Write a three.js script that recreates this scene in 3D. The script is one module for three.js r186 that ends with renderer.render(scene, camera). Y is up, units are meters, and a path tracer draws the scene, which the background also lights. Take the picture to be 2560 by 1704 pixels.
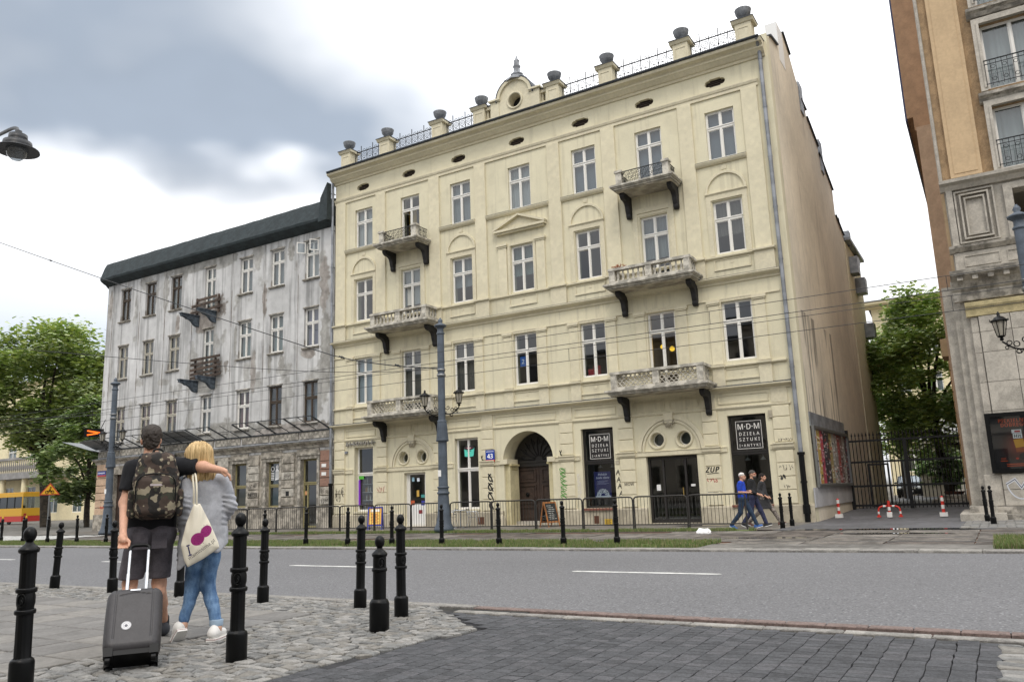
import * as THREE from 'three';
import { mergeGeometries, mergeVertices } from 'three/addons/utils/BufferGeometryUtils.js';
import { FontLoader } from 'three/addons/loaders/FontLoader.js';
import { TextGeometry } from 'three/addons/geometries/TextGeometry.js';

// ---------- camera, sky, sun, exposure ----------
const scene = new THREE.Scene();
const camera = new THREE.PerspectiveCamera(46.58, 1024 / 681, 0.1, 2000);
camera.position.set(0, 1.15, 0);
camera.rotation.order = 'YXZ';
camera.rotation.set(0.190717, 0.537692, -0.035878);
const renderer = new THREE.WebGLRenderer({ antialias: true });
renderer.toneMapping = THREE.LinearToneMapping;
renderer.toneMappingExposure = 0.86;
renderer.shadowMap.enabled = true;

// seeded random and noise
function rng(s) { return () => { s |= 0; s = s + 0x6D2B79F5 | 0; let t = Math.imul(s ^ s >>> 15, 1 | s); t = t + Math.imul(t ^ t >>> 7, 61 | t) ^ t; return ((t ^ t >>> 14) >>> 0) / 4294967296; }; }
function h2(x, y, s = 0) { let n = Math.imul(x, 374761393) + Math.imul(y, 668265263) + Math.imul(s, 974711); n = Math.imul(n ^ n >>> 13, 1274126177); return ((n ^ n >>> 16) >>> 0) / 4294967296; }
const md = (a, b) => ((a % b) + b) % b;
function vn(x, y, s = 0, p = 1 << 20) {           // value noise with period p
  const xi = Math.floor(x), yi = Math.floor(y), fx = x - xi, fy = y - yi, u = fx * fx * (3 - 2 * fx), v = fy * fy * (3 - 2 * fy);
  const a = h2(md(xi, p), md(yi, p), s), b = h2(md(xi + 1, p), md(yi, p), s), c = h2(md(xi, p), md(yi + 1, p), s), d = h2(md(xi + 1, p), md(yi + 1, p), s);
  return a + (b - a) * u + (c - a) * v + (a - b - c + d) * u * v;
}
function fbm(x, y, s = 0, o = 4, p = 1 << 20) { let t = 0, a = 0.5, n = 0; for (let i = 0; i < o; i++) { t += a * vn(x, y, s + i, p); n += a; a *= 0.5; x *= 2; y *= 2; p *= 2; } return t / n; }
const sst = (a, b, x) => { const t = Math.min(1, Math.max(0, (x - a) / (b - a))); return t * t * (3 - 2 * t); };
const lerp = (a, b, t) => a + (b - a) * t;

{ // broken overcast: bright cloud sheet with blue-grey cloud bellies
  const W = 1024, H = 512, d = new Float32Array(W * H * 4);
  for (let j = 0; j < H; j++) for (let i = 0; i < W; i++) {
    const th = ((i + 0.5) / W - 0.5) * 2 * Math.PI, el = ((j + 0.5) / H - 0.5) * Math.PI;
    const dx = Math.cos(el) * Math.cos(th), dy = Math.sin(el), dz = Math.cos(el) * Math.sin(th);
    const k = 1 / (Math.max(dy, 0) + 0.16), px = dx * k, pz = dz * k;
    const n = fbm(px * 1.3 + 7.3, pz * 1.3 + 2.1, 11, 5), n2 = fbm(px * 0.55 + 3.7, pz * 0.55 + 9.2, 31, 4), n3 = fbm(px * 4 + 1.7, pz * 4 + 4.4, 51, 4);
    const az = Math.atan2(dx, -dz) * 180 / Math.PI, e = el * 180 / Math.PI;
    // the large dark cloud over the grey house
    const low = 20.4 + (n3 - 0.5) * 7 + (az + 54) * 0.04, right = -35 + (n3 - 0.5) * 10 + (e - 28) * -0.9;
    let big = 1.1 * sst(low - 1.2, low + 3.2, e) * sst(right + 9, right - 15, az) * sst(-112, -86, az) * sst(66, 44, e);
    big *= 0.88 - 0.010 * Math.max(0, e - 27) + 0.6 * (n - 0.5) + 0.35 * (n3 - 0.5);
    let m = sst(0.52, 0.74, n * 0.55 + n2 * 0.45) * 0.55;             // other bellies anywhere in the sheet
    m = Math.max(m * (1 - sst(-75, -60, az) * sst(30, 10, az) * sst(50, 40, e)), big);
    const thin = sst(0.3, 0.6, n2) * sst(22, 9, e) * sst(-38, -58, az) * 0.75;   // pale blue thin patch low on the left
    const base = (1.12 + 1.75 * Math.max(0, dy)) * (1 + 0.2 * (n - 0.5) + 0.14 * (n3 - 0.5));
    const w = [base, base * 1.005, base * 1.02], g = [0.45, 0.525, 0.635], b = [0.62, 0.76, 0.98];
    const o = (j * W + i) * 4;
    for (let c = 0; c < 3; c++) { let v = lerp(w[c], g[c] * (0.92 + 0.35 * n3), Math.min(1, m)); v = lerp(v, b[c], thin); if (dy < 0) v = 0.25; d[o + c] = v; }
    d[o + 3] = 1;
  }
  const t = new THREE.DataTexture(d, W, H, THREE.RGBAFormat, THREE.FloatType);
  t.mapping = THREE.EquirectangularReflectionMapping; t.magFilter = t.minFilter = THREE.LinearFilter; t.wrapS = THREE.RepeatWrapping; t.needsUpdate = true;
  scene.background = t; scene.environment = t;
}
const sun = new THREE.DirectionalLight(0xfff4e6, 1.25);
sun.position.set(22, 84, 34); sun.target.position.set(-12, 0, -20);
sun.castShadow = true; sun.shadow.radius = 24; sun.shadow.mapSize.set(2048, 2048);
Object.assign(sun.shadow.camera, { left: -60, right: 60, top: 60, bottom: -60, near: 1, far: 220 });
scene.add(sun, sun.target);

// ---------- helpers ----------
const names = new Map();
function numbered(n) { const k = names.get(n) || 0; names.set(n, k + 1); return k ? n + '_' + String(k).padStart(3, '0') : n; }
function tag(o, label, category, group) { o.userData.label = label; o.userData.category = category; if (group) o.userData.group = group; return o; }
function thing(name, label, category, pos = [0, 0, 0], turn = 0, group) { const o = new THREE.Group(); o.name = numbered(name); o.position.set(...pos); o.rotation.y = turn; scene.add(o); return tag(o, label, category, group); }
function sub(name, parent, pos = [0, 0, 0], turn = 0) { const o = new THREE.Group(); o.name = name; o.position.set(...pos); o.rotation.y = turn; parent.add(o); return o; }
function prep(g) { if (g.index) g = g.toNonIndexed(); for (const k of Object.keys(g.attributes)) if (!['position', 'normal', 'uv'].includes(k)) g.deleteAttribute(k); if (!g.attributes.normal) g.computeVertexNormals(); if (!g.attributes.uv) g.setAttribute('uv', new THREE.BufferAttribute(new Float32Array(g.attributes.position.count * 2), 2)); return g; }
function merge(list) { if (!Array.isArray(list)) return list; return list.length === 1 ? list[0] : mergeGeometries(list.map(prep)); }
function muv(g, ox = 0, oy = 0) {                   // uv in metres by the dominant axis of the face
  g = g.index ? g.toNonIndexed() : g; if (!g.attributes.normal) g.computeVertexNormals();
  const p = g.attributes.position, u = new Float32Array(p.count * 2), a = new THREE.Vector3(), b = new THREE.Vector3(), c = new THREE.Vector3();
  for (let i = 0; i < p.count; i += 3) {
    a.fromBufferAttribute(p, i); b.fromBufferAttribute(p, i + 1).sub(a); c.fromBufferAttribute(p, i + 2).sub(a); b.cross(c);
    const x = Math.abs(b.x), y = Math.abs(b.y), z = Math.abs(b.z);
    for (let k = i; k < i + 3; k++) { const X = p.getX(k), Y = p.getY(k), Z = p.getZ(k); if (y >= x && y >= z) { u[2 * k] = X + ox; u[2 * k + 1] = Z + oy; } else if (x >= z) { u[2 * k] = Z + ox; u[2 * k + 1] = Y + oy; } else { u[2 * k] = X + ox; u[2 * k + 1] = Y + oy; } }
  }
  g.setAttribute('uv', new THREE.BufferAttribute(u, 2)); return g;
}
function mesh(name, geo, mat, parent, pos, keepUv) {
  let g = merge(geo); if (mat.map && !keepUv && !mat.userData.own) g = muv(g);
  const m = new THREE.Mesh(g, mat); m.name = parent === scene ? numbered(name) : name; m.castShadow = m.receiveShadow = true; if (pos) m.position.set(...pos); parent.add(m); return m;
}
function place(name, geo, mat, parent, x, y, z, ry = 0) { const m = new THREE.Mesh(geo, mat); m.name = name; m.castShadow = m.receiveShadow = true; m.position.set(x, y, z); m.rotation.y = ry; parent.add(m); return m; }
const T = (g, x, y, z, rx = 0, ry = 0, rz = 0) => { if (rx) g.rotateX(rx); if (ry) g.rotateY(ry); if (rz) g.rotateZ(rz); return g.translate(x, y, z); };
const box = (w, h, d, x = 0, y = 0, z = 0, rx, ry, rz) => T(new THREE.BoxGeometry(w, h, d), x, y, z, rx, ry, rz);
const bb = (x0, x1, y0, y1, z0, z1) => box(x1 - x0, y1 - y0, z1 - z0, (x0 + x1) / 2, (y0 + y1) / 2, (z0 + z1) / 2);
const cyl = (r0, r1, h, x, y, z, n = 12, rx, ry, rz) => T(new THREE.CylinderGeometry(r1, r0, h, n), x, y, z, rx, ry, rz);
const sph = (r, x, y, z, a = 14, b = 10) => T(new THREE.SphereGeometry(r, a, b), x, y, z);
const lathe = (pts, n = 20) => new THREE.LatheGeometry(pts.map(p => new THREE.Vector2(...p)), n);
const V = (x, y, z) => new THREE.Vector3(x, y, z);
const tube = (pts, r, seg = 0, rad = 6, closed = false) => new THREE.TubeGeometry(new THREE.CatmullRomCurve3(pts.map(p => V(...p)), closed, 'centripetal'), seg || pts.length * 4, r, rad, closed);
function bar(a, b, r, n = 6) { const A = V(...a), B = V(...b), L = A.distanceTo(B), g = new THREE.CylinderGeometry(r, r, L, n); g.applyQuaternion(new THREE.Quaternion().setFromUnitVectors(V(0, 1, 0), B.clone().sub(A).normalize())); const m = A.add(B).multiplyScalar(0.5); return g.translate(m.x, m.y, m.z); }
function beam(a, b, w, h) { const A = V(...a), B = V(...b), L = A.distanceTo(B), g = new THREE.BoxGeometry(w, h, L); const m = new THREE.Matrix4().lookAt(B, A, V(0, 1, 0)); m.setPosition(A.add(B).multiplyScalar(0.5)); return g.applyMatrix4(m); }
// extrude a profile given as (out, y) pairs along x from x0 to x1; the profile is closed
function mould(prof, x0, x1) { const s = new THREE.Shape(prof.map(p => new THREE.Vector2(p[0], p[1]))); const g = new THREE.ExtrudeGeometry(s, { depth: x1 - x0, bevelEnabled: false }); g.rotateY(-Math.PI / 2); g.scale(1, 1, 1); g.translate(x1, 0, 0); return g; }
function poly(pts) { return new THREE.Shape(pts.map(p => new THREE.Vector2(p[0], p[1]))); }
const rect = (x0, x1, y0, y1) => [[x0, y0], [x1, y0], [x1, y1], [x0, y1]];
const holeP = pts => { const h = new THREE.Path(); h.setFromPoints(pts.map(p => new THREE.Vector2(p[0], p[1]))); return h; };
const ext = (shape, d, z = 0, bevel = 0, seg = 1) => new THREE.ExtrudeGeometry(shape, bevel ? { depth: d, bevelEnabled: true, bevelThickness: bevel, bevelSize: bevel, bevelSegments: seg, curveSegments: 14 } : { depth: d, bevelEnabled: false, curveSegments: 16 }).translate(0, 0, z);
function arcPts(cx, cy, r, a0, a1, n) { const o = []; for (let i = 0; i <= n; i++) { const a = a0 + (a1 - a0) * i / n; o.push([cx + r * Math.cos(a), cy + r * Math.sin(a)]); } return o; }
// chamfered block: back at z=0, front at z=d
function cblock(w, h, d, c) {
  const a = w / 2, b = h / 2, p = [], q = (A, B, C, D) => p.push(...A, ...B, ...C, ...A, ...C, ...D);
  const o = [[-a, -b, 0], [a, -b, 0], [a, b, 0], [-a, b, 0]], m = o.map(v => [v[0], v[1], d - c]), f = o.map(v => [v[0] - Math.sign(v[0]) * c, v[1] - Math.sign(v[1]) * c, d]);
  q(f[0], f[1], f[2], f[3]); for (let i = 0; i < 4; i++) { const j = (i + 1) % 4; q(m[i], m[j], f[j], f[i]); q(o[i], o[j], m[j], m[i]); }
  const g = new THREE.BufferGeometry(); g.setAttribute('position', new THREE.Float32BufferAttribute(p, 3)); g.computeVertexNormals(); return muv(g);
}

// ---------- textures and materials ----------
function tex(w, h, fn, tile = 1, srgb = true) {
  const d = new Uint8Array(w * h * 4); for (let j = 0; j < h; j++) for (let i = 0; i < w; i++) { const c = fn(i / w, j / h, i, j), o = (j * w + i) * 4; d[o] = Math.max(0, Math.min(255, c[0])); d[o + 1] = Math.max(0, Math.min(255, c[1])); d[o + 2] = Math.max(0, Math.min(255, c[2])); d[o + 3] = c.length > 3 ? c[3] : 255; }
  const t = new THREE.DataTexture(d, w, h, THREE.RGBAFormat); t.wrapS = t.wrapT = THREE.RepeatWrapping; t.magFilter = THREE.LinearFilter; t.minFilter = THREE.LinearMipmapLinearFilter; t.generateMipmaps = true; if (srgb) t.colorSpace = THREE.SRGBColorSpace; t.repeat.set(1 / tile, 1 / (Array.isArray(tile) ? tile[1] : tile)); t.needsUpdate = true; return t;
}
const gtex = (w, h, fn, tile) => tex(w, h, (u, v, i, j) => { const x = fn(u, v, i, j) * 255; return [x, x, x]; }, tile, false);
function std(c, rough = 0.8, o = {}) { return new THREE.MeshStandardMaterial(Object.assign({ color: c, roughness: rough, side: THREE.DoubleSide }, o)); }
// mottled surface: base sRGB colour, second tone, tile in metres; a few grey grain images are shared, tinted by the material colour
const grainImg = new Map();
function grainTex(f, grain, ratio, amt, size, v, tile) {
  const k = [f, grain, ratio, amt, size, v].join(); let t = grainImg.get(k);
  if (!t) { const s = 1000 + v * 37 + f; t = tex(size, size, (u, w, i, j) => { const n = sst(0.3, 0.7, fbm(u * f, w * f, s, 5, f)) * amt, g = (h2(i, j, s) - 0.5) * grain + (fbm(u * f * 8, w * f * 8, s + 9, 3, f * 8) - 0.5) * grain * 2, x = 232 * lerp(1, ratio, n) + g * 1.3; return [x, x, x]; }, 1); grainImg.set(k, t); }
  const c = t.clone(); c.repeat.set(1 / tile, 1 / tile); c.offset.set(v * 0.37, v * 0.61); c.needsUpdate = true; return c;
}
const bumpImg = gtex(256, 256, (u, v, i, j) => 0.5 * fbm(u * 24, v * 24, 5, 4, 24) + 0.5 * h2(i, j, 6), 1);
function mottle(a, b, tile, seed, { f = 6, grain = 10, amt = 1, rough = 0.9, bump = 0.002, size = 512, metal = 0 } = {}) {
  const lum = c => c[0] + c[1] + c[2], ratio = Math.round(Math.pow(lum(b) / lum(a), 1) * 25) / 25; f = f < 5 ? 4 : f < 7 ? 6 : 8; grain = Math.max(5, Math.round(grain * (150 / Math.max(60, lum(a) / 3)) / 8) * 8); if (grain > 40) grain = 40;
  const map = grainTex(f, grain, ratio, amt, size, seed % 2, tile); let bm = null; if (bump) { bm = bumpImg.clone(); bm.repeat.set(2 / tile, 2 / tile); bm.needsUpdate = true; }
  const k = 255 / 232, col = new THREE.Color().setRGB(...a.map(v => Math.min(1, v * k / 255)), THREE.SRGBColorSpace);
  return std(col, rough, { map, bumpMap: bm, bumpScale: bump, metalness: metal });
}
function canvasTex(w, h, draw) { const c = document.createElement('canvas'); c.width = w; c.height = h; const x = c.getContext('2d'); draw(x, w, h); const t = new THREE.CanvasTexture(c); t.colorSpace = THREE.SRGBColorSpace; t.magFilter = THREE.LinearFilter; return t; }
const printMat = (t, rough = 0.6, o = {}) => { const m = std(0xffffff, rough, Object.assign({ map: t }, o)); m.userData.own = true; return m; };
const font = await new FontLoader().loadAsync('fonts/droid/droid_sans_bold.typeface.json');
const text = (s, size, d = 0.01) => { const g = new TextGeometry(s, { font, size, depth: d, curveSegments: 4 }); g.computeBoundingBox(); const b = g.boundingBox; return g.translate(-(b.min.x + b.max.x) / 2, -(b.min.y + b.max.y) / 2, 0); };

const M = {
  cream: mottle([214, 206, 179], [206, 198, 171], 5, 101, { f: 4, grain: 6, amt: 0.6, bump: 0.0015 }),
  creamTrim: mottle([212, 204, 178], [201, 193, 167], 3, 103, { f: 5, grain: 7, bump: 0.001 }),
  plinth: mottle([188, 179, 158], [160, 152, 136], 3, 105, { f: 6, grain: 12, amt: 1, bump: 0.003 }),
  balc: mottle([200, 195, 183], [152, 148, 139], 1.2, 107, { f: 8, grain: 18, bump: 0.003 }),
  soffit: mottle([190, 182, 165], [150, 142, 125], 2, 109, { f: 6, grain: 14, bump: 0.003 }),
  slate: mottle([70, 76, 84], [52, 57, 64], 2, 111, { f: 5, grain: 8, rough: 0.6, bump: 0.001 }),
  zinc: mottle([146, 150, 156], [122, 127, 134], 1.5, 113, { f: 5, grain: 8, rough: 0.5, bump: 0.0005, metal: 0.35 }),
  urn: mottle([146, 150, 155], [108, 112, 118], 0.8, 115, { f: 4, grain: 10, rough: 0.65, bump: 0.002 }),
  iron: std(0x1b1c1e, 0.5, { metalness: 0.3 }),
  black: new THREE.MeshPhysicalMaterial({ color: 0x0a0b0c, roughness: 0.4, specularIntensity: 0.45, side: THREE.DoubleSide }),
  bracket: std(0x1c1b1b, 0.7),
  frameW: std(0xe4e2dc, 0.55), frameOld: std(0xb9b4a6, 0.75), frameBrown: std(0x4c4136, 0.7), frameGreen: std(0x8f8760, 0.6),
  glass: new THREE.MeshPhysicalMaterial({ color: 0xc8d0d4, roughness: 0.02, transmission: 1, thickness: 0, ior: 1.8, side: THREE.DoubleSide }),
  room: std(0xa8a399, 0.95), roomDark: std(0x3a3733, 0.95), floorWood: std(0x5c4634, 0.7),
  door: mottle([62, 47, 39], [50, 38, 32], 1.5, 117, { f: 5, grain: 8, rough: 0.6, bump: 0.001 }),
  darkFrame: std(0x24211f, 0.5), white: std(0xe8e8e6, 0.6), whiteGloss: std(0xf0f0ee, 0.35),
  poleBlue: mottle([84, 94, 106], [74, 83, 94], 1, 119, { f: 5, grain: 8, rough: 0.55, bump: 0.0006 }),
  rust: std(0x5a3a2a, 0.9), steel: std(0x8d8f90, 0.4, { metalness: 0.8 }), chrome: std(0xc9ccd0, 0.25, { metalness: 0.9 }),
};
M.curtain = [std(0xc2c3bf, 0.95), std(0x9da2a2, 0.95), std(0x84918c, 0.95), std(0x77726a, 0.95)];
const gy = z => z > -16 ? 0 : z < -28.5 ? -0.13 : -0.13 * (-16 - z) / 12.5;   // the far pavement lies a little lower
// ---------- the ground ----------
function struct(o) { o.userData.kind = 'structure'; return o; }
function sheet(name, x0, x1, z0, z1, y, mat, yf, nz = 1) {
  const g = new THREE.PlaneGeometry(x1 - x0, z1 - z0, 1, nz).rotateX(-Math.PI / 2).translate((x0 + x1) / 2, 0, (z0 + z1) / 2), p = g.attributes.position;
  for (let i = 0; i < p.count; i++) p.setY(i, y + (yf ? yf(p.getZ(i)) : 0));
  g.computeVertexNormals(); return mesh(name, g, mat, scene);
}
M.earth = mottle([104, 98, 88], [84, 80, 74], 4, 201, { f: 6, grain: 22, bump: 0.004 });
{ const map = tex(1024, 1024, (u, v, i, j) => { const n = fbm(u * 3, v * 3, 203, 3, 3), k = h2(i, j, 8), k2 = h2(i >> 1, j >> 1, 9), x = 110 + (n - 0.5) * 14 + (k - 0.5) * 34 + (k2 > 0.93 ? 46 * k : k2 < 0.08 ? -26 : 0); return [x, x, x + 2]; }, 9), bm = bumpImg.clone(); bm.repeat.set(0.4, 0.4); bm.needsUpdate = true; M.asphalt = std(0xeeeeee, 0.8, { map, bumpMap: bm, bumpScale: 0.006 }); }
M.asphaltOld = mottle([112, 109, 104], [90, 87, 83], 4, 205, { f: 5, grain: 26, bump: 0.004, size: 512, rough: 0.7 });
M.drive = mottle([98, 98, 101], [82, 82, 85], 5, 217, { f: 6, grain: 26, bump: 0.004, rough: 0.6 });
M.walk = mottle([120, 115, 108], [96, 92, 86], 4, 207, { f: 6, grain: 26, bump: 0.003, rough: 0.6 });
M.bed = mottle([122, 109, 97], [88, 80, 72], 3, 209, { f: 7, grain: 36, bump: 0.006 });
M.joint = mottle([46, 44, 40], [36, 34, 31], 1, 211, { f: 8, grain: 20, bump: 0 });
M.jointDark = mottle([46, 46, 48], [36, 36, 38], 1, 213, { f: 8, grain: 16, bump: 0 });
M.lawn = mottle([84, 98, 46], [96, 86, 56], 2, 215, { f: 8, grain: 26, bump: 0.006 });
struct(sheet('ground', -420, 320, -420, 120, -0.16, M.earth));
struct(sheet('carriageway', -160, 90, -14.6, -7.3, -0.012, M.asphalt));
struct(sheet('far_pavement', -47, -5.32, -40, -23.0, 0.002, M.walk, gy, 24));
struct(sheet('side_passage', -5.4, -0.2, -90, -22.4, 0.006, M.drive, z => gy(z) + 0.13 * sst(-29, -37, z), 60));
struct(sheet('square', -160, -47, -100, -22.4, -0.13, M.asphaltOld));
struct(sheet('far_pavement', -0.2, 40, -40, -22.4, 0.0, M.walk, gy, 24));
struct(sheet('crossing_paving', -5.2, -0.15, -16.5, -14.94, -0.006, M.asphaltOld)); struct(sheet('tram_bed', -160, 90, -22.9, -16.4, -0.02, M.bed, gy, 16));

// cut stones from a warped grid; the largest in view are single pieces, the rest one joined mass
const cobMats = [[134, 133, 130], [117, 117, 115], [145, 143, 139], [127, 124, 118]].map((c, i) => mottle(c, c.map(v => v - 14), 0.6, 221 + i, { f: 9, grain: 16, bump: 0.003, size: 256 }));
const paverMats = [[76, 77, 80], [71, 72, 75], [82, 82, 85], [67, 68, 71]].map((c, i) => mottle(c, c.map(v => v - 10), 0.8, 231 + i, { f: 9, grain: 34, bump: 0.002, size: 256 }));
const slabMats = [[122, 120, 117], [115, 113, 110], [128, 125, 120]].map((c, i) => mottle(c, c.map(v => v - 10), 2, 241 + i, { f: 8, grain: 12, bump: 0.0015, size: 512 }));
const kerbMats = [[150, 147, 141], [138, 135, 130]].map((c, i) => mottle(c, c.map(v => v - 24), 1, 251 + i, { f: 8, grain: 26, bump: 0.003, size: 256 }));
const gutterMat = mottle([122, 106, 100], [108, 95, 90], 1, 255, { f: 8, grain: 26, bump: 0.002, size: 256 });
function stone(q, top, c, dome, tilt, r) {        // q: four corners [x,z] in order
  const cx = (q[0][0] + q[1][0] + q[2][0] + q[3][0]) / 4, cz = (q[0][1] + q[1][1] + q[2][1] + q[3][1]) / 4;
  const tx = (r() - 0.5) * tilt, tz = (r() - 0.5) * tilt, dy = (r() - 0.5) * tilt * 0.05, p = [];
  const ring = (in_, y) => q.map(v => { const l = Math.hypot(v[0] - cx, v[1] - cz) || 1, k = Math.max(0, 1 - in_ / l); const X = (v[0] - cx) * k, Z = (v[1] - cz) * k; return [cx + X, y + (y > -0.02 ? X * tx + Z * tz + dy : 0), cz + Z]; });
  const a = ring(0.001, top - 0.06), b = ring(0.002, top - c * 0.8), d = ring(c * 1.5, top), m = [cx, top + dome + dy, cz];
  for (let i = 0; i < 4; i++) { const j = (i + 1) % 4; p.push(...a[i], ...b[j], ...a[j], ...a[i], ...b[i], ...b[j], ...b[i], ...d[j], ...b[j], ...b[i], ...d[i], ...d[j], ...d[i], ...m, ...d[j]); }
  const g = new THREE.BufferGeometry(); g.setAttribute('position', new THREE.Float32BufferAttribute(p, 3)); g.computeVertexNormals(); return muv(g, r() * 3, r() * 3);
}
const pv = V(0, 0, 0); camera.updateMatrixWorld(); camera.updateProjectionMatrix();
const inView = (x, y, z) => { pv.set(x, y, z).project(camera); return pv.z < 1 && Math.abs(pv.x) < 1.02 && Math.abs(pv.y) < 1.02; };
function paveField(name, parent, cells, mats, { top = 0, c = 0.006, dome = 0.002, tilt = 0.06, gap = 0.004, max = 300, seed = 1 }) {
  const r = rng(seed);
  const all = cells.map(q => { const cx = (q[0][0] + q[2][0]) / 2, cz = (q[0][1] + q[2][1]) / 2; const s = q.map(v => { const l = Math.hypot(v[0] - cx, v[1] - cz); return [cx + (v[0] - cx) * (1 - gap / l), cz + (v[1] - cz) * (1 - gap / l)]; }); return { g: stone(s, top + gy(cz), c, dome, tilt, r), m: Math.floor(r() * mats.length), v: inView(cx, 0, cz), d: Math.hypot(cx, cz) }; });
  all.sort((a, b) => (b.v - a.v) || (a.d - b.d));
  const rest = mats.map(() => []);
  all.forEach((o, i) => { if (i < max && o.v) { const m = new THREE.Mesh(o.g, mats[o.m]); m.name = name; m.castShadow = m.receiveShadow = true; parent.add(m); } else rest[o.m].push(o.g); });
  rest.forEach((l, i) => { if (l.length) { const m = mesh(name + '_field', l, mats[i], parent, null, true); m.userData.kind = 'stuff'; } });
}
function warped(x0, x1, z0, z1, sx, sz, jit, seed, keep = () => true, bond = 0) {
  const r = rng(seed), nx = Math.round((x1 - x0) / sx), nz = Math.round((z1 - z0) / sz), P = [], out = [];
  for (let j = 0; j <= nz; j++) { P.push([]); for (let i = 0; i <= nx; i++) P[j].push([x0 + (x1 - x0) * i / nx + (r() - 0.5) * jit * sx, z0 + (z1 - z0) * j / nz + (r() - 0.5) * jit * sz]); }
  for (let j = 0; j < nz; j++) for (let i = 0; i < nx; i++) {
    let q = [P[j][i], P[j][i + 1], P[j + 1][i + 1], P[j + 1][i]]; if (bond && i % 2) q = q.map(v => [v[0], v[1] + sz * 0.5]);
    const cx = (q[0][0] + q[2][0]) / 2, cz = (q[0][1] + q[2][1]) / 2; if (keep(cx, cz)) out.push(q);
  } return out;
}
// edge of the cobbles towards the dark drive: from (-4.45,-2.5) to the tip (-4.15,-6.2) and back to the kerb
const cobEdge = z => z > -6.1 ? -4.52 + (z + 2.5) * -0.11 : -4.12 - (-6.1 - z) * 1.2;
const inSlab = (x, z) => x < -6.3 && z > -6.3;
const cp = struct(mesh('near_pavement', [bb(-60, -4.2, -0.15, -0.02, -7.2, 3)], M.joint, scene));
paveField('paving_slab', cp, warped(-26.3, -6.3, -6.3, 1.7, 0.5, 0.5, 0.0, 3), slabMats, { c: 0.008, dome: 0, tilt: 0.012, gap: 0.013, seed: 4 });
paveField('cobblestone', cp, warped(-34, -4.0, -7.16, -0.5, 0.108, 0.086, 0.5, 5, (x, z) => x < cobEdge(z) && !inSlab(x, z) && (z < -6.3 || x > -6.4)), cobMats, { c: 0.009, dome: 0.005, tilt: 0.2, gap: 0.0075, seed: 6 });
const dp = struct(mesh('near_drive', [bb(-4.2, 6, -0.15, -0.022, -6.86, 3), bb(-5.6, -4.2, -0.15, -0.019, -6.98, 3)], M.jointDark, scene));
paveField('paver', dp, warped(-5.7, 0.02, -6.84, -1.6, 0.14, 0.105, 0.09, 7, (x, z) => x > cobEdge(z) + 0.09 && x < -0.16, 1), paverMats, { c: 0.003, dome: 0, tilt: 0.03, gap: 0.0022, top: -0.004, seed: 8 });
paveField('sett', dp, warped(-0.14, 2.0, -6.75, -3.5, 0.16, 0.11, 0.35, 9), cobMats, { c: 0.01, dome: 0.006, tilt: 0.12, gap: 0.008, top: 0.004, seed: 10 });
{ // kerbs and the slotted gutter
  const k = struct(mesh('near_kerb', [bb(-60, 8, -0.15, -0.075, -7.36, -6.9)], M.jointDark, scene)); const r = rng(12);
  for (let i = 0; i < 34; i++) { const x = -34.8 + i * 0.88; mesh('kerbstone', cblock(0.87, 0.17, 0.12, 0.008).rotateX(-Math.PI / 2).translate(x + 0.43, -0.115, -7.25), kerbMats[i % 2], k); }
  for (let i = 0; i < 12; i++) { const x = -4.9 + i * 0.62; mesh('kerbstone', cblock(0.612, 0.12, 0.12, 0.008).rotateX(-Math.PI / 2).translate(x + 0.3, -0.118, -6.93), kerbMats[i % 2], k); }
  for (let i = 0; i < 19; i++) { const x = -4.85 + i * 0.33; mesh('gutter_slab', cblock(0.324, 0.14, 0.09, 0.006).rotateX(-Math.PI / 2).translate(x, -0.1, -7.29), gutterMat, k); if (i) mesh('gutter_slab', cblock(0.324, 0.11, 0.09, 0.006).rotateX(-Math.PI / 2).translate(x + 0.14, -0.118, -7.045), gutterMat, k); }
  const f = struct(mesh('far_kerb', [bb(-160, 90, -0.15, -0.03, -14.95, -14.62)], M.joint, scene));
  for (let i = 0; i < 58; i++) { const x = -44 + i * 0.9, g = r() * 0.01; mesh('kerbstone', cblock(0.892, 0.33, 0.13, 0.012).rotateX(-Math.PI / 2).translate(x, -0.1 + g, -14.77), kerbMats[i % 2], f); }
}
{ // lane dashes
  const mk = mottle([214, 214, 210], [190, 190, 188], 1, 261, { f: 8, grain: 26, bump: 0, size: 256, rough: 0.7 });
  const l = struct(new THREE.Group()); l.name = 'lane_marking'; scene.add(l);
  for (let i = 0; i < 9; i++) { const x = -5.55 - i * 5.9, s = new THREE.Shape([V(x, 10.84), V(x + 2.15, 10.84), V(x + 2.21, 10.92), V(x + 2.15, 10.97), V(x, 10.97), V(x - 0.06, 10.9)].map(v => new THREE.Vector2(v.x, v.y))); mesh('dash', new THREE.ShapeGeometry(s).rotateX(-Math.PI / 2).translate(0, -0.008, 0), mk, l); }
  const z = struct(new THREE.Group()); z.name = 'crossing_marking'; scene.add(z);
  for (let i = 0; i < 8; i++) mesh('stripe', bb(-34.6 - i * 1.1, -34.0 - i * 1.1, -0.02, -0.006, -21.5, -15.2), mk, z);
}
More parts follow.
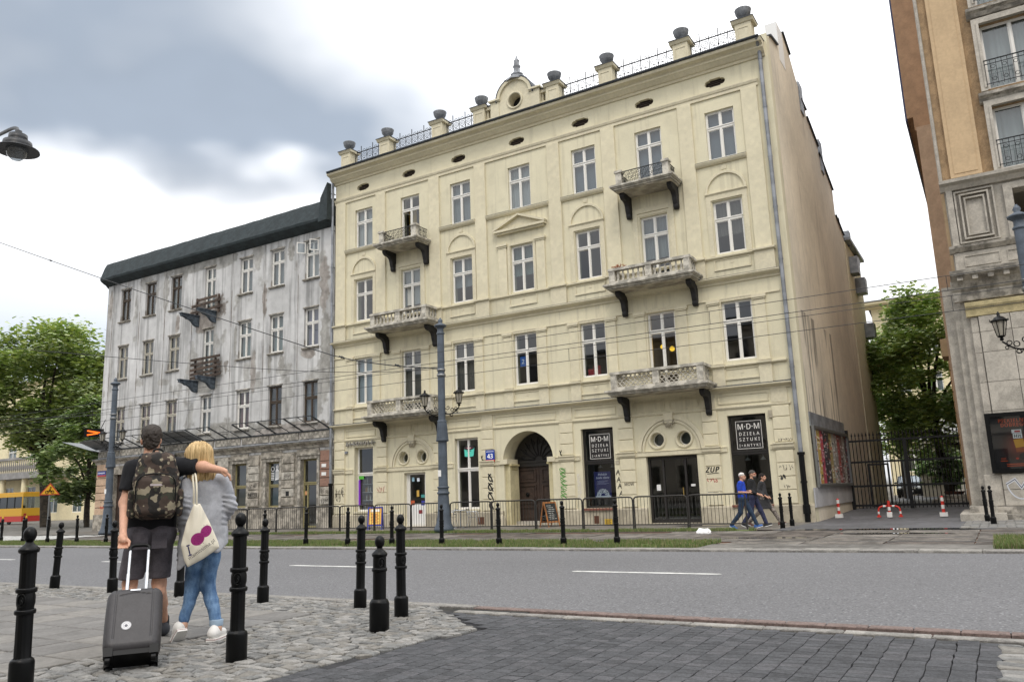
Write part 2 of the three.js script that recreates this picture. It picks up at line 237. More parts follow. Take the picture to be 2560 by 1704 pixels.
{ // tram track: concrete panels between dark grooved rails
  const t = struct(new THREE.Group()); t.name = 'tram_track'; scene.add(t); const r = rng(77);
  const pm = [[126, 120, 113], [112, 106, 99], [102, 94, 87]].map((c, i) => mottle(c, c.map(v => v - 34), 2, 271 + i, { f: 7, grain: 26, bump: 0.003, size: 256, rough: 0.7 }));
  const strips = [[-17.28, -16.55], [-18.74, -17.46], [-20.6, -18.92], [-22.02, -20.78], [-22.85, -22.2]];
  strips.forEach(([a, b], k) => { for (let i = 0; i < 30; i++) { const L = 1.5, x0 = -41 + i * L; if (k === 0 && x0 < -5.6) continue; if (k === 4 && x0 < -5.6) continue; if ((k === 1 || k === 3) && x0 < -9 && r() < 0.25) continue;
    const y = gy((a + b) / 2) + (r() - 0.5) * 0.012; mesh('track_panel', box(L - 0.03, 0.06, b - a - 0.02, x0 + L / 2, y - 0.03, (a + b) / 2), pm[Math.floor(r() * 3)], t); } });
  for (const z of [-17.37, -18.83, -20.69, -22.11]) { mesh('rail', [bb(-160, 90, -0.1 + gy(z), gy(z) + 0.006, z - 0.03, z + 0.03)], M.steel, t); mesh('rail', [bb(-160, 90, -0.1 + gy(z), gy(z) - 0.002, z + 0.055, z + 0.085)], M.rust, t); }
}
// grass strips beside the tracks
function grassPatch(name, x0, x1, z0, z1, n, seed, edge = 0.2, h0 = 0.05) {
  const r = rng(seed), g = new THREE.BufferGeometry();
  g.setAttribute('position', new THREE.Float32BufferAttribute([-0.006, 0, 0, 0.006, 0, 0, 0.004, 0.6, 0.05, -0.004, 0.6, 0.05, 0.0, 1, 0.16], 3)); g.setIndex([0, 1, 2, 0, 2, 3, 3, 2, 4]); g.computeVertexNormals();
  const mt = new THREE.MeshPhysicalMaterial({ color: 0xffffff, roughness: 1, transmission: 0.25, thickness: 0, side: THREE.DoubleSide });
  const im = new THREE.InstancedMesh(g, mt, n), m = new THREE.Matrix4(), q = new THREE.Quaternion(), c = new THREE.Color(); im.name = numbered(name);
  for (let i = 0; i < n; i++) { let x, z, k = 0; do { x = x0 + r() * (x1 - x0); z = z0 + r() * (z1 - z0); k++; } while (k < 9 && (fbm(x * 1.6, z * 2.2, seed, 3) < 0.36 + edge * Math.abs((z - (z0 + z1) / 2) / (z1 - z0)) || r() < 0.1));
    const h = h0 * (0.5 + r() * 1.1); q.setFromEuler(new THREE.Euler((r() - 0.5) * 0.8, r() * 6.28, 0)); m.compose(V(x, gy(z) - 0.004, z), q, V(1.2, h, h * 1.4)); im.setMatrixAt(i, m);
    const t = r(); c.setRGB(lerp(0.08, 0.18, t), lerp(0.14, 0.23, t), lerp(0.03, 0.06, t)); if (r() < 0.2) c.setRGB(0.27, 0.23, 0.12); im.setColorAt(i, c); }
  im.userData.kind = 'stuff'; im.userData.label = 'short green grass strip beside the tram tracks'; im.userData.category = 'grass'; im.castShadow = im.receiveShadow = true; scene.add(im); return im;
}
struct(sheet('grass_verge', -33.4, -5.2, -17.05, -14.95, -0.004, M.lawn, gy, 4)); struct(sheet('grass_verge', -0.15, 60, -18.0, -15.6, 0.006, M.lawn, gy, 4)); struct(sheet('grass_verge', -33, -6.0, -23.0, -22.25, 0.002, M.lawn, gy, 3));
tag(grassPatch('grass', -33.4, -5.2, -17.15, -14.95, 90000, 301, 0.22, 0.075), 'green grass verge between road kerb and tram rails, bollards standing in it', 'grass');
tag(grassPatch('grass', -33, -5.9, -23.05, -22.15, 34000, 303, 0.26, 0.075), 'thin scruffy grass strip along the foot of the railing panels', 'grass');
tag(grassPatch('grass', -0.2, 4, -18.1, -15.4, 26000, 305, 0.1, 0.09), 'short bright grass patch between the rails and kerb by the stone building', 'grass');
{ // small stone setts on the pavement by the stone building
  const rp = struct(mesh('right_pavement', [bb(-1.0, 6, -0.3, -0.13, -28.3, -22.6)], M.joint, scene));
  paveField('sett', rp, warped(-0.95, 3.2, -28.2, -22.7, 0.2, 0.2, 0.3, 21), cobMats, { c: 0.01, dome: 0.004, tilt: 0.06, gap: 0.008, top: 0.02, seed: 22, max: 300 });
}

{ // standing rain water along the last rail and before the gallery
  const wm = new THREE.MeshPhysicalMaterial({ color: 0x2b2a29, roughness: 0.02, specularIntensity: 1, side: THREE.DoubleSide }); const pud = (x0, x1, z0, z1, seed, y) => { const r = rng(seed), pts = [], n = 36; for (let i = 0; i < n; i++) { const a = i / n * 6.283, k = 0.75 + 0.4 * fbm(Math.cos(a) * 2 + 5, Math.sin(a) * 2 + 5, seed, 3) + 0.1 * r(); pts.push(new THREE.Vector2((x0 + x1) / 2 + Math.cos(a) * (x1 - x0) / 2 * k, -((z0 + z1) / 2 + Math.sin(a) * (z1 - z0) / 2 * k))); } struct(mesh('puddle', new THREE.ShapeGeometry(new THREE.Shape(pts)).rotateX(-Math.PI / 2).translate(0, y, 0), wm, scene)); };
  pud(-4.9, -0.5, -22.85, -22.25, 91, gy(-22.5) + 0.012); pud(-3.4, -0.9, -20.5, -20.15, 92, gy(-20.3) + 0.012); pud(-9.4, -7.2, -26.6, -25.9, 93, gy(-25.9) + 0.012); pud(-5.6, -3.6, -18.7, -18.45, 94, gy(-18.5) + 0.012);
}
// ---------- windows shared by the houses ----------
const geoCache = new Map(); const cached = (k, f) => { if (!geoCache.has(k)) geoCache.set(k, f()); return geoCache.get(k); };
function wavy(w, h, amp, waves, seed) { const n = Math.max(10, Math.round(waves * 6)), g = new THREE.PlaneGeometry(w, h, n, 3), p = g.attributes.position, r = rng(seed), ph = r() * 6; for (let i = 0; i < p.count; i++) { const u = p.getX(i) / w + 0.5; p.setZ(i, amp * Math.sin(u * waves * 6.283 + ph + 1.5 * Math.sin(u * 7 + ph)) * (0.7 + 0.3 * (0.5 - p.getY(i) / h))); } g.computeVertexNormals(); return g; }
// cx, y0, y1: opening in the parent's axes; wall face at z=0; the frame sits `rec` behind it
function windowPart(parent, cx, y0, y1, w, { frame = M.frameW, rec = 0.15, split = 0.66, curtain = -1, drop = 1, mid = true, open = 0, half = 2, off = [0, 0, 0], name = 'window', cross = true, tint = M.glass, cm = null } = {}) {
  const h = y1 - y0, g = sub(name, parent, [cx + off[0], y0 + off[1], off[2] - rec]), k = [w, h, split, mid, cross].map(v => +(+v).toFixed(3)).join('_'), fw = 0.055, a = w / 2, ty = h * split;
  place('frame', cached('wf' + k, () => merge([bb(-a, -a + fw, 0, h, -0.04, 0.04), bb(a - fw, a, 0, h, -0.04, 0.04), bb(-a + fw, a - fw, 0, fw, -0.04, 0.04), bb(-a + fw, a - fw, h - fw, h, -0.04, 0.04)])), frame, g, 0, 0, 0);
  if (cross) place('transom', cached('wt' + k, () => merge([bb(-a + fw, a - fw, ty - 0.06, ty + 0.05, -0.045, 0.05), bb(-a + fw - 0.01, a - fw + 0.01, ty + 0.02, ty + 0.06, 0.05, 0.075)])), frame, g, 0, 0, 0);
  if (mid) place('mullion', cached('wm' + k, () => merge([bb(-0.035, 0.035, fw, cross ? ty - 0.06 : h - fw, -0.04, 0.055), bb(-0.018, 0.018, fw + 0.05, (cross ? ty : h) - 0.11, 0.055, 0.068)].concat(cross ? [bb(-0.035, 0.035, ty + 0.05, h - fw, -0.04, 0.05)] : []))), frame, g, 0, 0, 0);
  const xs = mid ? [[-a + fw, -0.035], [0.035, a - fw]] : [[-a + fw, a - fw]], ys = cross ? [[fw, ty - 0.06], [ty + 0.05, h - fw]] : [[fw, h - fw]];
  xs.forEach(([xa, xb], i) => ys.forEach(([ya, yb], j) => {
    const W = xb - xa, H = yb - ya, kk = W.toFixed(3) + '_' + H.toFixed(3), s = 0.028;
    const pg = sub('sash', g, [(i === 0 ? xa : xb), ya, 0]); const dir = i === 0 ? 1 : -1; if (open && i === 0 && j === 0) pg.rotation.y = open;
    const fr = cached('sf' + kk, () => merge([bb(0, s, 0, H, -0.02, 0.025), bb(W - s, W, 0, H, -0.02, 0.025), bb(s, W - s, 0, s, -0.02, 0.025), bb(s, W - s, H - s, H, -0.02, 0.025)]));
    const pane = cached('pn' + kk, () => new THREE.PlaneGeometry(W - 2 * s, H - 2 * s).translate(W / 2, H / 2, 0));
    const off2 = dir > 0 ? 0 : -W; const f1 = fr, m1 = place('sash_frame', f1, frame, g, 0, 0, 0); g.remove(m1); pg.name = 'pane'; 
    const pm = new THREE.Mesh(pane, tint); pm.name = 'pane'; pm.position.set(pg.position.x + off2, ya, 0.004); const sm = new THREE.Mesh(f1, frame); sm.name = 'sash'; sm.position.set(pg.position.x + off2, ya, 0); pm.rotation.set((h2(Math.round(cx * 50) + i, Math.round(y0 * 50) + j, 7) - 0.5) * 0.022, 0, 0); pm.position.z += 0.004; for (const m of [pm, sm]) { m.castShadow = m.receiveShadow = true; if (pg.rotation.y) m.rotation.y = pg.rotation.y; g.add(m); }
    g.remove(pg);
  }));
  if (curtain >= 0) { const cmm = cm || M.curtain[curtain % 4], ch = h * drop - 0.1; const list = half === 2 ? [-1, 1] : half === 3 ? [0] : [half]; for (const s of list) { const cw = s === 0 ? w - 0.12 : w * 0.46, seed = Math.floor((cx + 100) * 37 + y0 * 91 + s); place('curtain', wavy(cw, ch, s === 0 ? 0.004 : 0.025, s === 0 ? 2 : 4, seed), cmm, g, s * w * 0.24, h - 0.05 - ch / 2, -0.14); } }
  return g;
}
const SLIM = [[0, 0], [0.05, 0], [0.09, 0.05], [0.09, 0.09], [0, 0.11]];

// ---------- the cream tenement house ----------
const TX = 16.4, TY = 0.13;
const house = thing('tenement_house', 'cream four storey tenement with balconies and urns along its roof', 'building', [-TX, -TY, -28.5]);
{ // the cream render: faint rain runs, repairs and soot marks, wider under sills and balconies
  const W = 896, H = 800, x0 = -27.2, x1 = -5.35, y0 = -0.5, y1 = 17.9, src = [[-25.32, 13.2], [-19.5, 13.2], [-16.35, 13.2], [-13.2, 13.2], [-7.38, 13.2], [-22.42, 12.6], [-10.3, 12.6], [-22.42, 8.7], [-10.3, 8.7], [-22.42, 4.6], [-10.3, 4.6], [-25.32, 9.4], [-19.5, 9.4], [-13.2, 9.4], [-7.38, 9.4]];
  const map = tex(W, H, (u, v, i, j) => { const X = lerp(x0, x1, u), Y = lerp(y0, y1, v), n = fbm(X * 0.45, Y * 0.45, 421, 4), f = fbm(X * 3, Y * 3, 423, 3), run = fbm(X * 7, Y * 0.4, 425, 4); let m = sst(0.56, 0.8, run) * 0.35 + sst(0.62, 0.75, fbm(X * 0.9, Y * 1.6, 427, 4)) * 0.18; for (const s of src) { const dx = Math.abs(X - s[0]), dy = s[1] - Y; if (dy > 0 && dy < 0.3 + 1.5 * vn(X * 5, s[1] * 7, 433) && dx < 1.5) m += sst(0.5, 0.72, fbm(X * 9, s[1] * 3 + Y * 0.3, 429, 3)) * 0.32; } m = Math.min(1, m); const b = 1 + (n - 0.5) * 0.07 + (f - 0.5) * 0.05 + (h2(i, j, 9) - 0.5) * 0.03; return [lerp(213, 178, m) * b, lerp(206, 171, m) * b, lerp(179, 148, m) * b]; }, 1);
  map.repeat.set(1 / (x1 - x0), 1 / (y1 - y0)); map.offset.set(-(x0 + TX) / (x1 - x0), -(y0 + TY) / (y1 - y0)); const bm = bumpImg.clone(); bm.repeat.set(0.4, 0.4); bm.needsUpdate = true;
  M.creamWall = std(0xffffff, 0.9, { map, bumpMap: bm, bumpScale: 0.0015 }); }
const hp = (name, geo, mat, parent = house) => mesh(name, merge(geo).translate(TX, TY, 0), mat, parent);
const COL = [-25.32, -22.42, -19.5, -16.35, -13.2, -10.3, -7.38];
const PIL = [[-27.12, -26.48], [-24.5, -23.9], [-21.25, -20.65], [-18.67, -18.08], [-14.9, -14.3], [-12.33, -11.72], [-9.0, -8.44], [-6.48, -5.88]];
{
  const S = poly(rect(-27.2, -5.35, -0.5, 17.9)), H = [];
  COL.forEach((c, i) => { const b = i === 1 || i === 5; H.push(rect(c - 0.56, c + 0.56, b ? 13.0 : 13.4, 15.37), rect(c - 0.56, c + 0.56, b ? 9.1 : 9.66, 11.74), rect(c - 0.56, c + 0.56, b ? 4.98 : 5.62, 7.84)); });
  const GF = [[-25.9, -24.76, 0.6, 3.56], [-20.1, -18.88, 0.58, 3.6], [-13.96, -12.58, 0.5, 3.58], [-8.08, -6.72, 0.5, 3.64], [-22.92, -21.72, -0.45, 2.25], [-11.28, -9.3, -0.45, 2.34]];
  GF.forEach(g => H.push(rect(g[0], g[1], g[2], g[3])));
  H.push([[-17.6, -0.45], [-15.3, -0.45], [-15.3, 2.5], ...arcPts(-16.45, 2.5, 1.19, -0.0, Math.PI, 24), [-17.6, 2.5]].filter((p, i, a) => i === 0 || Math.hypot(p[0] - a[i - 1][0], p[1] - a[i - 1][1]) > 1e-3));
  for (const [x, y] of [[-22.92, 2.92], [-21.9, 2.92], [-10.78, 2.96], [-9.73, 2.96]]) H.push(arcPts(x, y, 0.26, 0, 2 * Math.PI * 31 / 32, 31));
  H.push(...COL.map((c, i) => { const x = c - 0.05, y = 16.52; return [[x - 0.27, y - 0.13], [x - 0.22, y - 0.13], [x - 0.22, y - 0.17], [x + 0.22, y - 0.17], [x + 0.22, y - 0.13], [x + 0.27, y - 0.13], ...arcPts(x + 0.27, y, 0.13, -1.2, 1.2, 6), [x + 0.27, y + 0.13], [x + 0.22, y + 0.13], [x + 0.22, y + 0.17], [x - 0.22, y + 0.17], [x - 0.22, y + 0.13], [x - 0.27, y + 0.13], ...arcPts(x - 0.27, y, 0.13, Math.PI - 1.2, Math.PI + 1.2, 6)]; }));
  H.forEach(h => S.holes.push(holeP(h)));
  hp('front_wall', ext(S, 0.45, -0.45), M.creamWall);
  COL.forEach(c => hp('attic_vent', [bb(c - 0.5, c + 0.42, 16.3, 16.75, -0.5, -0.2)].concat([0, 1, 2, 3, 4].map(k => bb(c - 0.46, c + 0.38, 16.36 + k * 0.075, 16.38 + k * 0.075, -0.2, -0.13))), std(0x4a4038, 0.85)));
  // gable wall along the passage, stepped along the roof slope
  const side = poly([[0, -0.5], [14.6, -0.5], [14.6, 13.9], [12.45, 14.4], [12.45, 15.75], [9.2, 16.6], [9.2, 16.9], [6.8, 17.45], [6.75, 17.75], [5.7, 17.85], [5.6, 18.25], [4.1, 19.2], [2.9, 19.65], [1.5, 18.35], [0.2, 18.1], [0, 18.0]]);
  const sw = ext(side, 0.45, 0).rotateY(Math.PI / 2).translate(-5.8, 0, -0.46); M.gable = mottle([204, 194, 174], [186, 176, 155], 6, 401, { f: 3, grain: 9, bump: 0.002 });
  { // soot runs and bare patches on the gable
    const map = tex(640, 768, (u, v, i, j) => { const Z = u * 16, Y = v * 20, n = fbm(Z * 0.5, Y * 0.4, 441, 4), run = fbm(Z * 4.5, Y * 0.3, 443, 4), f = fbm(Z * 4, Y * 4, 445, 3), pz = fbm(Z * 1.2 + 5, Y * 0.5, 447, 4); const soot = Z < 7.5 && Y > 2.6 && Y < 7.5 ? sst(0.5, 0.66, run * 0.6 + pz * 0.45) : sst(0.64, 0.82, run) * 0.25, b = 1 + (n - 0.5) * 0.2 + (f - 0.5) * 0.08 + (h2(i, j, 4) - 0.5) * 0.05; return [lerp(218, 146, soot) * b, lerp(209, 139, soot) * b, lerp(191, 127, soot) * b]; }, 1); map.repeat.set(-1 / 16, 1 / 20);
    M.gableWall = std(0xffffff, 0.92, { map }); }
  hp('gable_wall', sw, M.gableWall);
  [[0.0, 18.0, 0.2, 18.1], [0.2, 18.1, 1.5, 18.35], [2.9, 19.65, 4.1, 19.2], [5.7, 17.85, 6.75, 17.75], [6.8, 17.45, 9.2, 16.9], [9.2, 16.6, 12.45, 15.75], [12.45, 14.4, 14.6, 13.9]].forEach(([a, b, c, d]) => hp('gable_coping', beam([-5.55, b + 0.03, -0.46 - a], [-5.55, d + 0.03, -0.46 - c], 0.56, 0.06), M.slate));
  hp('gable_block', [bb(-5.8, -5.34, 17.9, 19.6, -3.3, -2.3)], M.white); hp('gable_block', [bb(-6.2, -5.3, 17.2, 18.6, -6.6, -5.9)], M.zinc); hp('gable_block', [bb(-6.2, -5.3, 15.8, 17.4, -10.6, -9.9)], M.zinc);
  hp('party_wall', [bb(-27.2, -26.8, -0.4, 17.8, -15, -0.46)], M.gable); hp('rear_wall', [bb(-27.2, -5.4, -0.4, 13.6, -15.4, -15.0)], M.gable);
  hp('roof', [beam([-16.3, 18.1, -0.3], [-16.3, 13.8, -15.4], 21.2, 0.1)], M.slate);
  // interior: floors, a spine wall and cross walls
  hp('interior', [0.02, 4.85, 8.95, 12.9, 16.0].map(y => bb(-26.8, -5.82, y - 0.3, y, -5, -0.46)).concat([bb(-26.8, -5.82, -0.3, 16, -5.2, -5)], [-23.9, -20.95, -18.4, -14.6, -12, -8.7].map(x => bb(x - 0.08, x + 0.08, -0.2, 16, -5, -0.47))), M.room);
  hp('rear_wing', [bb(-9, -5.31, -0.4, 13.6, -20.3, -15.05)], M.cream); hp('rear_wing_roof', [beam([-7.1, 13.75, -15.1], [-7.1, 13.75, -20.4], 4.1, 0.16), bb(-5.9, -5.2, 13.6, 14.5, -16.8, -16.2), bb(-5.9, -5.15, 13.2, 13.9, -19.2, -18.4)], M.zinc);
  for (const b of [[-5.3, -4.9, 12.0, 12.9, -16.6, -15.7], [-5.3, -4.8, 11.2, 12.05, -18.0, -17.2], [-5.3, -4.8, 9.0, 9.8, -19.7, -18.9]]) hp('rear_balcony', bb(...b), M.zinc); hp('antenna', [bar([-5.8, 14.4, -16.5], [-5.8, 15.3, -16.5], 0.03), bar([-5.95, 15.1, -16.5], [-5.65, 15.1, -16.5], 0.03), bar([-5.95, 15.1, -16.5], [-5.95, 15.4, -16.5], 0.03), bar([-5.65, 15.1, -16.5], [-5.65, 15.4, -16.5], 0.03)], M.steel);
}
// cornices and bands
hp('crown_cornice', mould([[-0.3, 16.98], [0.06, 16.98], [0.10, 17.06], [0.16, 17.08], [0.30, 17.2], [0.34, 17.22], [0.34, 17.3], [0.40, 17.34], [0.56, 17.38], [0.60, 17.46], [0.58, 17.5], [-0.3, 17.6]], -27.3, -5.45), M.creamTrim);
hp('cornice_flashing', mould([[-0.3, 17.61], [0.58, 17.505], [0.6, 17.5], [0.6, 17.515], [-0.3, 17.63]], -27.32, -5.43), M.slate);
hp('roof_gutter', [mould(arcPts(0.62, 17.56, 0.07, Math.PI, 2 * Math.PI, 8).concat(arcPts(0.62, 17.56, 0.058, 2 * Math.PI, Math.PI, 8)), -27.25, -5.5), ...Array.from({ length: 22 }, (_, i) => bb(-26.8 + i, -26.77 + i, 17.5, 17.6, 0.4, 0.55))], M.slate);
hp('frieze_band', mould([[-0.02, 15.9], [0.06, 15.9], [0.06, 16.02], [0.09, 16.04], [0.12, 16.12], [0.12, 16.15], [-0.02, 16.17]], -27.2, -5.82), M.creamTrim);
hp('floor_cornice', mould([[-0.02, 8.5], [0.05, 8.5], [0.05, 8.58], [0.12, 8.62], [0.22, 8.66], [0.25, 8.7], [0.25, 8.74], [-0.02, 8.8]], -27.3, -5.7), M.creamTrim);
hp('floor_cornice', mould([[-0.02, 4.48], [0.05, 4.48], [0.05, 4.54], [0.12, 4.58], [0.22, 4.6], [0.25, 4.63], [0.25, 4.67], [-0.02, 4.73]], -27.3, -5.7), M.creamTrim);
hp('cornice_flashing', mould([[0, 8.803], [0.255, 8.742], [0.255, 8.75], [0, 8.812]], -27.3, -5.7), M.slate); hp('cornice_flashing', mould([[0, 4.733], [0.255, 4.672], [0.255, 4.68], [0, 4.742]], -27.3, -5.7), M.slate);
hp('sill_band', mould([[-0.02, 9.46], [0.05, 9.48], [0.10, 9.52], [0.10, 9.57], [-0.02, 9.6]], -27.2, -5.8), M.creamTrim);
hp('sill_band', mould([[-0.02, 5.36], [0.05, 5.38], [0.10, 5.42], [0.10, 5.47], [-0.02, 5.5]], -27.2, -5.8), M.creamTrim);
hp('architrave_band', mould([[-0.02, 7.92], [0.045, 7.92], [0.045, 7.97], [-0.02, 7.99]], -27.2, -5.8), M.creamTrim);
hp('entablature_band', mould([[-0.02, 3.86], [0.04, 3.88], [0.06, 3.92], [0.06, 3.95], [-0.02, 3.98]], -27.2, -5.82), M.creamTrim);
PIL.forEach(([a, b]) => {
  hp('pilaster', cblock(b - a, 6.3, 0.085, 0.012).translate((a + b) / 2, 12.75, 0), M.cream);
  hp('pilaster_base', [bb(a - 0.06, b + 0.06, 8.78, 9.47, 0, 0.13), mould([[0, 9.46], [0.15, 9.48], [0.22, 9.52], [0.22, 9.58], [0, 9.62]], a - 0.1, b + 0.1)], M.creamTrim);
});
// sills under third floor windows, running between the pilasters
[[0, 1, 0], [1, 2, 1], [2, 3, 2], [3, 4, 3], [4, 5, 4], [5, 6, 5], [6, 7, 6]].forEach(([l, r, c]) => { if (c === 1 || c === 5) return; hp('window_sill', mould([[0, 13.18], [0.06, 13.18], [0.12, 13.24], [0.15, 13.3], [0.15, 13.33], [0, 13.38]], PIL[l][1] + 0.002, PIL[r][0] - 0.002), M.creamTrim); hp('window_sill_flashing', mould([[0, 13.385], [0.16, 13.335], [0.16, 13.34], [0, 13.392]], PIL[l][1] + 0.002, PIL[r][0] - 0.002), M.slate); hp('air_vent', [bb(COL[c] - 0.1, COL[c] + 0.1, 12.93, 13.1, 0.0, 0.02), bb(COL[c] - 0.055, COL[c] + 0.055, 12.97, 13.06, 0.02, 0.024)], c % 2 ? M.plinth : M.creamTrim); });
// blank arches, pediment and window surrounds on the second floor
[0, 2, 4, 6].forEach(i => { const c = COL[i];
  const ring = poly([...arcPts(c, 12.07, 0.78, 0, Math.PI, 20), ...arcPts(c, 12.07, 0.70, Math.PI, 0, 20)]);
  hp('blind_arch', ext(ring, 0.06, 0, 0.006), M.creamTrim);
  hp('arch_sill', mould([[0, 11.98], [0.05, 11.98], [0.10, 12.03], [0.10, 12.06], [0, 12.1]], c - 0.8, c + 0.8), M.creamTrim);
  hp('surround', [bb(c - 0.78, c - 0.6, 9.6, 11.98, 0, 0.045), bb(c + 0.6, c + 0.78, 9.6, 11.98, 0, 0.045), bb(c - 0.6, c + 0.6, 11.78, 11.98, 0, 0.045)], M.creamTrim); });
[1, 5].forEach(i => { const c = COL[i]; hp('surround', [bb(c - 0.85, c - 0.66, 9.0, 12.1, 0, 0.05), bb(c + 0.66, c + 0.85, 9.0, 12.1, 0, 0.05), bb(c - 0.66, c + 0.66, 11.9, 12.1, 0, 0.05), bb(c - 0.66, c - 0.58, 9, 11.88, 0, 0.025), bb(c + 0.58, c + 0.66, 9, 11.88, 0, 0.025), bb(c - 0.58, c + 0.58, 11.78, 11.88, 0, 0.025)], M.creamTrim); });
{ const c = COL[3];
  hp('pediment', [ext(poly([[c - 1.25, 12.5], [c + 1.25, 12.5], [c, 13.0]]), 0.1, 0), beam([c - 1.3, 12.52, 0.13], [c, 13.05, 0.13], 0.26, 0.09), beam([c + 1.3, 12.52, 0.13], [c, 13.05, 0.13], 0.26, 0.09), bb(c - 1.28, c + 1.28, 12.4, 12.5, 0, 0.25), bb(c - 1.2, c + 1.2, 12.32, 12.4, 0, 0.16)], M.creamTrim);
  for (const s of [-1, 1]) { hp('small_pilaster', cblock(0.42, 2.25, 0.07, 0.01).translate(c + s * 0.95, 10.7, 0), M.cream); hp('capital', [bb(c + s * 0.95 - 0.24, c + s * 0.95 + 0.24, 11.72, 11.79, 0, 0.1), bb(c + s * 0.95 - 0.27, c + s * 0.95 + 0.27, 11.79, 11.88, 0, 0.14)], M.creamTrim); }
  hp('surround', [bb(c - 0.7, c - 0.58, 9.6, 11.85, 0, 0.035), bb(c + 0.58, c + 0.7, 9.6, 11.85, 0, 0.035), bb(c - 0.58, c + 0.58, 11.76, 11.85, 0, 0.035)], M.creamTrim); }
// first floor: small pilasters flanking the windows, panels below
COL.forEach((c, i) => {
  for (const s of [-1, 1]) { hp('small_pilaster', cblock(0.4, 2.2, 0.06, 0.01).translate(c + s * 0.84, 6.62, 0), M.cream); hp('capital', [bb(c + s * 0.84 - 0.22, c + s * 0.84 + 0.22, 7.74, 7.8, 0, 0.09), bb(c + s * 0.84 - 0.25, c + s * 0.84 + 0.25, 7.8, 7.9, 0, 0.12)], M.creamTrim); hp('pilaster_foot', [bb(c + s * 0.84 - 0.23, c + s * 0.84 + 0.23, 5.512, 5.56, 0, 0.085)], M.creamTrim); if (i !== 1 && i !== 5) hp('pilaster_base', [bb(c + s * 0.84 - 0.22, c + s * 0.84 + 0.22, 4.72, 5.36, 0, 0.09), mould([[0, 5.35], [0.12, 5.37], [0.18, 5.42], [0.18, 5.48], [0, 5.51]], c + s * 0.84 - 0.25, c + s * 0.84 + 0.25)], M.creamTrim); }
  hp('surround', [bb(c - 0.64, c - 0.56, i === 1 || i === 5 ? 4.9 : 5.5, 7.92, 0, 0.03), bb(c + 0.56, c + 0.64, i === 1 || i === 5 ? 4.9 : 5.5, 7.92, 0, 0.03), bb(c - 0.56, c + 0.56, 7.84, 7.92, 0, 0.03)], M.creamTrim);
  if (i !== 1 && i !== 5) for (const [y0, y1, w] of [[4.92, 5.3, 0.62], [9.03, 9.42, 0.68]]) { hp('window_panel', [bb(c - w, c + w, y0, y0 + 0.05, 0, 0.045), bb(c - w, c - w + 0.04, y0 + 0.05, y1, 0, 0.03), bb(c + w - 0.04, c + w, y0 + 0.05, y1, 0, 0.03), bb(c - w, c + w, y1, y1 + 0.03, 0, 0.03), bb(c - 0.06, c + 0.06, y1 - 0.16, y1 - 0.04, 0, 0.012)], M.creamTrim); }
});
// windows
const wo = { off: [TX, TY, 0] };
const cur3 = [0, -1, 1, 0, 1, 1, 1], cur2 = [-1, 0, 1, 2, -1, 1, 3], cur1 = [1, 3, 3, -1, -1, -1, -1];
const greySheet = std(0x7d868e, 0.7), blindLt = std(0xc2ccd2, 0.8);  // first one: plain blue-grey sheet behind the right-hand top-floor panes
COL.forEach((c, i) => { const b = i === 1 || i === 5;
  windowPart(house, c, b ? 13.0 : 13.4, 15.37, 1.12, { ...wo, split: b ? 0.72 : 0.66, curtain: cur3[i], half: i >= 4 ? 3 : 2, cm: i >= 4 ? greySheet : null, open: i === 1 ? 1.2 : 0 });
  windowPart(house, c, b ? 9.1 : 9.66, 11.74, 1.12, { ...wo, split: b ? 0.71 : 0.65, curtain: cur2[i], open: i === 1 ? 0.9 : i === 4 ? 0.18 : 0, drop: 0.66 });
  windowPart(house, c, b ? 4.98 : 5.62, 7.84, 1.12, { ...wo, split: b ? 0.74 : 0.66, curtain: cur1[i], half: i < 2 ? 3 : 2, cm: i === 0 ? blindLt : null, open: i === 0 ? 0.15 : 0 });
});
hp('curtain', wavy(0.45, 1.7, 0.03, 3, 5).translate(COL[1] - 0.2, 14.0, -0.5), std(0xa88a3c, 0.95));
// balconies
function bracketGeo() { const s = new THREE.Shape(); s.moveTo(0, 0); s.lineTo(0.78, 0); s.lineTo(0.8, -0.1); s.quadraticCurveTo(0.74, -0.24, 0.56, -0.24); s.quadraticCurveTo(0.34, -0.24, 0.28, -0.46); s.quadraticCurveTo(0.26, -0.62, 0.2, -0.72); s.quadraticCurveTo(0.22, -0.84, 0.13, -0.9); s.quadraticCurveTo(0.02, -0.92, 0, -0.8); s.closePath(); const g = new THREE.ExtrudeGeometry(s, { depth: 0.16, bevelEnabled: true, bevelSize: 0.012, bevelThickness: 0.015, bevelSegments: 1, curveSegments: 6 }); const e = new THREE.CylinderGeometry(0.07, 0.07, 0.21, 10).rotateX(Math.PI / 2).translate(0.66, -0.12, 0.08), e2 = new THREE.CylinderGeometry(0.06, 0.06, 0.21, 10).rotateX(Math.PI / 2).translate(0.13, -0.8, 0.08); return merge([g, e, e2]).rotateY(-Math.PI / 2).translate(0.1, 0, 0); }
const brkt = bracketGeo();
const balGeo = lathe([[0.001, 0], [0.055, 0], [0.055, 0.04], [0.035, 0.06], [0.05, 0.1], [0.062, 0.15], [0.05, 0.22], [0.028, 0.3], [0.032, 0.34], [0.045, 0.37], [0.045, 0.4], [0.001, 0.4]], 8);
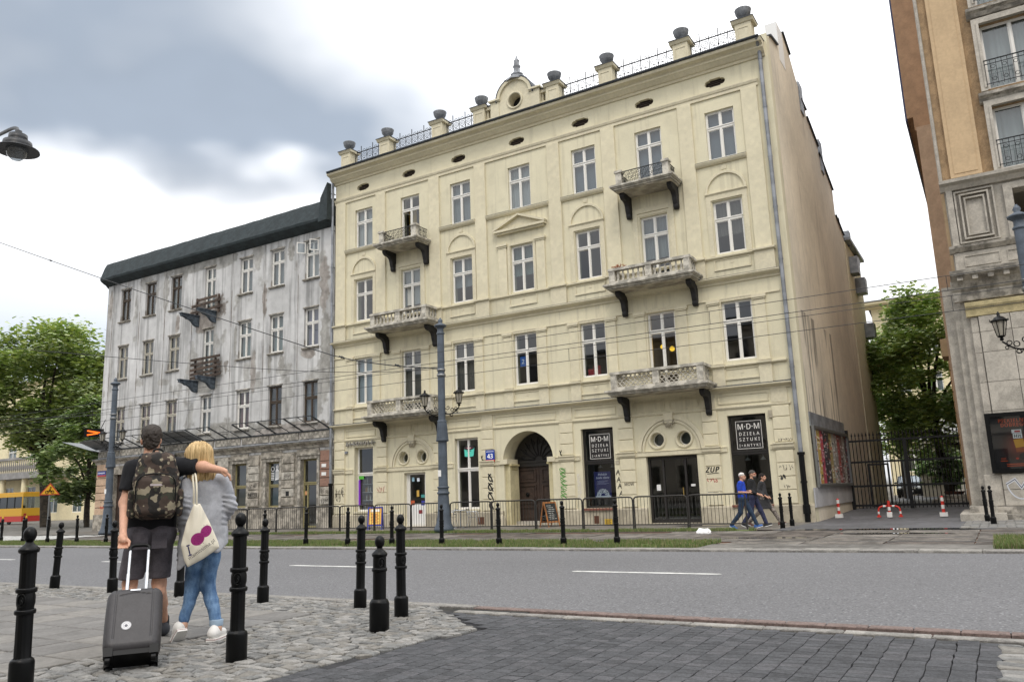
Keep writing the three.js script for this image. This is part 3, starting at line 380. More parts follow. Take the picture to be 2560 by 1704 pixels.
function scaleGrid(w, h) { const R = 0.085, out = [], nx = Math.max(1, Math.round(w / (2 * R))), r = w / nx / 2, rows = Math.round(h / r); for (let j = 0; j < rows; j++) for (let i = 0; i < nx + (j % 2); i++) { const x = -w / 2 + r + i * 2 * r - (j % 2 ? r : 0), y = j * h / rows; const pts = arcPts(0, 0, r, 0, Math.PI, 8).filter(p => Math.abs(x + p[0]) <= w / 2 + 1e-3 && y + p[1] <= h + 0.01); if (pts.length > 2) { const q = pts.map(p => new THREE.Vector3(x + p[0], y + p[1], 0)); out.push(new THREE.TubeGeometry(new THREE.CatmullRomCurve3(q), 7, 0.02, 4)); } } return merge(out); }
function scrollPanel(w, h, seed) { // wrought iron scrollwork
  const o = [], n = Math.max(2, Math.round(w / 0.28)), s = w / n; o.push(bb(-w / 2, w / 2, h - 0.03, h, -0.015, 0.015), bb(-w / 2, w / 2, 0.04, 0.065, -0.012, 0.012), bb(-w / 2, w / 2, h * 0.5 - 0.008, h * 0.5 + 0.008, -0.008, 0.008));
  for (let i = 0; i < n; i++) { const x = -w / 2 + s * (i + 0.5); o.push(bb(x - s / 2 - 0.008, x - s / 2 + 0.008, 0, h, -0.008, 0.008)); for (const y of [0.27, 0.73]) { const R = Math.min(s, h / 2) * 0.36; o.push(new THREE.TorusGeometry(R, 0.009, 5, 14).translate(x, h * y, 0), new THREE.TorusGeometry(R * 0.45, 0.009, 4, 10).translate(x - R * 0.4, h * y + R * 0.3, 0), new THREE.TorusGeometry(R * 0.4, 0.009, 4, 10).translate(x + R * 0.45, h * y - R * 0.3, 0)); } } return merge(o); }
function balcony(c, yT, hw, rail, type) { // yT: top of the slab
  const g = sub('balcony', house, [c + TX, yT + TY, 0]), P = 1.0, h = rail - yT;
  mesh('slab', [bb(-hw - 0.2, hw + 0.2, -0.07, 0, 0.0, P + 0.2), bb(-hw - 0.16, hw + 0.16, -0.11, -0.07, 0, P + 0.15), bb(-hw - 0.1, hw + 0.1, -0.17, -0.11, 0, P + 0.09)], M.balc, g); mesh('soffit', [bb(-hw - 0.04, hw + 0.04, -0.22, -0.171, 0, P + 0.02)], M.soffit, g);
  for (const s of [-1, 1]) place('bracket', brkt, M.bracket, g, s * (hw - (type === 'iron' ? 0.12 : 0.2)), -0.22, 0);
  const pier = (x, z, w, d, hh) => mesh('pier', [bb(x - w / 2, x + w / 2, 0, hh - 0.09, z - d / 2, z + d / 2)], M.balc, g);
  if (type === 'iron') {
    for (const s of [-1, 1]) { pier(s * (hw - 0.13), P - 0.13, 0.24, 0.24, h); mesh('pier_cap', [bb(s * (hw - 0.13) - 0.16, s * (hw - 0.13) + 0.16, h - 0.09, h - 0.03, P - 0.29, P + 0.03), bb(s * (hw - 0.13) - 0.14, s * (hw - 0.13) + 0.14, h - 0.03, h + 0.01, P - 0.27, P + 0.01)], M.balc, g); }
    mesh('iron_railing', scrollPanel(2 * hw - 0.5, h - 0.06, 1).translate(0, 0.02, P - 0.1), M.iron, g); for (const s of [-1, 1]) mesh('iron_railing', scrollPanel(P - 0.28, h - 0.06, 2).rotateY(Math.PI / 2).translate(s * (hw - 0.1), 0.02, (P - 0.25) / 2), M.iron, g);
  } else {
    mesh('plinth_rail', [bb(-hw, hw, 0, 0.12, P - 0.2, P), bb(-hw, -hw + 0.2, 0, 0.12, 0, P - 0.2), bb(hw - 0.2, hw, 0, 0.12, 0, P - 0.2)], M.balc, g);
    mesh('top_rail', [bb(-hw - 0.03, hw + 0.03, h - 0.1, h, P - 0.23, P + 0.03), bb(-hw - 0.03, -hw + 0.23, h - 0.1, h, 0, P - 0.23), bb(hw - 0.23, hw + 0.03, h - 0.1, h, 0, P - 0.23)], M.balc, g);
    for (const x of [-hw + 0.12, 0, hw - 0.12]) mesh('pier', [bb(x - 0.12, x + 0.12, 0.12, h - 0.1, P - 0.21, P + 0.01)], M.balc, g);
    const span = hw - 0.36;
    if (type === 'baluster') { const k = (h - 0.22) / 0.4; const bg = cached('bal' + k.toFixed(2), () => balGeo.clone().scale(1, k, 1)); for (const s of [-1, 1]) for (let i = 0; i < 6; i++) place('baluster', bg, M.balc, g, s * (0.12 + (hw - 0.36) / 6 * (i + 0.5)), 0.12, P - 0.1); for (const s of [-1, 1]) for (let i = 0; i < 3; i++) place('baluster', bg, M.balc, g, s * (hw - 0.1), 0.12, 0.15 + i * 0.22); }
    else { for (const s of [-1, 1]) { mesh('scale_grille', scaleGrid(span, h - 0.22).translate(s * (0.12 + span / 2), 0.12, P - 0.1), M.balc, g); mesh('scale_grille', scaleGrid(P - 0.25, h - 0.22).rotateY(Math.PI / 2).translate(s * (hw - 0.1), 0.12, (P - 0.2) / 2), M.balc, g); } }
  }
  return g;
}
for (const c of [COL[1], COL[5]]) { balcony(c, 12.86, 1.1, 13.5, 'iron'); balcony(c, 8.94, 1.62, 9.58, 'baluster'); balcony(c, 4.84, 1.8, 5.54, 'scale'); }
// ---------- roof line of the cream house ----------
hp('parapet_kerb', [bb(-27.15, -5.75, 17.55, 17.95, -0.75, -0.1)], M.creamTrim);
const PED = [-26.55, -24.0, -20.75, -18.35, -14.5, -11.97, -8.68, -6.17];
const urnGeo = (() => { const g = lathe([[0.001, 0], [0.17, 0], [0.17, 0.04], [0.1, 0.07], [0.07, 0.11], [0.1, 0.14], [0.2, 0.2], [0.29, 0.3], [0.335, 0.4], [0.35, 0.5], [0.37, 0.53], [0.37, 0.57], [0.33, 0.57], [0.30, 0.46], [0.001, 0.4]], 48), p = g.attributes.position; for (let i = 0; i < p.count; i++) { const y = p.getY(i), r = Math.hypot(p.getX(i), p.getZ(i)); if (y > 0.15 && y < 0.5 && r > 0.12) { const a = Math.atan2(p.getZ(i), p.getX(i)), k = 1 + 0.06 * (Math.abs(Math.cos(a * 8)) - 0.5); p.setX(i, p.getX(i) * k); p.setZ(i, p.getZ(i) * k); } } g.computeVertexNormals(); return muv(g); })();
PED.forEach((x, i) => {
  hp('parapet_pier', [bb(x - 0.31, x + 0.31, 17.5, 18.62, -0.56, -0.0), bb(x - 0.24, x - 0.2, 17.95, 18.45, 0, 0.018), bb(x + 0.2, x + 0.24, 17.95, 18.45, 0, 0.018), bb(x - 0.2, x + 0.2, 18.41, 18.45, 0, 0.018), bb(x - 0.2, x + 0.2, 17.95, 17.99, 0, 0.018)], M.creamTrim);
  hp('pier_cap', [mould([[-0.6, 18.62], [0.04, 18.62], [0.1, 18.72], [0.12, 18.74], [-0.68, 18.74]], x - 0.42, x + 0.42)], M.creamTrim); hp('pier_flashing', [bb(x - 0.44, x + 0.44, 18.742, 18.77, -0.7, 0.14), bb(x - 0.22, x + 0.22, 18.77, 18.82, -0.5, -0.06)], M.slate);
  place('urn', urnGeo, M.urn, house, x + TX, 18.81 + TY, -0.28, i * 1.3).scale.setScalar(0.86);
});
const railing = w => { const o = [], h = 0.72; o.push(bb(-w / 2, w / 2, h - 0.02, h + 0.02, -0.018, 0.018), bb(-w / 2, w / 2, 0.03, 0.055, -0.012, 0.012)); const n = Math.max(3, Math.round(w / 0.36)), s = w / n; for (let i = 0; i <= n; i++) { const x = -w / 2 + i * s; o.push(bb(x - 0.014, x + 0.014, 0, h + (i % 2 ? 0.3 : 0.12), -0.014, 0.014)); if (i % 2) o.push(new THREE.OctahedronGeometry(0.045).scale(1, 2, 1).translate(x, h * 0.5, 0), sph(0.025, x, h + 0.3, 0, 6, 4)); if (i < n) { const m = x + s / 2; o.push(new THREE.TorusGeometry(s * 0.36, 0.013, 4, 14).translate(m, h * 0.28, 0), new THREE.TorusGeometry(s * 0.36, 0.013, 4, 14).translate(m, h * 0.70, 0), new THREE.TorusGeometry(s * 0.16, 0.012, 4, 10).translate(m, h * 0.28, 0), new THREE.TorusGeometry(s * 0.16, 0.012, 4, 10).translate(m, h * 0.7, 0), new THREE.TorusGeometry(s * 0.25, 0.013, 4, 8, Math.PI).translate(m, h + 0.02, 0), sph(0.018, m, h * 0.49, 0, 6, 4)); } } return merge(o); };
[[0, 1], [1, 2], [2, 3], [4, 5], [5, 6], [6, 7]].forEach(([a, b]) => { const x0 = PED[a] + 0.32, x1 = PED[b] - 0.32; hp('roof_railing', railing(x1 - x0).translate((x0 + x1) / 2, 17.95, -0.4), M.iron); });
{ const c = -16.4; // round gablet with an oculus between two pierced parapets
  for (const s of [-1, 1]) { const xa = c + s * 0.95, xb = s < 0 ? PED[3] + 0.32 : PED[4] - 0.32, x0 = Math.min(xa, xb), x1 = Math.max(xa, xb);
    hp('parapet_panel', [bb(x0, x1, 17.6, 18.1, -0.55, -0.12), bb(x0, x1, 18.5, 18.66, -0.55, -0.1), ...[0, 1, 2, 3].map(k => bb(lerp(x0, x1, (k + 0.2) / 4), lerp(x0, x1, (k + 0.62) / 4), 18.1, 18.5, -0.5, -0.18)), bb(x0, x1, 18.1, 18.5, -0.5, -0.42)], M.creamTrim); hp('parapet_flashing', [bb(x0 - 0.02, x1 + 0.02, 18.662, 18.7, -0.6, -0.06)], M.slate);
    hp('gablet_pier', [bb(c + s * 1.05 - 0.22, c + s * 1.05 + 0.22, 17.6, 18.72, -0.7, 0.03), bb(c + s * 1.05 - 0.3, c + s * 1.05 + 0.3, 18.72, 18.8, -0.8, 0.12)], M.creamTrim); }
  const s = poly([[c - 0.86, 17.55], [c + 0.86, 17.55], [c + 0.86, 18.6], ...arcPts(c, 18.68, 0.86, 0.0, Math.PI, 24), [c - 0.86, 18.6]]); s.holes.push(holeP(arcPts(c, 18.5, 0.33, 0, 2 * Math.PI * 27 / 28, 27)));
  hp('gablet', [ext(s, 0.5, -0.5), ext(poly([...arcPts(c, 18.68, 0.92, 0, Math.PI, 24), ...arcPts(c, 18.68, 0.78, Math.PI, 0, 24)]), 0.08, 0, 0.008), new THREE.TorusGeometry(0.37, 0.05, 8, 28).translate(c, 18.5, 0.01), bb(c - 0.6, c + 0.6, 17.95, 17.99, 0, 0.03)], M.creamTrim);
  hp('gablet_flashing', ext(poly([...arcPts(c, 18.68, 0.97, -0.05, Math.PI + 0.05, 24), ...arcPts(c, 18.68, 0.925, Math.PI + 0.05, -0.05, 24)]), 0.65, -0.55), M.slate); hp('oculus_back', [bb(c - 0.5, c + 0.5, 18.0, 19.0, -0.62, -0.45)], M.iron);
  const f = lathe([[0.56, -0.06], [0.5, 0.08], [0.36, 0.18], [0.24, 0.24], [0.3, 0.28], [0.3, 0.34], [0.17, 0.42], [0.14, 0.66], [0.19, 0.72], [0.15, 0.78], [0.12, 0.98], [0.14, 1.02], [0.07, 1.1], [0.03, 1.26], [0.001, 1.28]], 8); hp('finial', [f.translate(c, 19.55, -0.3), new THREE.TorusGeometry(0.09, 0.04, 6, 10).translate(c - 0.42, 19.5, 0.02), new THREE.TorusGeometry(0.09, 0.04, 6, 10).translate(c + 0.42, 19.5, 0.02)], M.urn); }
// rain pipes
function rainPipe(x, z, y0, y1, r, name = 'rain_pipe') { const o = [cyl(r, r, y1 - y0, x, (y0 + y1) / 2, z, 12)]; for (let y = y0 + 1; y < y1; y += 1.95) o.push(cyl(r * 1.15, r * 1.15, 0.07, x, y, z, 12), bb(x - 0.015, x + 0.015, y - 0.02, y + 0.02, z - r - 0.12, z - r)); return hp(name, o, M.zinc); }
rainPipe(-5.62, 0.15, 2.2, 17.1, 0.075); hp('rain_pipe', [tube([[-5.62, 17.05, 0.15], [-5.62, 17.25, 0.2], [-5.6, 17.4, 0.45], [-5.6, 17.52, 0.6]], 0.075, 14, 10)], M.zinc);
rainPipe(-27.28, 0.14, 1.9, 17.2, 0.07);
hp('cast_iron_pipe', [cyl(0.095, 0.095, 2.3, -5.62, 1.02, 0.15, 12), cyl(0.13, 0.13, 0.09, -5.62, 2.16, 0.15, 12), cyl(0.115, 0.115, 0.07, -5.62, 1.2, 0.15, 12), cyl(0.13, 0.12, 0.3, -5.62, 0.3, 0.15, 12)], M.black); hp('cast_iron_pipe', [cyl(0.09, 0.09, 2.0, -27.28, 0.9, 0.14, 12), cyl(0.12, 0.12, 0.09, -27.28, 1.9, 0.14, 12)], M.black);
// ---------- ground floor of the cream house ----------
{
  const rows = [[0.5, 0.95], [0.97, 1.41], [1.43, 1.87], [1.89, 2.32], [2.6, 3.02], [3.04, 3.46], [3.48, 3.86]];
  PIL.forEach(([a, b], i) => { rows.forEach(([y0, y1]) => { const g = cached('rb' + (b - a).toFixed(2) + (y1 - y0).toFixed(2), () => cblock(b - a, y1 - y0, 0.06, 0.014)); place('stone_block', g, M.cream, house, (a + b) / 2 + TX, (y0 + y1) / 2 + TY, 0); });
    hp('impost', [mould([[0, 2.34], [0.07, 2.34], [0.12, 2.42], [0.12, 2.5], [0.16, 2.53], [0.16, 2.57], [0, 2.59]], a - 0.05, b + 0.05)], M.creamTrim);
    hp('pilaster_top', [bb(a + 0.02, b - 0.02, 3.98, 4.48, 0, 0.035)], M.creamTrim); });
  // plinth and bands between openings
  for (const [x0, x1] of [[-27.2, -22.97], [-21.67, -17.65], [-15.25, -11.33], [-9.25, -5.36]]) hp('plinth', [mould([[-0.02, -0.5], [0.1, -0.5], [0.1, 0.42], [0.06, 0.47], [-0.02, 0.48]], x0, x1)], M.plinth);
  for (const [x0, x1] of [[-26.45, -25.98], [-24.7, -24.55], [-23.85, -20.18], [-18.8, -18.72], [-18.03, -17.62], [-15.28, -14.95], [-14.25, -14.04], [-12.5, -12.38], [-11.67, -9.06], [-8.38, -8.16], [-6.64, -6.53]]) hp('impost_band', [mould([[-0.01, 2.36], [0.05, 2.36], [0.05, 2.5], [0.075, 2.53], [-0.01, 2.56]], x0, x1)], M.creamTrim);
  for (const [x0, x1] of [[-26.4, -24.6], [-23.8, -22.5], [-22.34, -21.3], [-20.5, -18.75], [-17.95, -15.05], [-14.2, -12.4], [-11.6, -10.4], [-10.2, -9.1], [-8.35, -6.55]]) hp('frieze_panel', [bb(x0, x1, 4.06, 4.09, 0, 0.03), bb(x0, x1, 4.36, 4.385, 0, 0.03), bb(x0, x0 + 0.025, 4.09, 4.36, 0, 0.03), bb(x1 - 0.025, x1, 4.09, 4.36, 0, 0.03)], M.creamTrim);
  for (const [c, yc] of [[-22.41, 2.5], [-10.26, 2.5]]) {
    hp('door_arch', [ext(poly([...arcPts(c, yc + 0.04, 1.3, 0, Math.PI, 28), ...arcPts(c, yc + 0.04, 1.16, Math.PI, 0, 28)]), 0.07, 0, 0.006), ext(poly([...arcPts(c, yc + 0.04, 1.13, 0, Math.PI, 28), ...arcPts(c, yc + 0.04, 1.05, Math.PI, 0, 28)]), 0.045, 0, 0.006)], M.creamTrim);
    hp('keystone', [ext(poly([[c - 0.14, 3.55], [c + 0.14, 3.55], [c + 0.18, 3.92], [c - 0.18, 3.92]]), 0.13, 0, 0.008)], M.creamTrim);
    const m = c + 0.0; hp('mask', [T(new THREE.SphereGeometry(0.1, 14, 10).scale(0.85, 1.15, 0.75), m, 3.5, 0.1), T(new THREE.SphereGeometry(0.03, 8, 6).scale(0.7, 1.5, 1), m, 3.5, 0.18), sph(0.022, m - 0.04, 3.53, 0.165, 6, 5), sph(0.022, m + 0.04, 3.53, 0.165, 6, 5), T(new THREE.SphereGeometry(0.04, 8, 6).scale(1, 0.3, 0.6), m, 3.44, 0.16), ...[-1, 1].flatMap(s => [tube([[m + s * 0.03, 3.62, 0.1], [m + s * 0.12, 3.63, 0.1], [m + s * 0.2, 3.58, 0.08], [m + s * 0.17, 3.52, 0.07]], 0.03, 8, 6), tube([[m + s * 0.09, 3.55, 0.1], [m + s * 0.12, 3.45, 0.09], [m + s * 0.08, 3.38, 0.08]], 0.025, 6, 6)]), bb(m - 0.2, m + 0.2, 3.61, 3.65, 0, 0.14)], M.plinth);
    for (const s of [-1, 1]) { const x = c + s * 0.52 + (s < 0 ? 0 : 0); hp('oculus_ring', [new THREE.TorusGeometry(0.31, 0.05, 8, 28).translate(x, 2.94, 0.005)], M.creamTrim); }
  }
  for (const [x, y] of [[-22.92, 2.92], [-21.9, 2.92], [-10.78, 2.96], [-9.73, 2.96]]) { const g = sub('round_window', house, [x + TX, y + TY, -0.3]); place('frame', cached('rwf', () => new THREE.TorusGeometry(0.25, 0.03, 6, 24)), M.frameW, g, 0, 0, 0); place('pane', cached('rwp', () => new THREE.CircleGeometry(0.25, 24)), M.glass, g, 0, 0, 0); place('curtain', cached('rwc', () => new THREE.CircleGeometry(0.26, 20)), M.curtain[1], g, 0, 0, -0.25); }
  // shop windows and doors
  windowPart(house, -25.33, 0.6, 3.56, 1.14, { ...wo, split: 0.575, mid: false, rec: 0.28 }); windowPart(house, -19.49, 0.58, 3.6, 1.22, { ...wo, split: 0.555, rec: 0.22, mid: true });
  windowPart(house, -13.27, 0.5, 3.58, 1.38, { ...wo, split: 0.57, mid: false, frame: M.darkFrame, rec: 0.2 }); windowPart(house, -7.4, 0.5, 3.64, 1.36, { ...wo, split: 0.575, mid: false, frame: M.darkFrame, rec: 0.2 });
  for (const [x0, x1, y] of [[-14.0, -12.56, 0.42], [-8.12, -6.7, 0.42]]) hp('brick_sill', [bb(x0, x1, y, y + 0.075, -0.1, 0.17)], std(0x7d4f42, 0.85)); hp('shop_sill', [bb(-25.95, -24.72, 0.52, 0.59, -0.15, 0.1), bb(-20.14, -18.84, 0.5, 0.57, -0.12, 0.1)], M.creamTrim);
  // shop door with glass, left door
  const d1 = sub('shop_door', house, [-22.32 + TX, -0.1 + TY, -0.22]); mesh('frame', [bb(-0.6, -0.5, 0, 2.35, -0.05, 0.05), bb(0.5, 0.6, 0, 2.35, -0.05, 0.05), bb(-0.5, 0.5, 2.26, 2.35, -0.05, 0.05), bb(-0.5, -0.42, 0, 2.26, -0.03, 0.03), bb(0.42, 0.5, 0, 2.26, -0.03, 0.03), bb(-0.42, 0.42, 0, 0.1, -0.03, 0.03)], M.frameW, d1); mesh('door_panel', [bb(-0.42, 0.42, 0.1, 0.95, -0.02, 0.02)], M.white, d1); mesh('pane', [new THREE.PlaneGeometry(0.84, 1.31).translate(0, 1.605, 0)], M.glass, d1);
  for (const [x, y, w, h, c] of [[-0.24, 2.05, 0.14, 0.18, 0x8fb4c4], [0.05, 2.03, 0.14, 0.16, 0xdfe9f2], [-0.28, 1.02, 0.22, 0.2, 0xb8552f], [0.3, 1.3, 0.2, 0.14, 0x3f8f8c], [0.3, 1.0, 0.18, 0.2, 0x3a3f9c], [0.16, 0.62, 0.2, 0.16, 0x8a3038], [0.02, 1.42, 0.14, 0.28, 0xc8a24a]]) mesh('sticker', [bb(x - w / 2, x + w / 2, y - h / 2, y + h / 2, 0.022, 0.026)], std(c, 0.6), d1); mesh('threshold', [bb(-0.66, 0.66, -0.3, 0.0, -0.2, 0.3)], M.plinth, d1);
  // dark glazed gallery door
  const d6 = sub('gallery_door', house, [-10.29 + TX, -0.1 + TY, -0.22]); mesh('frame', [bb(-0.99, -0.9, 0, 2.44, -0.06, 0.06), bb(0.9, 0.99, 0, 2.44, -0.06, 0.06), bb(-0.9, 0.9, 2.32, 2.44, -0.06, 0.06), bb(-0.44, -0.36, 0, 2.32, -0.05, 0.05), bb(0.42, 0.5, 0, 2.32, -0.05, 0.05), bb(-0.9, 0.9, 0, 0.14, -0.045, 0.045)], M.darkFrame, d6); for (const [a, b] of [[-0.9, -0.44], [-0.36, 0.42], [0.5, 0.9]]) mesh('pane', [new THREE.PlaneGeometry(b - a, 2.18).translate((a + b) / 2, 1.23, 0)], M.glass, d6); mesh('handle', [cyl(0.018, 0.018, 0.34, 0.34, 1.1, 0.09, 8)], std(0xc2a25c, 0.3, { metalness: 0.8 }), d6); mesh('notice', [bb(-0.72, -0.56, 1.18, 1.4, 0.004, 0.008), bb(0.62, 0.78, 1.3, 1.38, 0.004, 0.008)], M.white, d6); mesh('threshold', [bb(-1.05, 1.05, -0.3, 0.0, -0.2, 0.14)], M.plinth, d6);
  // carriage gate: deep arch with carved consoles, double doors, dark tympanum
  const gt = sub('carriage_gate', house, [-16.45 + TX, TY, -0.9]);
  const rv = poly([[-1.32, -0.5], [-1.15, -0.5], [-1.15, 2.5], ...arcPts(0, 2.5, 1.19, Math.PI, 0, 24), [1.15, 2.5], [1.15, -0.5], [1.32, -0.5], [1.32, 2.5], ...arcPts(0, 2.5, 1.34, 0, Math.PI, 24), [-1.32, 2.5]]); mesh('reveal', ext(rv, 0.46, -0.02), M.cream, gt);
  mesh('jamb', [bb(-1.16, -0.92, -0.45, 2.36, 0.1, 0.8), bb(0.92, 1.16, -0.45, 2.36, 0.1, 0.8)], mottle([206, 196, 158], [190, 180, 142], 2, 411, { f: 5, grain: 8 }), gt);
  const con = () => merge([T(new THREE.CylinderGeometry(0.11, 0.11, 0.5, 14).rotateX(Math.PI / 2), 0, 2.2, 0.48), T(new THREE.CylinderGeometry(0.06, 0.06, 0.46, 12).rotateX(Math.PI / 2), -0.03, 1.98, 0.45), ...[0, 1, 2, 3].map(k => sph(0.06, 0, 1.86 + (k % 2) * 0.06, 0.25 + k * 0.13, 8, 6)), bb(-0.16, 0.16, 2.3, 2.38, 0.15, 0.82)]);
  for (const s of [-1, 1]) mesh('console', con().translate(s * 1.0, 0, 0), mottle([200, 188, 142], [176, 164, 120], 1, 413, { f: 8, grain: 16 }), gt);
  mesh('gate_impost', [bb(-1.3, -0.95, 2.38, 2.58, 0.1, 0.98), bb(0.95, 1.3, 2.38, 2.58, 0.1, 0.98)], M.creamTrim, gt);
  for (const s of [-1, 1]) { const dl = mesh('door_leaf', [bb(s < 0 ? -1.15 : 0.008, s < 0 ? -0.008 : 1.15, -0.12, 2.26, -0.1, -0.02), ...[[0.0, 0.6], [0.72, 1.5], [1.62, 2.16]].flatMap(([y0, y1]) => { const x0 = s * 0.14, x1 = s * 1.0, a = Math.min(x0, x1), b = Math.max(x0, x1); return [bb(a, b, y0, y0 + 0.05, -0.02, 0.02), bb(a, b, y1 - 0.05, y1, -0.02, 0.02), bb(a, a + 0.05, y0 + 0.05, y1 - 0.05, -0.02, 0.02), bb(b - 0.05, b, y0 + 0.05, y1 - 0.05, -0.02, 0.02), bb(a + 0.12, b - 0.12, y0 + 0.12, y1 - 0.12, -0.02, 0.0)]; })], M.door, gt); mesh('knocker', [T(new THREE.TorusGeometry(0.07, 0.02, 6, 16), s * 0.57, 1.1, 0.03), T(new THREE.SphereGeometry(0.06, 10, 8), s * 0.57, 1.1, 0.0)], M.black, gt); }
  mesh('transom_beam', [bb(-1.15, 1.15, 2.26, 2.48, -0.1, 0.05), bb(-1.15, 1.15, 2.42, 2.5, 0.05, 0.09)], M.darkFrame, gt); mesh('tympanum', [ext(poly([[-1.15, 2.48], [1.15, 2.48], ...arcPts(0, 2.5, 1.17, 0.0, Math.PI, 20)]), 0.05, -0.1)], M.darkFrame, gt); { const o = []; for (let k = 0; k < 9; k++) { const a = Math.PI * (k + 0.5) / 9; o.push(tube([[0.2 * Math.cos(a), 2.5 + 0.2 * Math.sin(a), -0.03], [0.6 * Math.cos(a + 0.08), 2.5 + 0.6 * Math.sin(a + 0.08), -0.02], [1.0 * Math.cos(a), 2.5 + 1.0 * Math.sin(a), -0.03]], 0.03, 8, 5), new THREE.TorusGeometry(0.09, 0.02, 5, 10).translate(0.78 * Math.cos(a), 2.5 + 0.78 * Math.sin(a), -0.03)); } mesh('tympanum_carving', o, M.bracket, gt); }
  mesh('guard_stone', [lathe([[0.22, 0], [0.2, 0.25], [0.12, 0.42], [0.001, 0.46]], 10).translate(-1.28, -0.14, 1.0), lathe([[0.22, 0], [0.2, 0.25], [0.12, 0.42], [0.001, 0.46]], 10).translate(1.28, -0.14, 1.0)], M.plinth, gt); mesh('gate_threshold', [bb(-1.2, 1.2, -0.3, -0.1, -0.1, 0.95)], M.plinth, gt);
  hp('passage_lining', [bb(-17.75, -15.15, -0.3, 3.75, -1.4, -1.02)], M.room);
  // hooks, alarm box, vent grille, notice
  for (const x of [-18.6, -14.84]) hp('torch_hook', [tube([[x, 2.62, 0.06], [x + 0.02, 2.62, 0.16], [x + 0.02, 2.72, 0.2], [x - 0.02, 2.78, 0.16]], 0.02, 8, 6), tube([[x + 0.02, 2.68, 0.18], [x + 0.08, 2.76, 0.2], [x + 0.07, 2.8, 0.18]], 0.015, 6, 5)], M.black);
  hp('alarm_box', [bb(-6.6, -6.46, 3.46, 3.72, 0, 0.08), bb(-6.58, -6.48, 3.56, 3.6, 0.08, 0.09)], M.plinth); hp('cellar_vent', [bb(-13.52, -13.32, -0.08, 0.21, 0.09, 0.11), ...[0, 1, 2].map(k => bb(-13.5 + k * 0.055, -13.475 + k * 0.055, -0.06, 0.19, 0.11, 0.115))], M.rust); hp('small_vent', [bb(-12.53, -12.37, 2.14, 2.26, 0, 0.03)], M.plinth); hp('cellar_vent', [bb(-18.9, -18.6, -0.05, 0.25, 0.09, 0.11)], M.rust);
  hp('wall_lamp_plate', [bb(-26.45, -26.3, 3.3, 3.42, 0.0, 0.08)], M.zinc);
}
// ---------- signs, print and graffiti on the cream house ----------
function board(name, x, y, w, h, z, tx, { rough = 0.55, d = 0.015, edge = M.darkFrame } = {}) { const g = sub(name, house, [x + TX, y + TY, z]); mesh('backing', [bb(-w / 2, w / 2, -h / 2, h / 2, -d, 0)], edge, g); mesh('print', new THREE.PlaneGeometry(w - 0.004, h - 0.004).translate(0, 0, 0.003), printMat(tx, rough), g); return g; }
const mdm = () => canvasTex(512, 560, (c, w, h) => { c.fillStyle = '#1d1a19'; c.fillRect(0, 0, w, h); c.strokeStyle = '#e9e6e0'; c.lineWidth = 9; c.strokeRect(14, 14, w - 28, h - 28); c.fillStyle = '#eeebe6'; c.textAlign = 'center'; c.font = '150px sans-serif'; c.fillText('M·D·M', w / 2, 172); c.font = '92px sans-serif'; ['D Z I E Ł A', 'S Z T U K I', 'I • A N T Y K I'].forEach((t, i) => { c.font = (i === 2 ? 70 : 88) + 'px sans-serif'; c.fillText(t, w / 2, 292 + i * 108, w - 70); }); });
{ const t = mdm(); board('gallery_sign', -13.24, 2.87, 0.92, 1.0, -0.17, t); board('gallery_sign', -7.39, 2.93, 0.95, 1.03, -0.17, t); }
board('gallery_poster', -13.24, 1.38, 0.72, 1.02, -0.24, canvasTex(360, 512, (c, w, h) => { c.fillStyle = '#23276a'; c.fillRect(0, 0, w, h); c.fillStyle = '#e8e8f4'; c.textAlign = 'center'; c.font = 'italic bold 54px serif'; c.fillText('Polskie', w / 2, 74); c.fillText('białe złoto', w / 2, 138); for (let i = 0; i < 5; i++) { c.fillStyle = 'rgba(220,220,240,.75)'; c.fillRect(60 + (i % 2) * 20, 178 + i * 16, w - 120 - (i % 3) * 40, 5); } c.fillStyle = '#cfd3dc'; c.beginPath(); c.arc(w / 2, 470, 138, Math.PI, 0); c.fill(); for (let i = 0; i < 120; i++) { const a = Math.PI + h2(i, 3) * Math.PI, r = 60 + h2(i, 4) * 74; c.fillStyle = h2(i, 5) > 0.5 ? '#39415e' : '#f4f4f6'; c.beginPath(); c.arc(w / 2 + r * Math.cos(a), 470 + r * Math.sin(a), 4 + h2(i, 6) * 5, 0, 7); c.fill(); } c.fillStyle = '#23276a'; c.beginPath(); c.arc(w / 2, 470, 50, Math.PI, 0); c.fill(); c.fillStyle = '#e6eaf2'; c.fillRect(16, 470, w - 32, 34); }));
board('house_number_plate', -18.22, 2.76, 0.46, 0.5, 0.09, canvasTex(256, 280, (c, w, h) => { c.fillStyle = '#1e3f9a'; c.fillRect(0, 0, w, h); c.fillStyle = '#c22a30'; c.fillRect(0, h - 50, w, 50); c.fillStyle = '#fff'; c.textAlign = 'center'; c.font = 'bold 150px sans-serif'; c.fillText('43', w / 2, 198); for (let i = 0; i < 12; i++) c.fillRect(24 + i * 17, 30, 12, 16); for (let i = 0; i < 9; i++) c.fillRect(40 + i * 20, h - 33, 14, 14); }), { rough: 0.35 });
board('window_notice', -16.58, 6.63, 0.28, 0.44, -0.16, canvasTex(128, 200, (c, w, h) => { c.fillStyle = '#2f6fc4'; c.fillRect(0, 0, w, h); c.fillStyle = '#fff'; c.font = 'bold 120px sans-serif'; c.textAlign = 'center'; c.fillText('2', w / 2, 142); }));
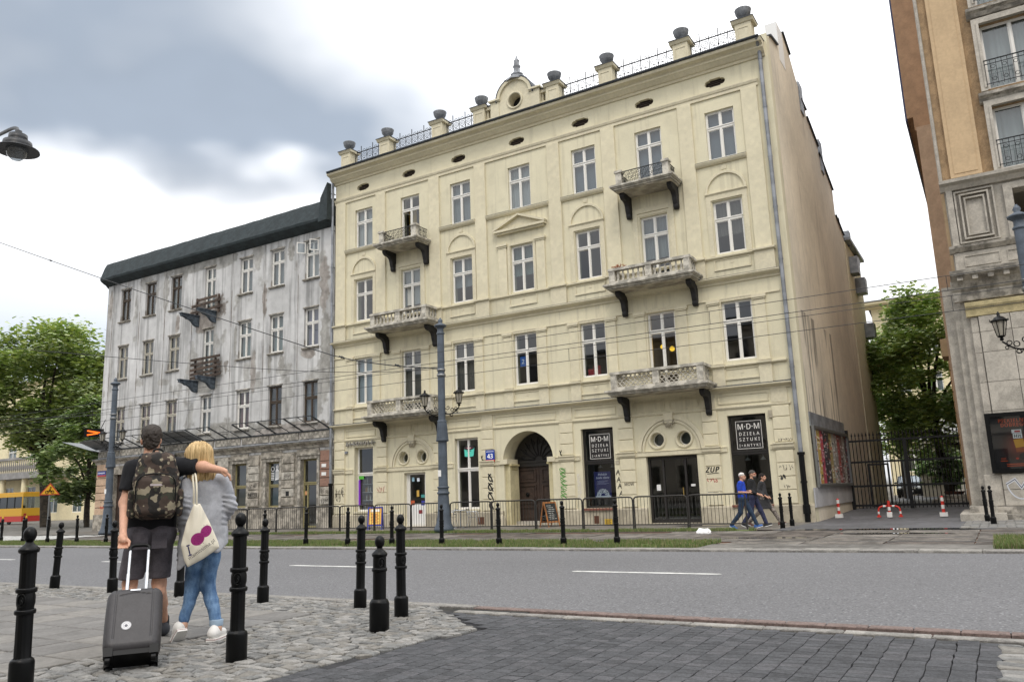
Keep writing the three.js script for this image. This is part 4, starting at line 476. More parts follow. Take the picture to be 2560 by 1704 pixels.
board('wall_photo', -8.79, 1.01, 0.44, 0.28, 0.03, canvasTex(128, 84, (c, w, h) => { c.fillStyle = '#e6e6e4'; c.fillRect(0, 0, w, h); c.fillStyle = '#4d5560'; c.fillRect(8, 8, w - 16, h - 16); c.fillStyle = '#20242c'; c.fillRect(70, 8, 8, 56); c.fillRect(92, 8, 10, 60); c.fillStyle = '#8e98a4'; c.fillRect(8, 40, 54, 22); }), { edge: M.white });
board('yellow_notice', -12.92, -0.01, 0.32, 0.2, 0.12, canvasTex(96, 64, (c, w, h) => { c.fillStyle = '#c9a63a'; c.fillRect(0, 0, w, h); c.fillStyle = '#6b5418'; for (let i = 0; i < 4; i++) c.fillRect(10, 10 + i * 13, 76 - (i % 2) * 20, 6); }));
{ const g = sub('shop_lettering', house, [-25.5 + TX, 3.74 + TY, 0.05]); 'ALKOHOLE'.split('').forEach((ch, i) => mesh('letter', text(ch, 0.19, 0.06).translate((i - 3.5) * 0.225, 0, 0), std(0x8c8880, 0.55), g)); mesh('rail', [bb(-0.9, 0.9, -0.02, 0.02, -0.05, 0)], M.zinc, g); }
{ const g = sub('window_sticker', house, [-19.46 + TX, 3.02 + TY, -0.185]); const t = canvasTex(256, 220, (c, w, h) => { c.clearRect(0, 0, w, h); c.lineWidth = 12; c.strokeStyle = '#182a2c'; c.fillStyle = '#57d3bf'; c.beginPath(); c.moveTo(14, 44); c.lineTo(22, 196); c.quadraticCurveTo(120, 224, 214, 200); c.lineTo(226, 176); c.lineTo(242, 40); c.closePath(); c.fill(); c.stroke(); c.fillStyle = '#3a1622'; c.beginPath(); c.ellipse(122, 44, 106, 34, 0, 0, 7); c.fill(); c.stroke(); c.fillStyle = '#d9a8b4'; c.beginPath(); c.ellipse(122, 44, 46, 13, 0, 0, 7); c.fill(); c.lineWidth = 9; c.beginPath(); c.arc(88, 112, 14, Math.PI, 0); c.stroke(); c.beginPath(); c.arc(150, 112, 14, Math.PI, 0); c.stroke(); c.beginPath(); c.arc(120, 138, 16, 0.2, Math.PI - 0.2); c.stroke(); }); mesh('print', new THREE.PlaneGeometry(0.62, 0.52), printMat(t, 0.5, { transparent: true, alphaTest: 0.4 }), g); }
hp('light_strip', [bb(-25.84, -25.76, 0.85, 2.05, -0.27, -0.22)], std(0x8a3cc8, 0.5)); hp('shop_label', [bb(-25.82, -25.52, 2.08, 2.23, -0.24, -0.23)], std(0x59b843, 0.6));
{ // bottles on shelves behind the left shop window, mixed colours
  const r = rng(55), g = sub('shop_display', house, [-25.33 + TX, TY, -0.62]), bg = lathe([[0.001, 0], [0.035, 0], [0.037, 0.17], [0.014, 0.23], [0.014, 0.29], [0.001, 0.29]], 8), ms = [0x6b4a1f, 0x2f4a2b, 0xc9c4b4, 0x7a2a22, 0xb7892e, 0x3a3f44].map(c => std(c, 0.3)); for (let j = 0; j < 4; j++) { const y = 0.72 + j * 0.38; mesh('shelf', [bb(-0.5, 0.5, y - 0.02, y, -0.12, 0.12)], M.white, g); for (let i = 0; i < 9; i++) place('bottle', bg, ms[Math.floor(r() * 6)], g, -0.42 + i * 0.105, y, (r() - 0.5) * 0.1); } }
for (const x of [-13.5, -13.0, -7.65, -7.1]) hp('pendant_lamp', [lathe([[0.02, 0.1], [0.05, 0.06], [0.11, 0]], 10).translate(x, 2.05, -0.7), bar([x, 2.15, -0.7], [x, 3.4, -0.7], 0.008)], M.white);
const graf = (name, x, y, w, h, draw, W = 256, z = 0.066) => { const t = canvasTex(W, Math.max(16, Math.round(W * h / w)), (c, cw, ch) => { c.clearRect(0, 0, cw, ch); c.lineJoin = c.lineCap = 'round'; draw(c, cw, ch); }); hp(name, new THREE.PlaneGeometry(w, h).translate(x, y, z), printMat(t, 0.8, { transparent: true })); };
const squig = (col, lw, seed, n, loops = 3) => (c, w, h) => { const r = rng(seed); c.strokeStyle = col; c.lineWidth = lw; for (let k = 0; k < n; k++) { const cx = w * (k + 0.5) / n; c.beginPath(); c.moveTo(cx - w / n * 0.3, h * (0.15 + r() * 0.2)); for (let i = 0; i < loops; i++) c.bezierCurveTo(cx + (r() - 0.5) * w / n * 1.6, h * r(), cx + (r() - 0.5) * w / n * 1.6, h * r(), cx + (r() - 0.5) * w / n, h * (0.1 + r() * 0.8)); c.stroke(); } };
const vsq = (col, lw, seed, n) => (c, w, h) => { const r = rng(seed); c.strokeStyle = col; c.lineWidth = lw; for (let k = 0; k < n; k++) { const cy = h * (k + 0.5) / n, s = h / n; c.beginPath(); c.ellipse(w / 2 + (r() - 0.5) * w * 0.2, cy, w * 0.33, s * 0.36, r() * 0.6, r() * 2, 4.6 + r() * 1.6); c.stroke(); c.beginPath(); c.moveTo(w * 0.2, cy - s * 0.4); c.quadraticCurveTo(w * (0.3 + r() * 0.5), cy, w * 0.8, cy + s * 0.45); c.stroke(); } };
graf('graffiti', -18.25, 1.29, 0.34, 1.5, vsq('#141414', 22, 3, 4), 128); graf('graffiti', -14.8, 1.48, 0.4, 1.24, (c, w, h) => { vsq('#4d8f3c', 9, 8, 7)(c, w, h); c.fillStyle = '#4d8f3c'; for (let i = 0; i < 3; i++) c.fillRect(w * (0.25 + i * 0.22), 4, 10, 10); }, 128);
graf('graffiti', -8.74, 1.76, 0.58, 0.34, (c, w, h) => { c.strokeStyle = '#131313'; c.lineWidth = 26; c.font = 'italic bold 120px sans-serif'; c.fillStyle = '#131313'; c.fillText('ZUP', 6, 118, w - 12); c.lineWidth = 10; c.beginPath(); c.moveTo(40, 140); c.lineTo(220, 130); c.stroke(); }, 256, 0.068); graf('graffiti', -12.42, 1.42, 0.3, 1.1, (c, w, h) => { c.strokeStyle = '#1a1a1a'; c.lineWidth = 11; for (const [x, y] of [[0.3, 0.05], [0.35, 0.3], [0.45, 0.52], [0.6, 0.78]]) { c.beginPath(); c.moveTo(w * x - 26, h * (y + 0.16)); c.lineTo(w * x + 14, h * y); c.lineTo(w * x + 34, h * (y + 0.17)); c.moveTo(w * x - 10, h * (y + 0.1)); c.lineTo(w * x + 24, h * (y + 0.09)); c.stroke(); } }, 128, 0.012);
graf('graffiti', -26.78, 1.37, 0.54, 0.95, squig('rgba(70,62,56,.85)', 5, 21, 3, 4), 128); graf('graffiti', -24.22, 1.5, 0.52, 0.56, squig('rgba(190,120,110,.6)', 5, 22, 4, 2), 128); graf('graffiti', -8.78, 1.38, 0.4, 0.22, squig('rgba(196,110,100,.75)', 6, 23, 4, 2), 128); graf('graffiti', -12.0, 1.36, 0.46, 0.3, (c, w, h) => { c.strokeStyle = 'rgba(90,82,74,.8)'; c.lineWidth = 3; c.font = '44px sans-serif'; c.strokeText('MOW', 8, 56); }, 128); graf('graffiti', -6.14, 1.72, 0.52, 0.26, squig('rgba(90,84,78,.7)', 3, 25, 5, 2), 128); graf('graffiti', -6.3, 1.4, 0.2, 0.22, squig('#2a2a2a', 9, 26, 2, 3), 64); graf('graffiti', -6.2, 1.05, 0.2, 0.22, squig('rgba(60,56,52,.8)', 4, 27, 3, 2), 64); graf('graffiti', -6.1, 2.67, 0.5, 0.14, squig('rgba(110,104,96,.8)', 4, 28, 6, 2), 128); graf('graffiti', -14.13, 1.35, 0.2, 1.0, vsq('rgba(226,222,212,.9)', 8, 29, 5), 64, 0.012);
// things on the second floor balcony, lamps inside
{ const r = rng(9), o = []; for (let i = 0; i < 16; i++) { const a = r() * 6.28, l = 0.2 + r() * 0.2, x = -11.55 + (r() - 0.5) * 0.2, z = 0.8; o.push(tube([[x, 9.56, z], [x + Math.cos(a) * l * 0.5, 9.66 + r() * 0.1, z + Math.sin(a) * 0.1], [x + Math.cos(a) * l, 9.68 + r() * 0.05, z + Math.sin(a) * 0.15]], 0.012, 5, 4)); } hp('balcony_plant', o, std(0x9c5a3a, 0.9)); }
hp('box_on_sill', [bb(-13.62, -13.3, 5.72, 5.98, -0.42, -0.28), bb(-13.38, -13.12, 5.72, 6.1, -0.45, -0.3)], std(0xb5363a, 0.6));
for (const [x, y] of [[-10.62, 6.62], [-10.25, 6.5]]) { const b = hp('ceiling_lamp', sph(0.1, x, y, -0.9, 14, 10), std(0x332a12, 0.5, { emissive: 0xffc83a, emissiveIntensity: 2.2 })); const l = new THREE.PointLight(0xffc860, 0.6, 0, 2); l.position.set(x + TX, y + TY, -0.9); l.castShadow = true; house.add(l); }
// ---------- the weathered grey house ----------
const GX = 37, GZ = -28.56;
const grey = thing('tenement_house', 'derelict grey tenement with stained peeling plaster, dark wrapped eaves and plank balconies', 'building', [-GX, -TY, GZ]);
const gp = (name, geo, mat, parent = grey) => mesh(name, merge(geo).translate(GX, TY, 0), mat, parent);
const GC = [-44.7, -42.25, -39.85, -36.85, -33.85, -31.42, -28.9];
{ // old plaster: patches, runs and lost render copied from where they are on the house
  const W = 1152, H = 768, x0 = -47, x1 = -27, y0 = 3.6, y1 = 16;
  const spots = [[-46.2, 13.6, 0.16, 0.9, 0.9], [-39.6, 11.55, 0.2, 0.55, 1], [-32.35, 11.8, 0.16, 0.9, 1], [-38.3, 14.75, 2.6, 0.35, 0.8], [-35.6, 14.6, 1.2, 0.4, 0.7], [-36.9, 11.9, 1.5, 0.9, 1], [-37.3, 11.1, 0.9, 0.5, 1], [-36.8, 8.5, 1.5, 0.7, 0.9], [-36.9, 7.6, 0.9, 0.4, 0.6], [-28.0, 12.0, 0.35, 1.6, 0.9], [-27.9, 8.4, 0.4, 2.4, 0.8], [-28.6, 6.5, 0.6, 1.4, 0.6], [-29.0, 8.55, 0.5, 0.3, 1], [-33.1, 8.0, 0.22, 1.2, 0.9], [-31.0, 8.2, 0.2, 0.5, 0.8], [-31.9, 8.3, 0.16, 0.5, 0.8], [-30.4, 14.3, 0.25, 0.7, 0.8], [-32.9, 14.4, 0.3, 0.8, 0.7], [-40.8, 13.6, 0.25, 1.2, 0.7], [-42.9, 14.6, 0.4, 0.5, 0.7], [-40.6, 8.2, 0.5, 0.2, 0.6], [-35.0, 5.0, 3.0, 0.5, 0.8], [-40.0, 4.7, 4, 0.5, 0.8], [-30.0, 4.6, 3, 0.5, 0.9], [-34.6, 9.9, 0.12, 0.9, 0.8], [-30.6, 6.3, 0.5, 1.2, 0.5], [-45.9, 9.2, 0.15, 1.4, 0.4]];
  const map = tex(W, H, (u, v, i, j) => {
    const X = lerp(x0, x1, u), Y = lerp(y0, y1, v), n = fbm(X * 0.7, Y * 0.5, 501, 5), f = fbm(X * 4, Y * 4, 503, 4), run = fbm(X * 5, Y * 0.35, 505, 4);
    let m = 0; for (const s of spots) { const dx = (X - s[0]) / s[2] + (f - 0.5) * 1.3, dy = (Y - s[1]) / s[3] + (n - 0.5) * 0.6, d = dx * dx + dy * dy; if (d < 2) m = Math.max(m, s[4] * sst(1.25, 0.75, d)); }
    m = Math.max(m, 0.6 * sst(0.64, 0.74, fbm(X * 1.1 + 9, Y * 0.9, 507, 5)));
    const b = 194 + (n - 0.5) * 46 - sst(0.4, 0.75, run) * 38 + (f - 0.5) * 20 + (h2(i, j, 5) - 0.5) * 10, d = 142 + (f - 0.5) * 80 + (h2(i, j, 6) - 0.5) * 16;
    const lost = m > 0.86 ? 1 : 0; return [lerp(b, d + lost * 4, m), lerp(b, d - 2, m), lerp(b - 1, d - 8, m)];
  }, 1);
  map.repeat.set(1 / (x1 - x0), 1 / (y1 - y0)); map.offset.set(-(x0 + GX) / (x1 - x0), -(y0 + TY) / (y1 - y0));
  const bm = gtex(512, 320, (u, v, i, j) => 0.6 * fbm(u * 60, v * 40, 511, 4) + 0.4 * sst(0.55, 0.66, fbm(u * 22 + 9, v * 11, 507, 5)), 1); bm.repeat.copy(map.repeat); bm.offset.copy(map.offset);
  M.oldPlaster = std(0xffffff, 0.95, { map, bumpMap: bm, bumpScale: 0.012 });
  M.oldStone = mottle([180, 173, 160], [126, 119, 109], 1.6, 521, { f: 7, grain: 26, bump: 0.008, amt: 0.9 });
  M.oldStone2 = mottle([190, 185, 174], [146, 138, 126], 1.3, 523, { f: 8, grain: 24, bump: 0.008, amt: 0.8 });
  M.peach = mottle([200, 172, 146], [184, 154, 130], 2, 525, { f: 5, grain: 14, bump: 0.003 });
  M.oldBrick = mottle([138, 108, 94], [172, 158, 146], 0.9, 527, { f: 9, grain: 34, bump: 0.012 });
  M.oldTrim = mottle([182, 176, 164], [128, 122, 112], 1.2, 529, { f: 8, grain: 22, bump: 0.005 });
  M.tarp = mottle([50, 60, 63], [42, 51, 54], 1.5, 531, { f: 8, grain: 10, bump: 0.012, rough: 0.85 });
}
{ const S = poly(rect(-46.6, -27.32, 3.6, 15.2)), H = [], D = [];
  GC.forEach((c, i) => { const w = i === 3 ? 0.45 : 0.5; H.push(rect(c - w, c + w, i === 3 ? 11.9 : 12.45, 14.42), rect(c - w, c + w, i === 3 ? 7.95 : 8.85, 10.85), rect(c - w, c + w, 5.03, 7.06)); });
  H.forEach(h => S.holes.push(holeP(h))); gp('front_wall', ext(S, 0.4, -0.4), M.oldPlaster);
  // ground storey
  const B = poly(rect(-46.6, -27.32, -0.5, 3.6)); const GO = [[-34.45, -33.35, 0.95, 3.2], [-31.9, -30.95, 0.92, 3.18], [-29.45, -28.35, -0.45, 3.2], [-37.0, -35.9, 0.95, 3.2], [-39.5, -38.4, -0.45, 3.2], [-42.0, -40.9, 0.95, 3.2], [-44.9, -43.85, -0.45, 3.1]]; GO.forEach(o => B.holes.push(holeP(rect(...o)))); gp('ground_storey_wall', ext(B, 0.4, -0.4), M.oldStone);
  gp('side_wall', [bb(-46.6, -46.2, -0.4, 15.2, -14, -0.41)], M.oldTrim); gp('rear_wall', [bb(-46.6, -27.3, -0.4, 15.2, -14.4, -14.0)], M.oldTrim);
  gp('interior', [0.02, 4.3, 8.0, 11.8, 15.0].map(y => bb(-46.2, -27.4, y - 0.3, y, -5, -0.41)).concat([bb(-46.2, -27.4, -0.3, 15, -5.2, -5)], [-43.4, -41, -38.3, -35.3, -32.6, -30.1].map(x => bb(x - 0.08, x + 0.08, 0, 15, -5, -0.42))), M.room);
  // eaves wrapped in dark sheeting, sagging a little
  const prof = [[-0.2, 14.88], [0.04, 14.9], [0.32, 15.02], [0.54, 15.16], [0.58, 15.28], [0.48, 15.58], [0.3, 16.08], [0.18, 16.34], [-0.4, 16.48], [-0.4, 14.9]]; const g = new THREE.ExtrudeGeometry(poly(prof), { depth: 19.7, steps: 60, bevelEnabled: false }).rotateY(-Math.PI / 2).translate(-27.3, 0, 0), p = g.attributes.position; for (let i = 0; i < p.count; i++) { const x = p.getX(i), y = p.getY(i), z = p.getZ(i); if (z > 0) { const k = (fbm(x * 1.5, y * 3, 541, 3) - 0.5); p.setZ(i, z + k * 0.05 - (x < -46.7 ? 0.22 : 0)); p.setY(i, y + k * 0.03 + (x < -46.7 && y < 15.5 ? 0.15 : 0)); } } g.computeVertexNormals(); gp('wrapped_eaves', g, M.tarp);
  gp('roof', [beam([-37, 16.45, -0.3], [-37, 14.9, -14.4], 19.6, 0.1)], M.slate);
  gp('eaves_return', [ext(poly([[-27.9, 15.05], [-27.28, 15.1], [-27.28, 17.05], [-27.75, 16.3]]), 0.3, 0.32)], M.tarp);
  for (const x of [-46.25, -43.5, -41.05, -38.55, -35.2, -32.62, -30.1, -27.75]) gp('lesene', cblock(0.5, 10.0, 0.035, 0.008).translate(x, 9.85, 0), M.oldPlaster);
  // windows
  const o = { off: [GX, TY, 0], rec: 0.16 }, rc = std(0x8a3a34, 0.95);
  const fs3 = [1, 1, 1, 0, 0, 0, 0], fs1 = [0, 0, 0, 0, 0, 1, 1];
  GC.forEach((c, i) => { const w = i === 3 ? 0.9 : 1.0, m = i === 3;
    const open = i === 6;
    windowPart(grey, c, m ? 11.9 : 12.45, 14.42, w, { ...o, frame: fs3[i] ? M.frameBrown : M.frameW, split: m ? 0.72 : 0.66, curtain: [3, 1, 2, 2, 1, 1, 0][i], half: i > 3 ? 3 : 2 });
    windowPart(grey, c, m ? 7.95 : 8.85, 10.85, w, { ...o, frame: i < 3 ? M.frameOld : M.frameW, split: m ? 0.72 : 0.62, curtain: [3, 3, 3, 2, 2, 2, 1][i], half: i > 2 ? 3 : 2, cm: i === 6 ? std(0x8d8aa0, 0.9) : i > 2 ? std(0x93a5a2, 0.9) : null });
    windowPart(grey, c, 5.03, 7.06, w, { ...o, frame: fs1[i] ? M.frameBrown : i < 3 ? M.frameOld : M.frameW, split: 0.6, curtain: i < 3 ? 0 : [0, 0, 0, 1, 3, 3, 1][i], cm: i < 3 ? rc : i === 4 ? std(0x9a6d66, 0.9) : null, drop: i < 3 ? 0.62 : 1 });
    for (const y of m ? [5.0] : [12.42, 8.82, 5.0]) { gp('window_sill', mould([[-0.1, y - 0.1], [0.08, y - 0.1], [0.12, y - 0.05], [0.12, y - 0.02], [-0.1, y]], c - w / 2 - 0.08, c + w / 2 + 0.08), M.oldTrim); }
    for (const y of [7.06, 10.85, 14.42]) gp('window_head', [bb(c - w / 2 - 0.06, c + w / 2 + 0.06, y + 0.03, y + 0.08, 0, 0.05)], M.oldTrim);
  });
  for (const s of [-1, 1]) { const g2 = sub('open_casement', grey, [GC[6] + GX + s * 0.46, 13.8 + TY, 0.0]); g2.rotation.y = s < 0 ? 0.9 : -2.2 ; mesh('frame', [bb(s < 0 ? -0.46 : 0, s < 0 ? 0 : 0.46, 0, 0.05, -0.02, 0.02), bb(s < 0 ? -0.46 : 0, s < 0 ? 0 : 0.46, 0.55, 0.6, -0.02, 0.02), bb(s < 0 ? -0.46 : 0.41, s < 0 ? -0.41 : 0.46, 0.05, 0.55, -0.02, 0.02), bb(s < 0 ? -0.05 : 0, s < 0 ? 0 : 0.05, 0.05, 0.55, -0.02, 0.02)], M.frameW, g2); mesh('pane', new THREE.PlaneGeometry(0.38, 0.5).translate(s * 0.23, 0.3, 0), M.glass, g2); }
  // plank barriers on the lost balconies, iron consoles left behind
  const wood = mottle([86, 72, 62], [58, 48, 42], 1, 551, { f: 6, grain: 16, bump: 0.003 }), ironB = mottle([84, 94, 104], [60, 68, 78], 1, 553, { f: 7, grain: 14, bump: 0.002 });
  for (const [y0, y1, xa, xb] of [[12.55, 12.6, -37.6, -36.0], [12.24, 12.34, -38.1, -35.65], [11.88, 11.96, -38.2, -35.5], [9.14, 9.16, -38.0, -35.55], [8.86, 8.9, -38.0, -35.6], [8.56, 8.66, -38.05, -35.5], [8.32, 8.38, -38.0, -35.5], [8.12, 8.14, -38.0, -35.45]]) gp('plank', beam([xa, y0, 0.2], [xb, y1, 0.2], 0.035, 0.14), wood);
  for (const [x, y] of [[-37.75, 12.2], [-35.9, 12.2], [-37.7, 8.6], [-36.0, 8.6]]) gp('plank_post', [bb(x - 0.05, x + 0.05, y - 0.55, y + 0.5, 0.08, 0.165)], wood);
  for (const [x, y] of [[-37.75, 11.55], [-36.3, 11.6], [-37.65, 7.8], [-36.2, 7.85]]) { const s = new THREE.Shape(); s.moveTo(0, 0.12); s.lineTo(1.15, 0.12); s.lineTo(1.15, 0.0); s.quadraticCurveTo(0.9, -0.02, 0.8, -0.12); s.quadraticCurveTo(0.5, -0.12, 0.35, -0.36); s.quadraticCurveTo(0.2, -0.5, 0, -0.46); s.closePath(); gp('balcony_console', merge([new THREE.ExtrudeGeometry(s, { depth: 0.16, bevelEnabled: true, bevelSize: 0.015, bevelThickness: 0.015, bevelSegments: 1, curveSegments: 5 }).rotateY(-Math.PI / 2), box(0.26, 0.05, 1.2, -0.08, 0.14, 0.6), new THREE.CylinderGeometry(0.09, 0.09, 0.2, 10).rotateZ(Math.PI / 2).translate(-0.08, -0.3, 0.15)]).translate(x + 0.08, y, 0), ironB); }
  // iron skeleton of the glass canopy: struts rise outwards from the wall
  const zi = std(0x3a3d40, 0.6, { metalness: 0.4 }); for (let i = 0; i < 10; i++) { const x = -27.5 - i * 1.86; gp('canopy_strut', beam([x, 4.58, 0.02], [x, 5.12, 1.3], 0.05, 0.06), zi); gp('canopy_strut', beam([x - 0.93, 4.6, 0.02], [x - 0.93, 5.12, 1.3], 0.025, 0.03), zi); }
  gp('canopy_beam', [beam([-46.4, 4.6, 0.05], [-27.45, 4.57, 0.05], 0.06, 0.06)], zi); for (let i = 0; i < 10; i++) { const x = -27.5 - i * 1.86; if (i !== 3) gp('canopy_beam', beam([x - 1.83, 5.13, 1.3], [x - 0.02, 5.13, 1.3], 0.04, 0.04), zi); if (i % 3 !== 1) gp('canopy_beam', beam([x - 1.83, 4.86, 0.66], [x - 0.02, 4.86, 0.66], 0.03, 0.03), zi); }
  const dirty = new THREE.MeshPhysicalMaterial({ color: 0x6f7478, roughness: 0.5, transmission: 0.45, thickness: 0, side: THREE.DoubleSide }); for (const [a, b] of [[-46.7, -44.3], [-40.4, -38.8], [-38.6, -37.0]]) gp('canopy_glass', [beam([(a + b) / 2, 4.64, 0.1], [(a + b) / 2, 5.1, 1.22], b - a, 0.012)], dirty); gp('canopy_wing', [ext(poly([[0, 0], [2.4, 0.7], [2.4, 0.72], [0, 0.02]]), 1.9, 0).rotateY(-Math.PI * 0.9).translate(-46.3, 4.5, 0.4)], dirty);
  // string course and weathered cornice above the shops
  gp('shop_cornice', mould([[-0.02, 3.72], [0.06, 3.74], [0.1, 3.86], [0.2, 3.92], [0.3, 3.98], [0.32, 4.04], [-0.02, 4.1]], -46.7, -27.35), M.oldTrim); gp('shop_flashing', mould([[-0.02, 4.102], [0.34, 4.045], [0.34, 4.06], [-0.02, 4.12]], -46.7, -27.35), M.zinc);
  for (let i = 0; i < 9; i++) gp('fascia_block', cblock(2.0, 0.34, 0.05, 0.015).translate(-45.5 + i * 2.12, 4.35, 0), M.oldTrim);
  // shop front masonry: piers of worn blocks, framed openings
  const rows = [[0.98, 1.38], [1.41, 1.8], [1.83, 2.22], [2.25, 2.62], [2.65, 3.02], [3.05, 3.55]], r = rng(61);
  for (const [a, b, k] of [[-35.6, -34.75, 0], [-33.2, -32.4, 0], [-30.75, -29.88, 0], [-28.12, -27.42, 1], [-38.1, -37.3, 0], [-40.6, -39.8, 0]]) rows.forEach(([y0, y1], j) => gp(k && j > 1 ? 'brick_patch' : 'stone_block', cblock(b - a, y1 - y0, 0.07 + r() * 0.02, 0.02).translate((a + b) / 2, (y0 + y1) / 2, 0), k && j > 1 ? M.oldBrick : r() < 0.5 ? M.oldStone : M.oldStone2));
  for (let j = 0; j < 8; j++) gp('stone_block', cblock(1.5, 0.4, 0.08, 0.025).translate(-45.8, 0.55 + j * 0.43, 0), M.peach), gp('stone_block', cblock(1.2, 0.4, 0.08, 0.025).translate(-43.1, 0.55 + j * 0.43, 0), M.peach);
  for (const [a, b] of [[-34.6, -33.25], [-32.3, -30.8], [-29.75, -28.2]]) gp('lintel_block', cblock(b - a, 0.36, 0.05, 0.02).translate((a + b) / 2, 3.52, 0), M.oldStone);
  GO.slice(0, 6).forEach(([a, b, y0, y1], i) => { gp('stone_surround', [bb(a - 0.18, a - 0.01, y0 < 0 ? -0.13 : y0 - 0.1, y1 + 0.18, 0, 0.06), bb(b + 0.01, b + 0.18, y0 < 0 ? -0.13 : y0 - 0.1, y1 + 0.18, 0, 0.06), bb(a - 0.01, b + 0.01, y1 + 0.01, y1 + 0.18, 0, 0.06), bb(a - 0.26, b + 0.26, y1 + 0.18, y1 + 0.26, 0, 0.12)], M.oldTrim);
    windowPart(grey, (a + b) / 2, Math.max(y0, -0.1), y1, b - a, { ...o, name: y0 < 0 ? 'door_window' : 'window', frame: i === 1 || i === 0 || i === 2 ? M.frameGreen : M.frameOld, mid: false, split: y0 < 0 ? 0.64 : 0.47, rec: 0.22, curtain: i < 2 ? 3 : -1, half: 3, cm: std(i === 1 ? 0x5d7278 : 0x6d6b64, 0.9) });
    if (y0 > 0) gp('shop_sill', [bb(a - 0.2, b + 0.2, y0 - 0.12, y0 - 0.02, 0, 0.12)], M.oldTrim); });
  gp('door_stile', [bb(-29.2, -29.12, -0.1, 1.95, -0.25, -0.18)], M.frameGreen); gp('door_notice', [T(new THREE.CircleGeometry(0.1, 16), -29.3, 1.55, -0.205)], std(0xd8a070, 0.6)); gp('corner_door', [bb(-44.9, -43.85, -0.13, 3.1, -0.3, -0.24), bb(-44.4, -44.34, -0.1, 3.05, -0.24, -0.22), bb(-44.9, -43.85, 2.3, 2.36, -0.24, -0.22)], M.door);
  for (const [a, b] of [[-46.6, -44.95], [-43.8, -39.7], [-38.2, -29.65], [-28.15, -27.36]]) gp('plinth', [bb(a, b, -0.4, 0.8, 0, 0.1)], M.oldStone);
  for (const y of [2.35, 2.75]) gp('wall_notice', [bb(-27.98, -27.68, y, y + 0.16, 0.092, 0.1)], M.white); gp('wall_notice', [bb(-30.4, -30.18, 1.45, 1.68, 0.09, 0.1)], M.iron);
  const ps = canvasTex(256, 300, (c, w, h) => { c.clearRect(0, 0, w, h); c.fillStyle = '#e9ebec'; c.strokeStyle = '#e9ebec'; c.lineWidth = 12; c.beginPath(); c.arc(48, 92, 34, 0, 7); c.stroke(); for (let i = 0; i < 5; i++) c.fillRect(14, 150 + i * 26, 70, 14); c.beginPath(); c.ellipse(150, 70, 30, 44, 0, 0, 7); c.fill(); c.beginPath(); c.moveTo(118, 110); c.lineTo(182, 110); c.quadraticCurveTo(230, 170, 236, 250); c.lineTo(110, 276); c.closePath(); c.fill(); c.beginPath(); c.arc(224, 52, 30, 0, 7); c.fill(); c.strokeStyle = '#3a4246'; c.lineWidth = 4; for (let i = 0; i < 9; i++) { c.beginPath(); c.moveTo(126 + i * 10, 130); c.lineTo(120 + i * 12, 250); c.stroke(); } c.beginPath(); c.arc(150, 70, 18, 0, 3); c.stroke(); });
  gp('window_print', new THREE.PlaneGeometry(0.8, 0.95).translate(-31.42, 2.65, -0.2), printMat(ps, 0.6, { transparent: true, alphaTest: 0.4 }));
  const gr = (x, y, w, h, d, z = 0.095) => { const t = canvasTex(160, Math.round(160 * h / w), (c, cw, ch) => { c.clearRect(0, 0, cw, ch); c.lineJoin = c.lineCap = 'round'; d(c, cw, ch); }); gp('graffiti', new THREE.PlaneGeometry(w, h).translate(x, y, z), printMat(t, 0.8, { transparent: true })); };
  gr(-32.8, 1.55, 0.75, 0.34, (c, w, h) => { c.font = 'bold 62px sans-serif'; c.lineWidth = 5; c.strokeStyle = '#22201e'; c.strokeText('PATER', 3, 58, w - 6); }); for (const [x, y, s] of [[-32.8, 2.0, 1], [-27.77, 1.6, 2], [-27.77, 1.15, 3], [-30.3, 2.4, 4], [-45.7, 1.6, 5]]) gr(x, y, 0.5, 0.3, squig('rgba(60,54,50,.75)', 5, 70 + s, 4, 3)); gr(-45.7, 1.2, 0.5, 0.22, squig('#c8442c', 10, 79, 4, 2));
  { const g3 = sub('street_name_plate', grey, [-45.95 + GX, 3.2 + TY, 0.12]); mesh('backing', bb(-0.42, 0.42, -0.16, 0.16, -0.02, 0), M.darkFrame, g3); mesh('print', new THREE.PlaneGeometry(0.84, 0.32).translate(0, 0, 0.004), printMat(canvasTex(256, 100, (c, w, h) => { c.fillStyle = '#27418f'; c.fillRect(0, 0, w, h); c.fillStyle = '#b8333a'; c.fillRect(0, 72, w, 28); c.fillStyle = '#e8e8ee'; for (let i = 0; i < 11; i++) c.fillRect(22 + i * 19, 26, 13, 22); }), 0.4), g3); }
}
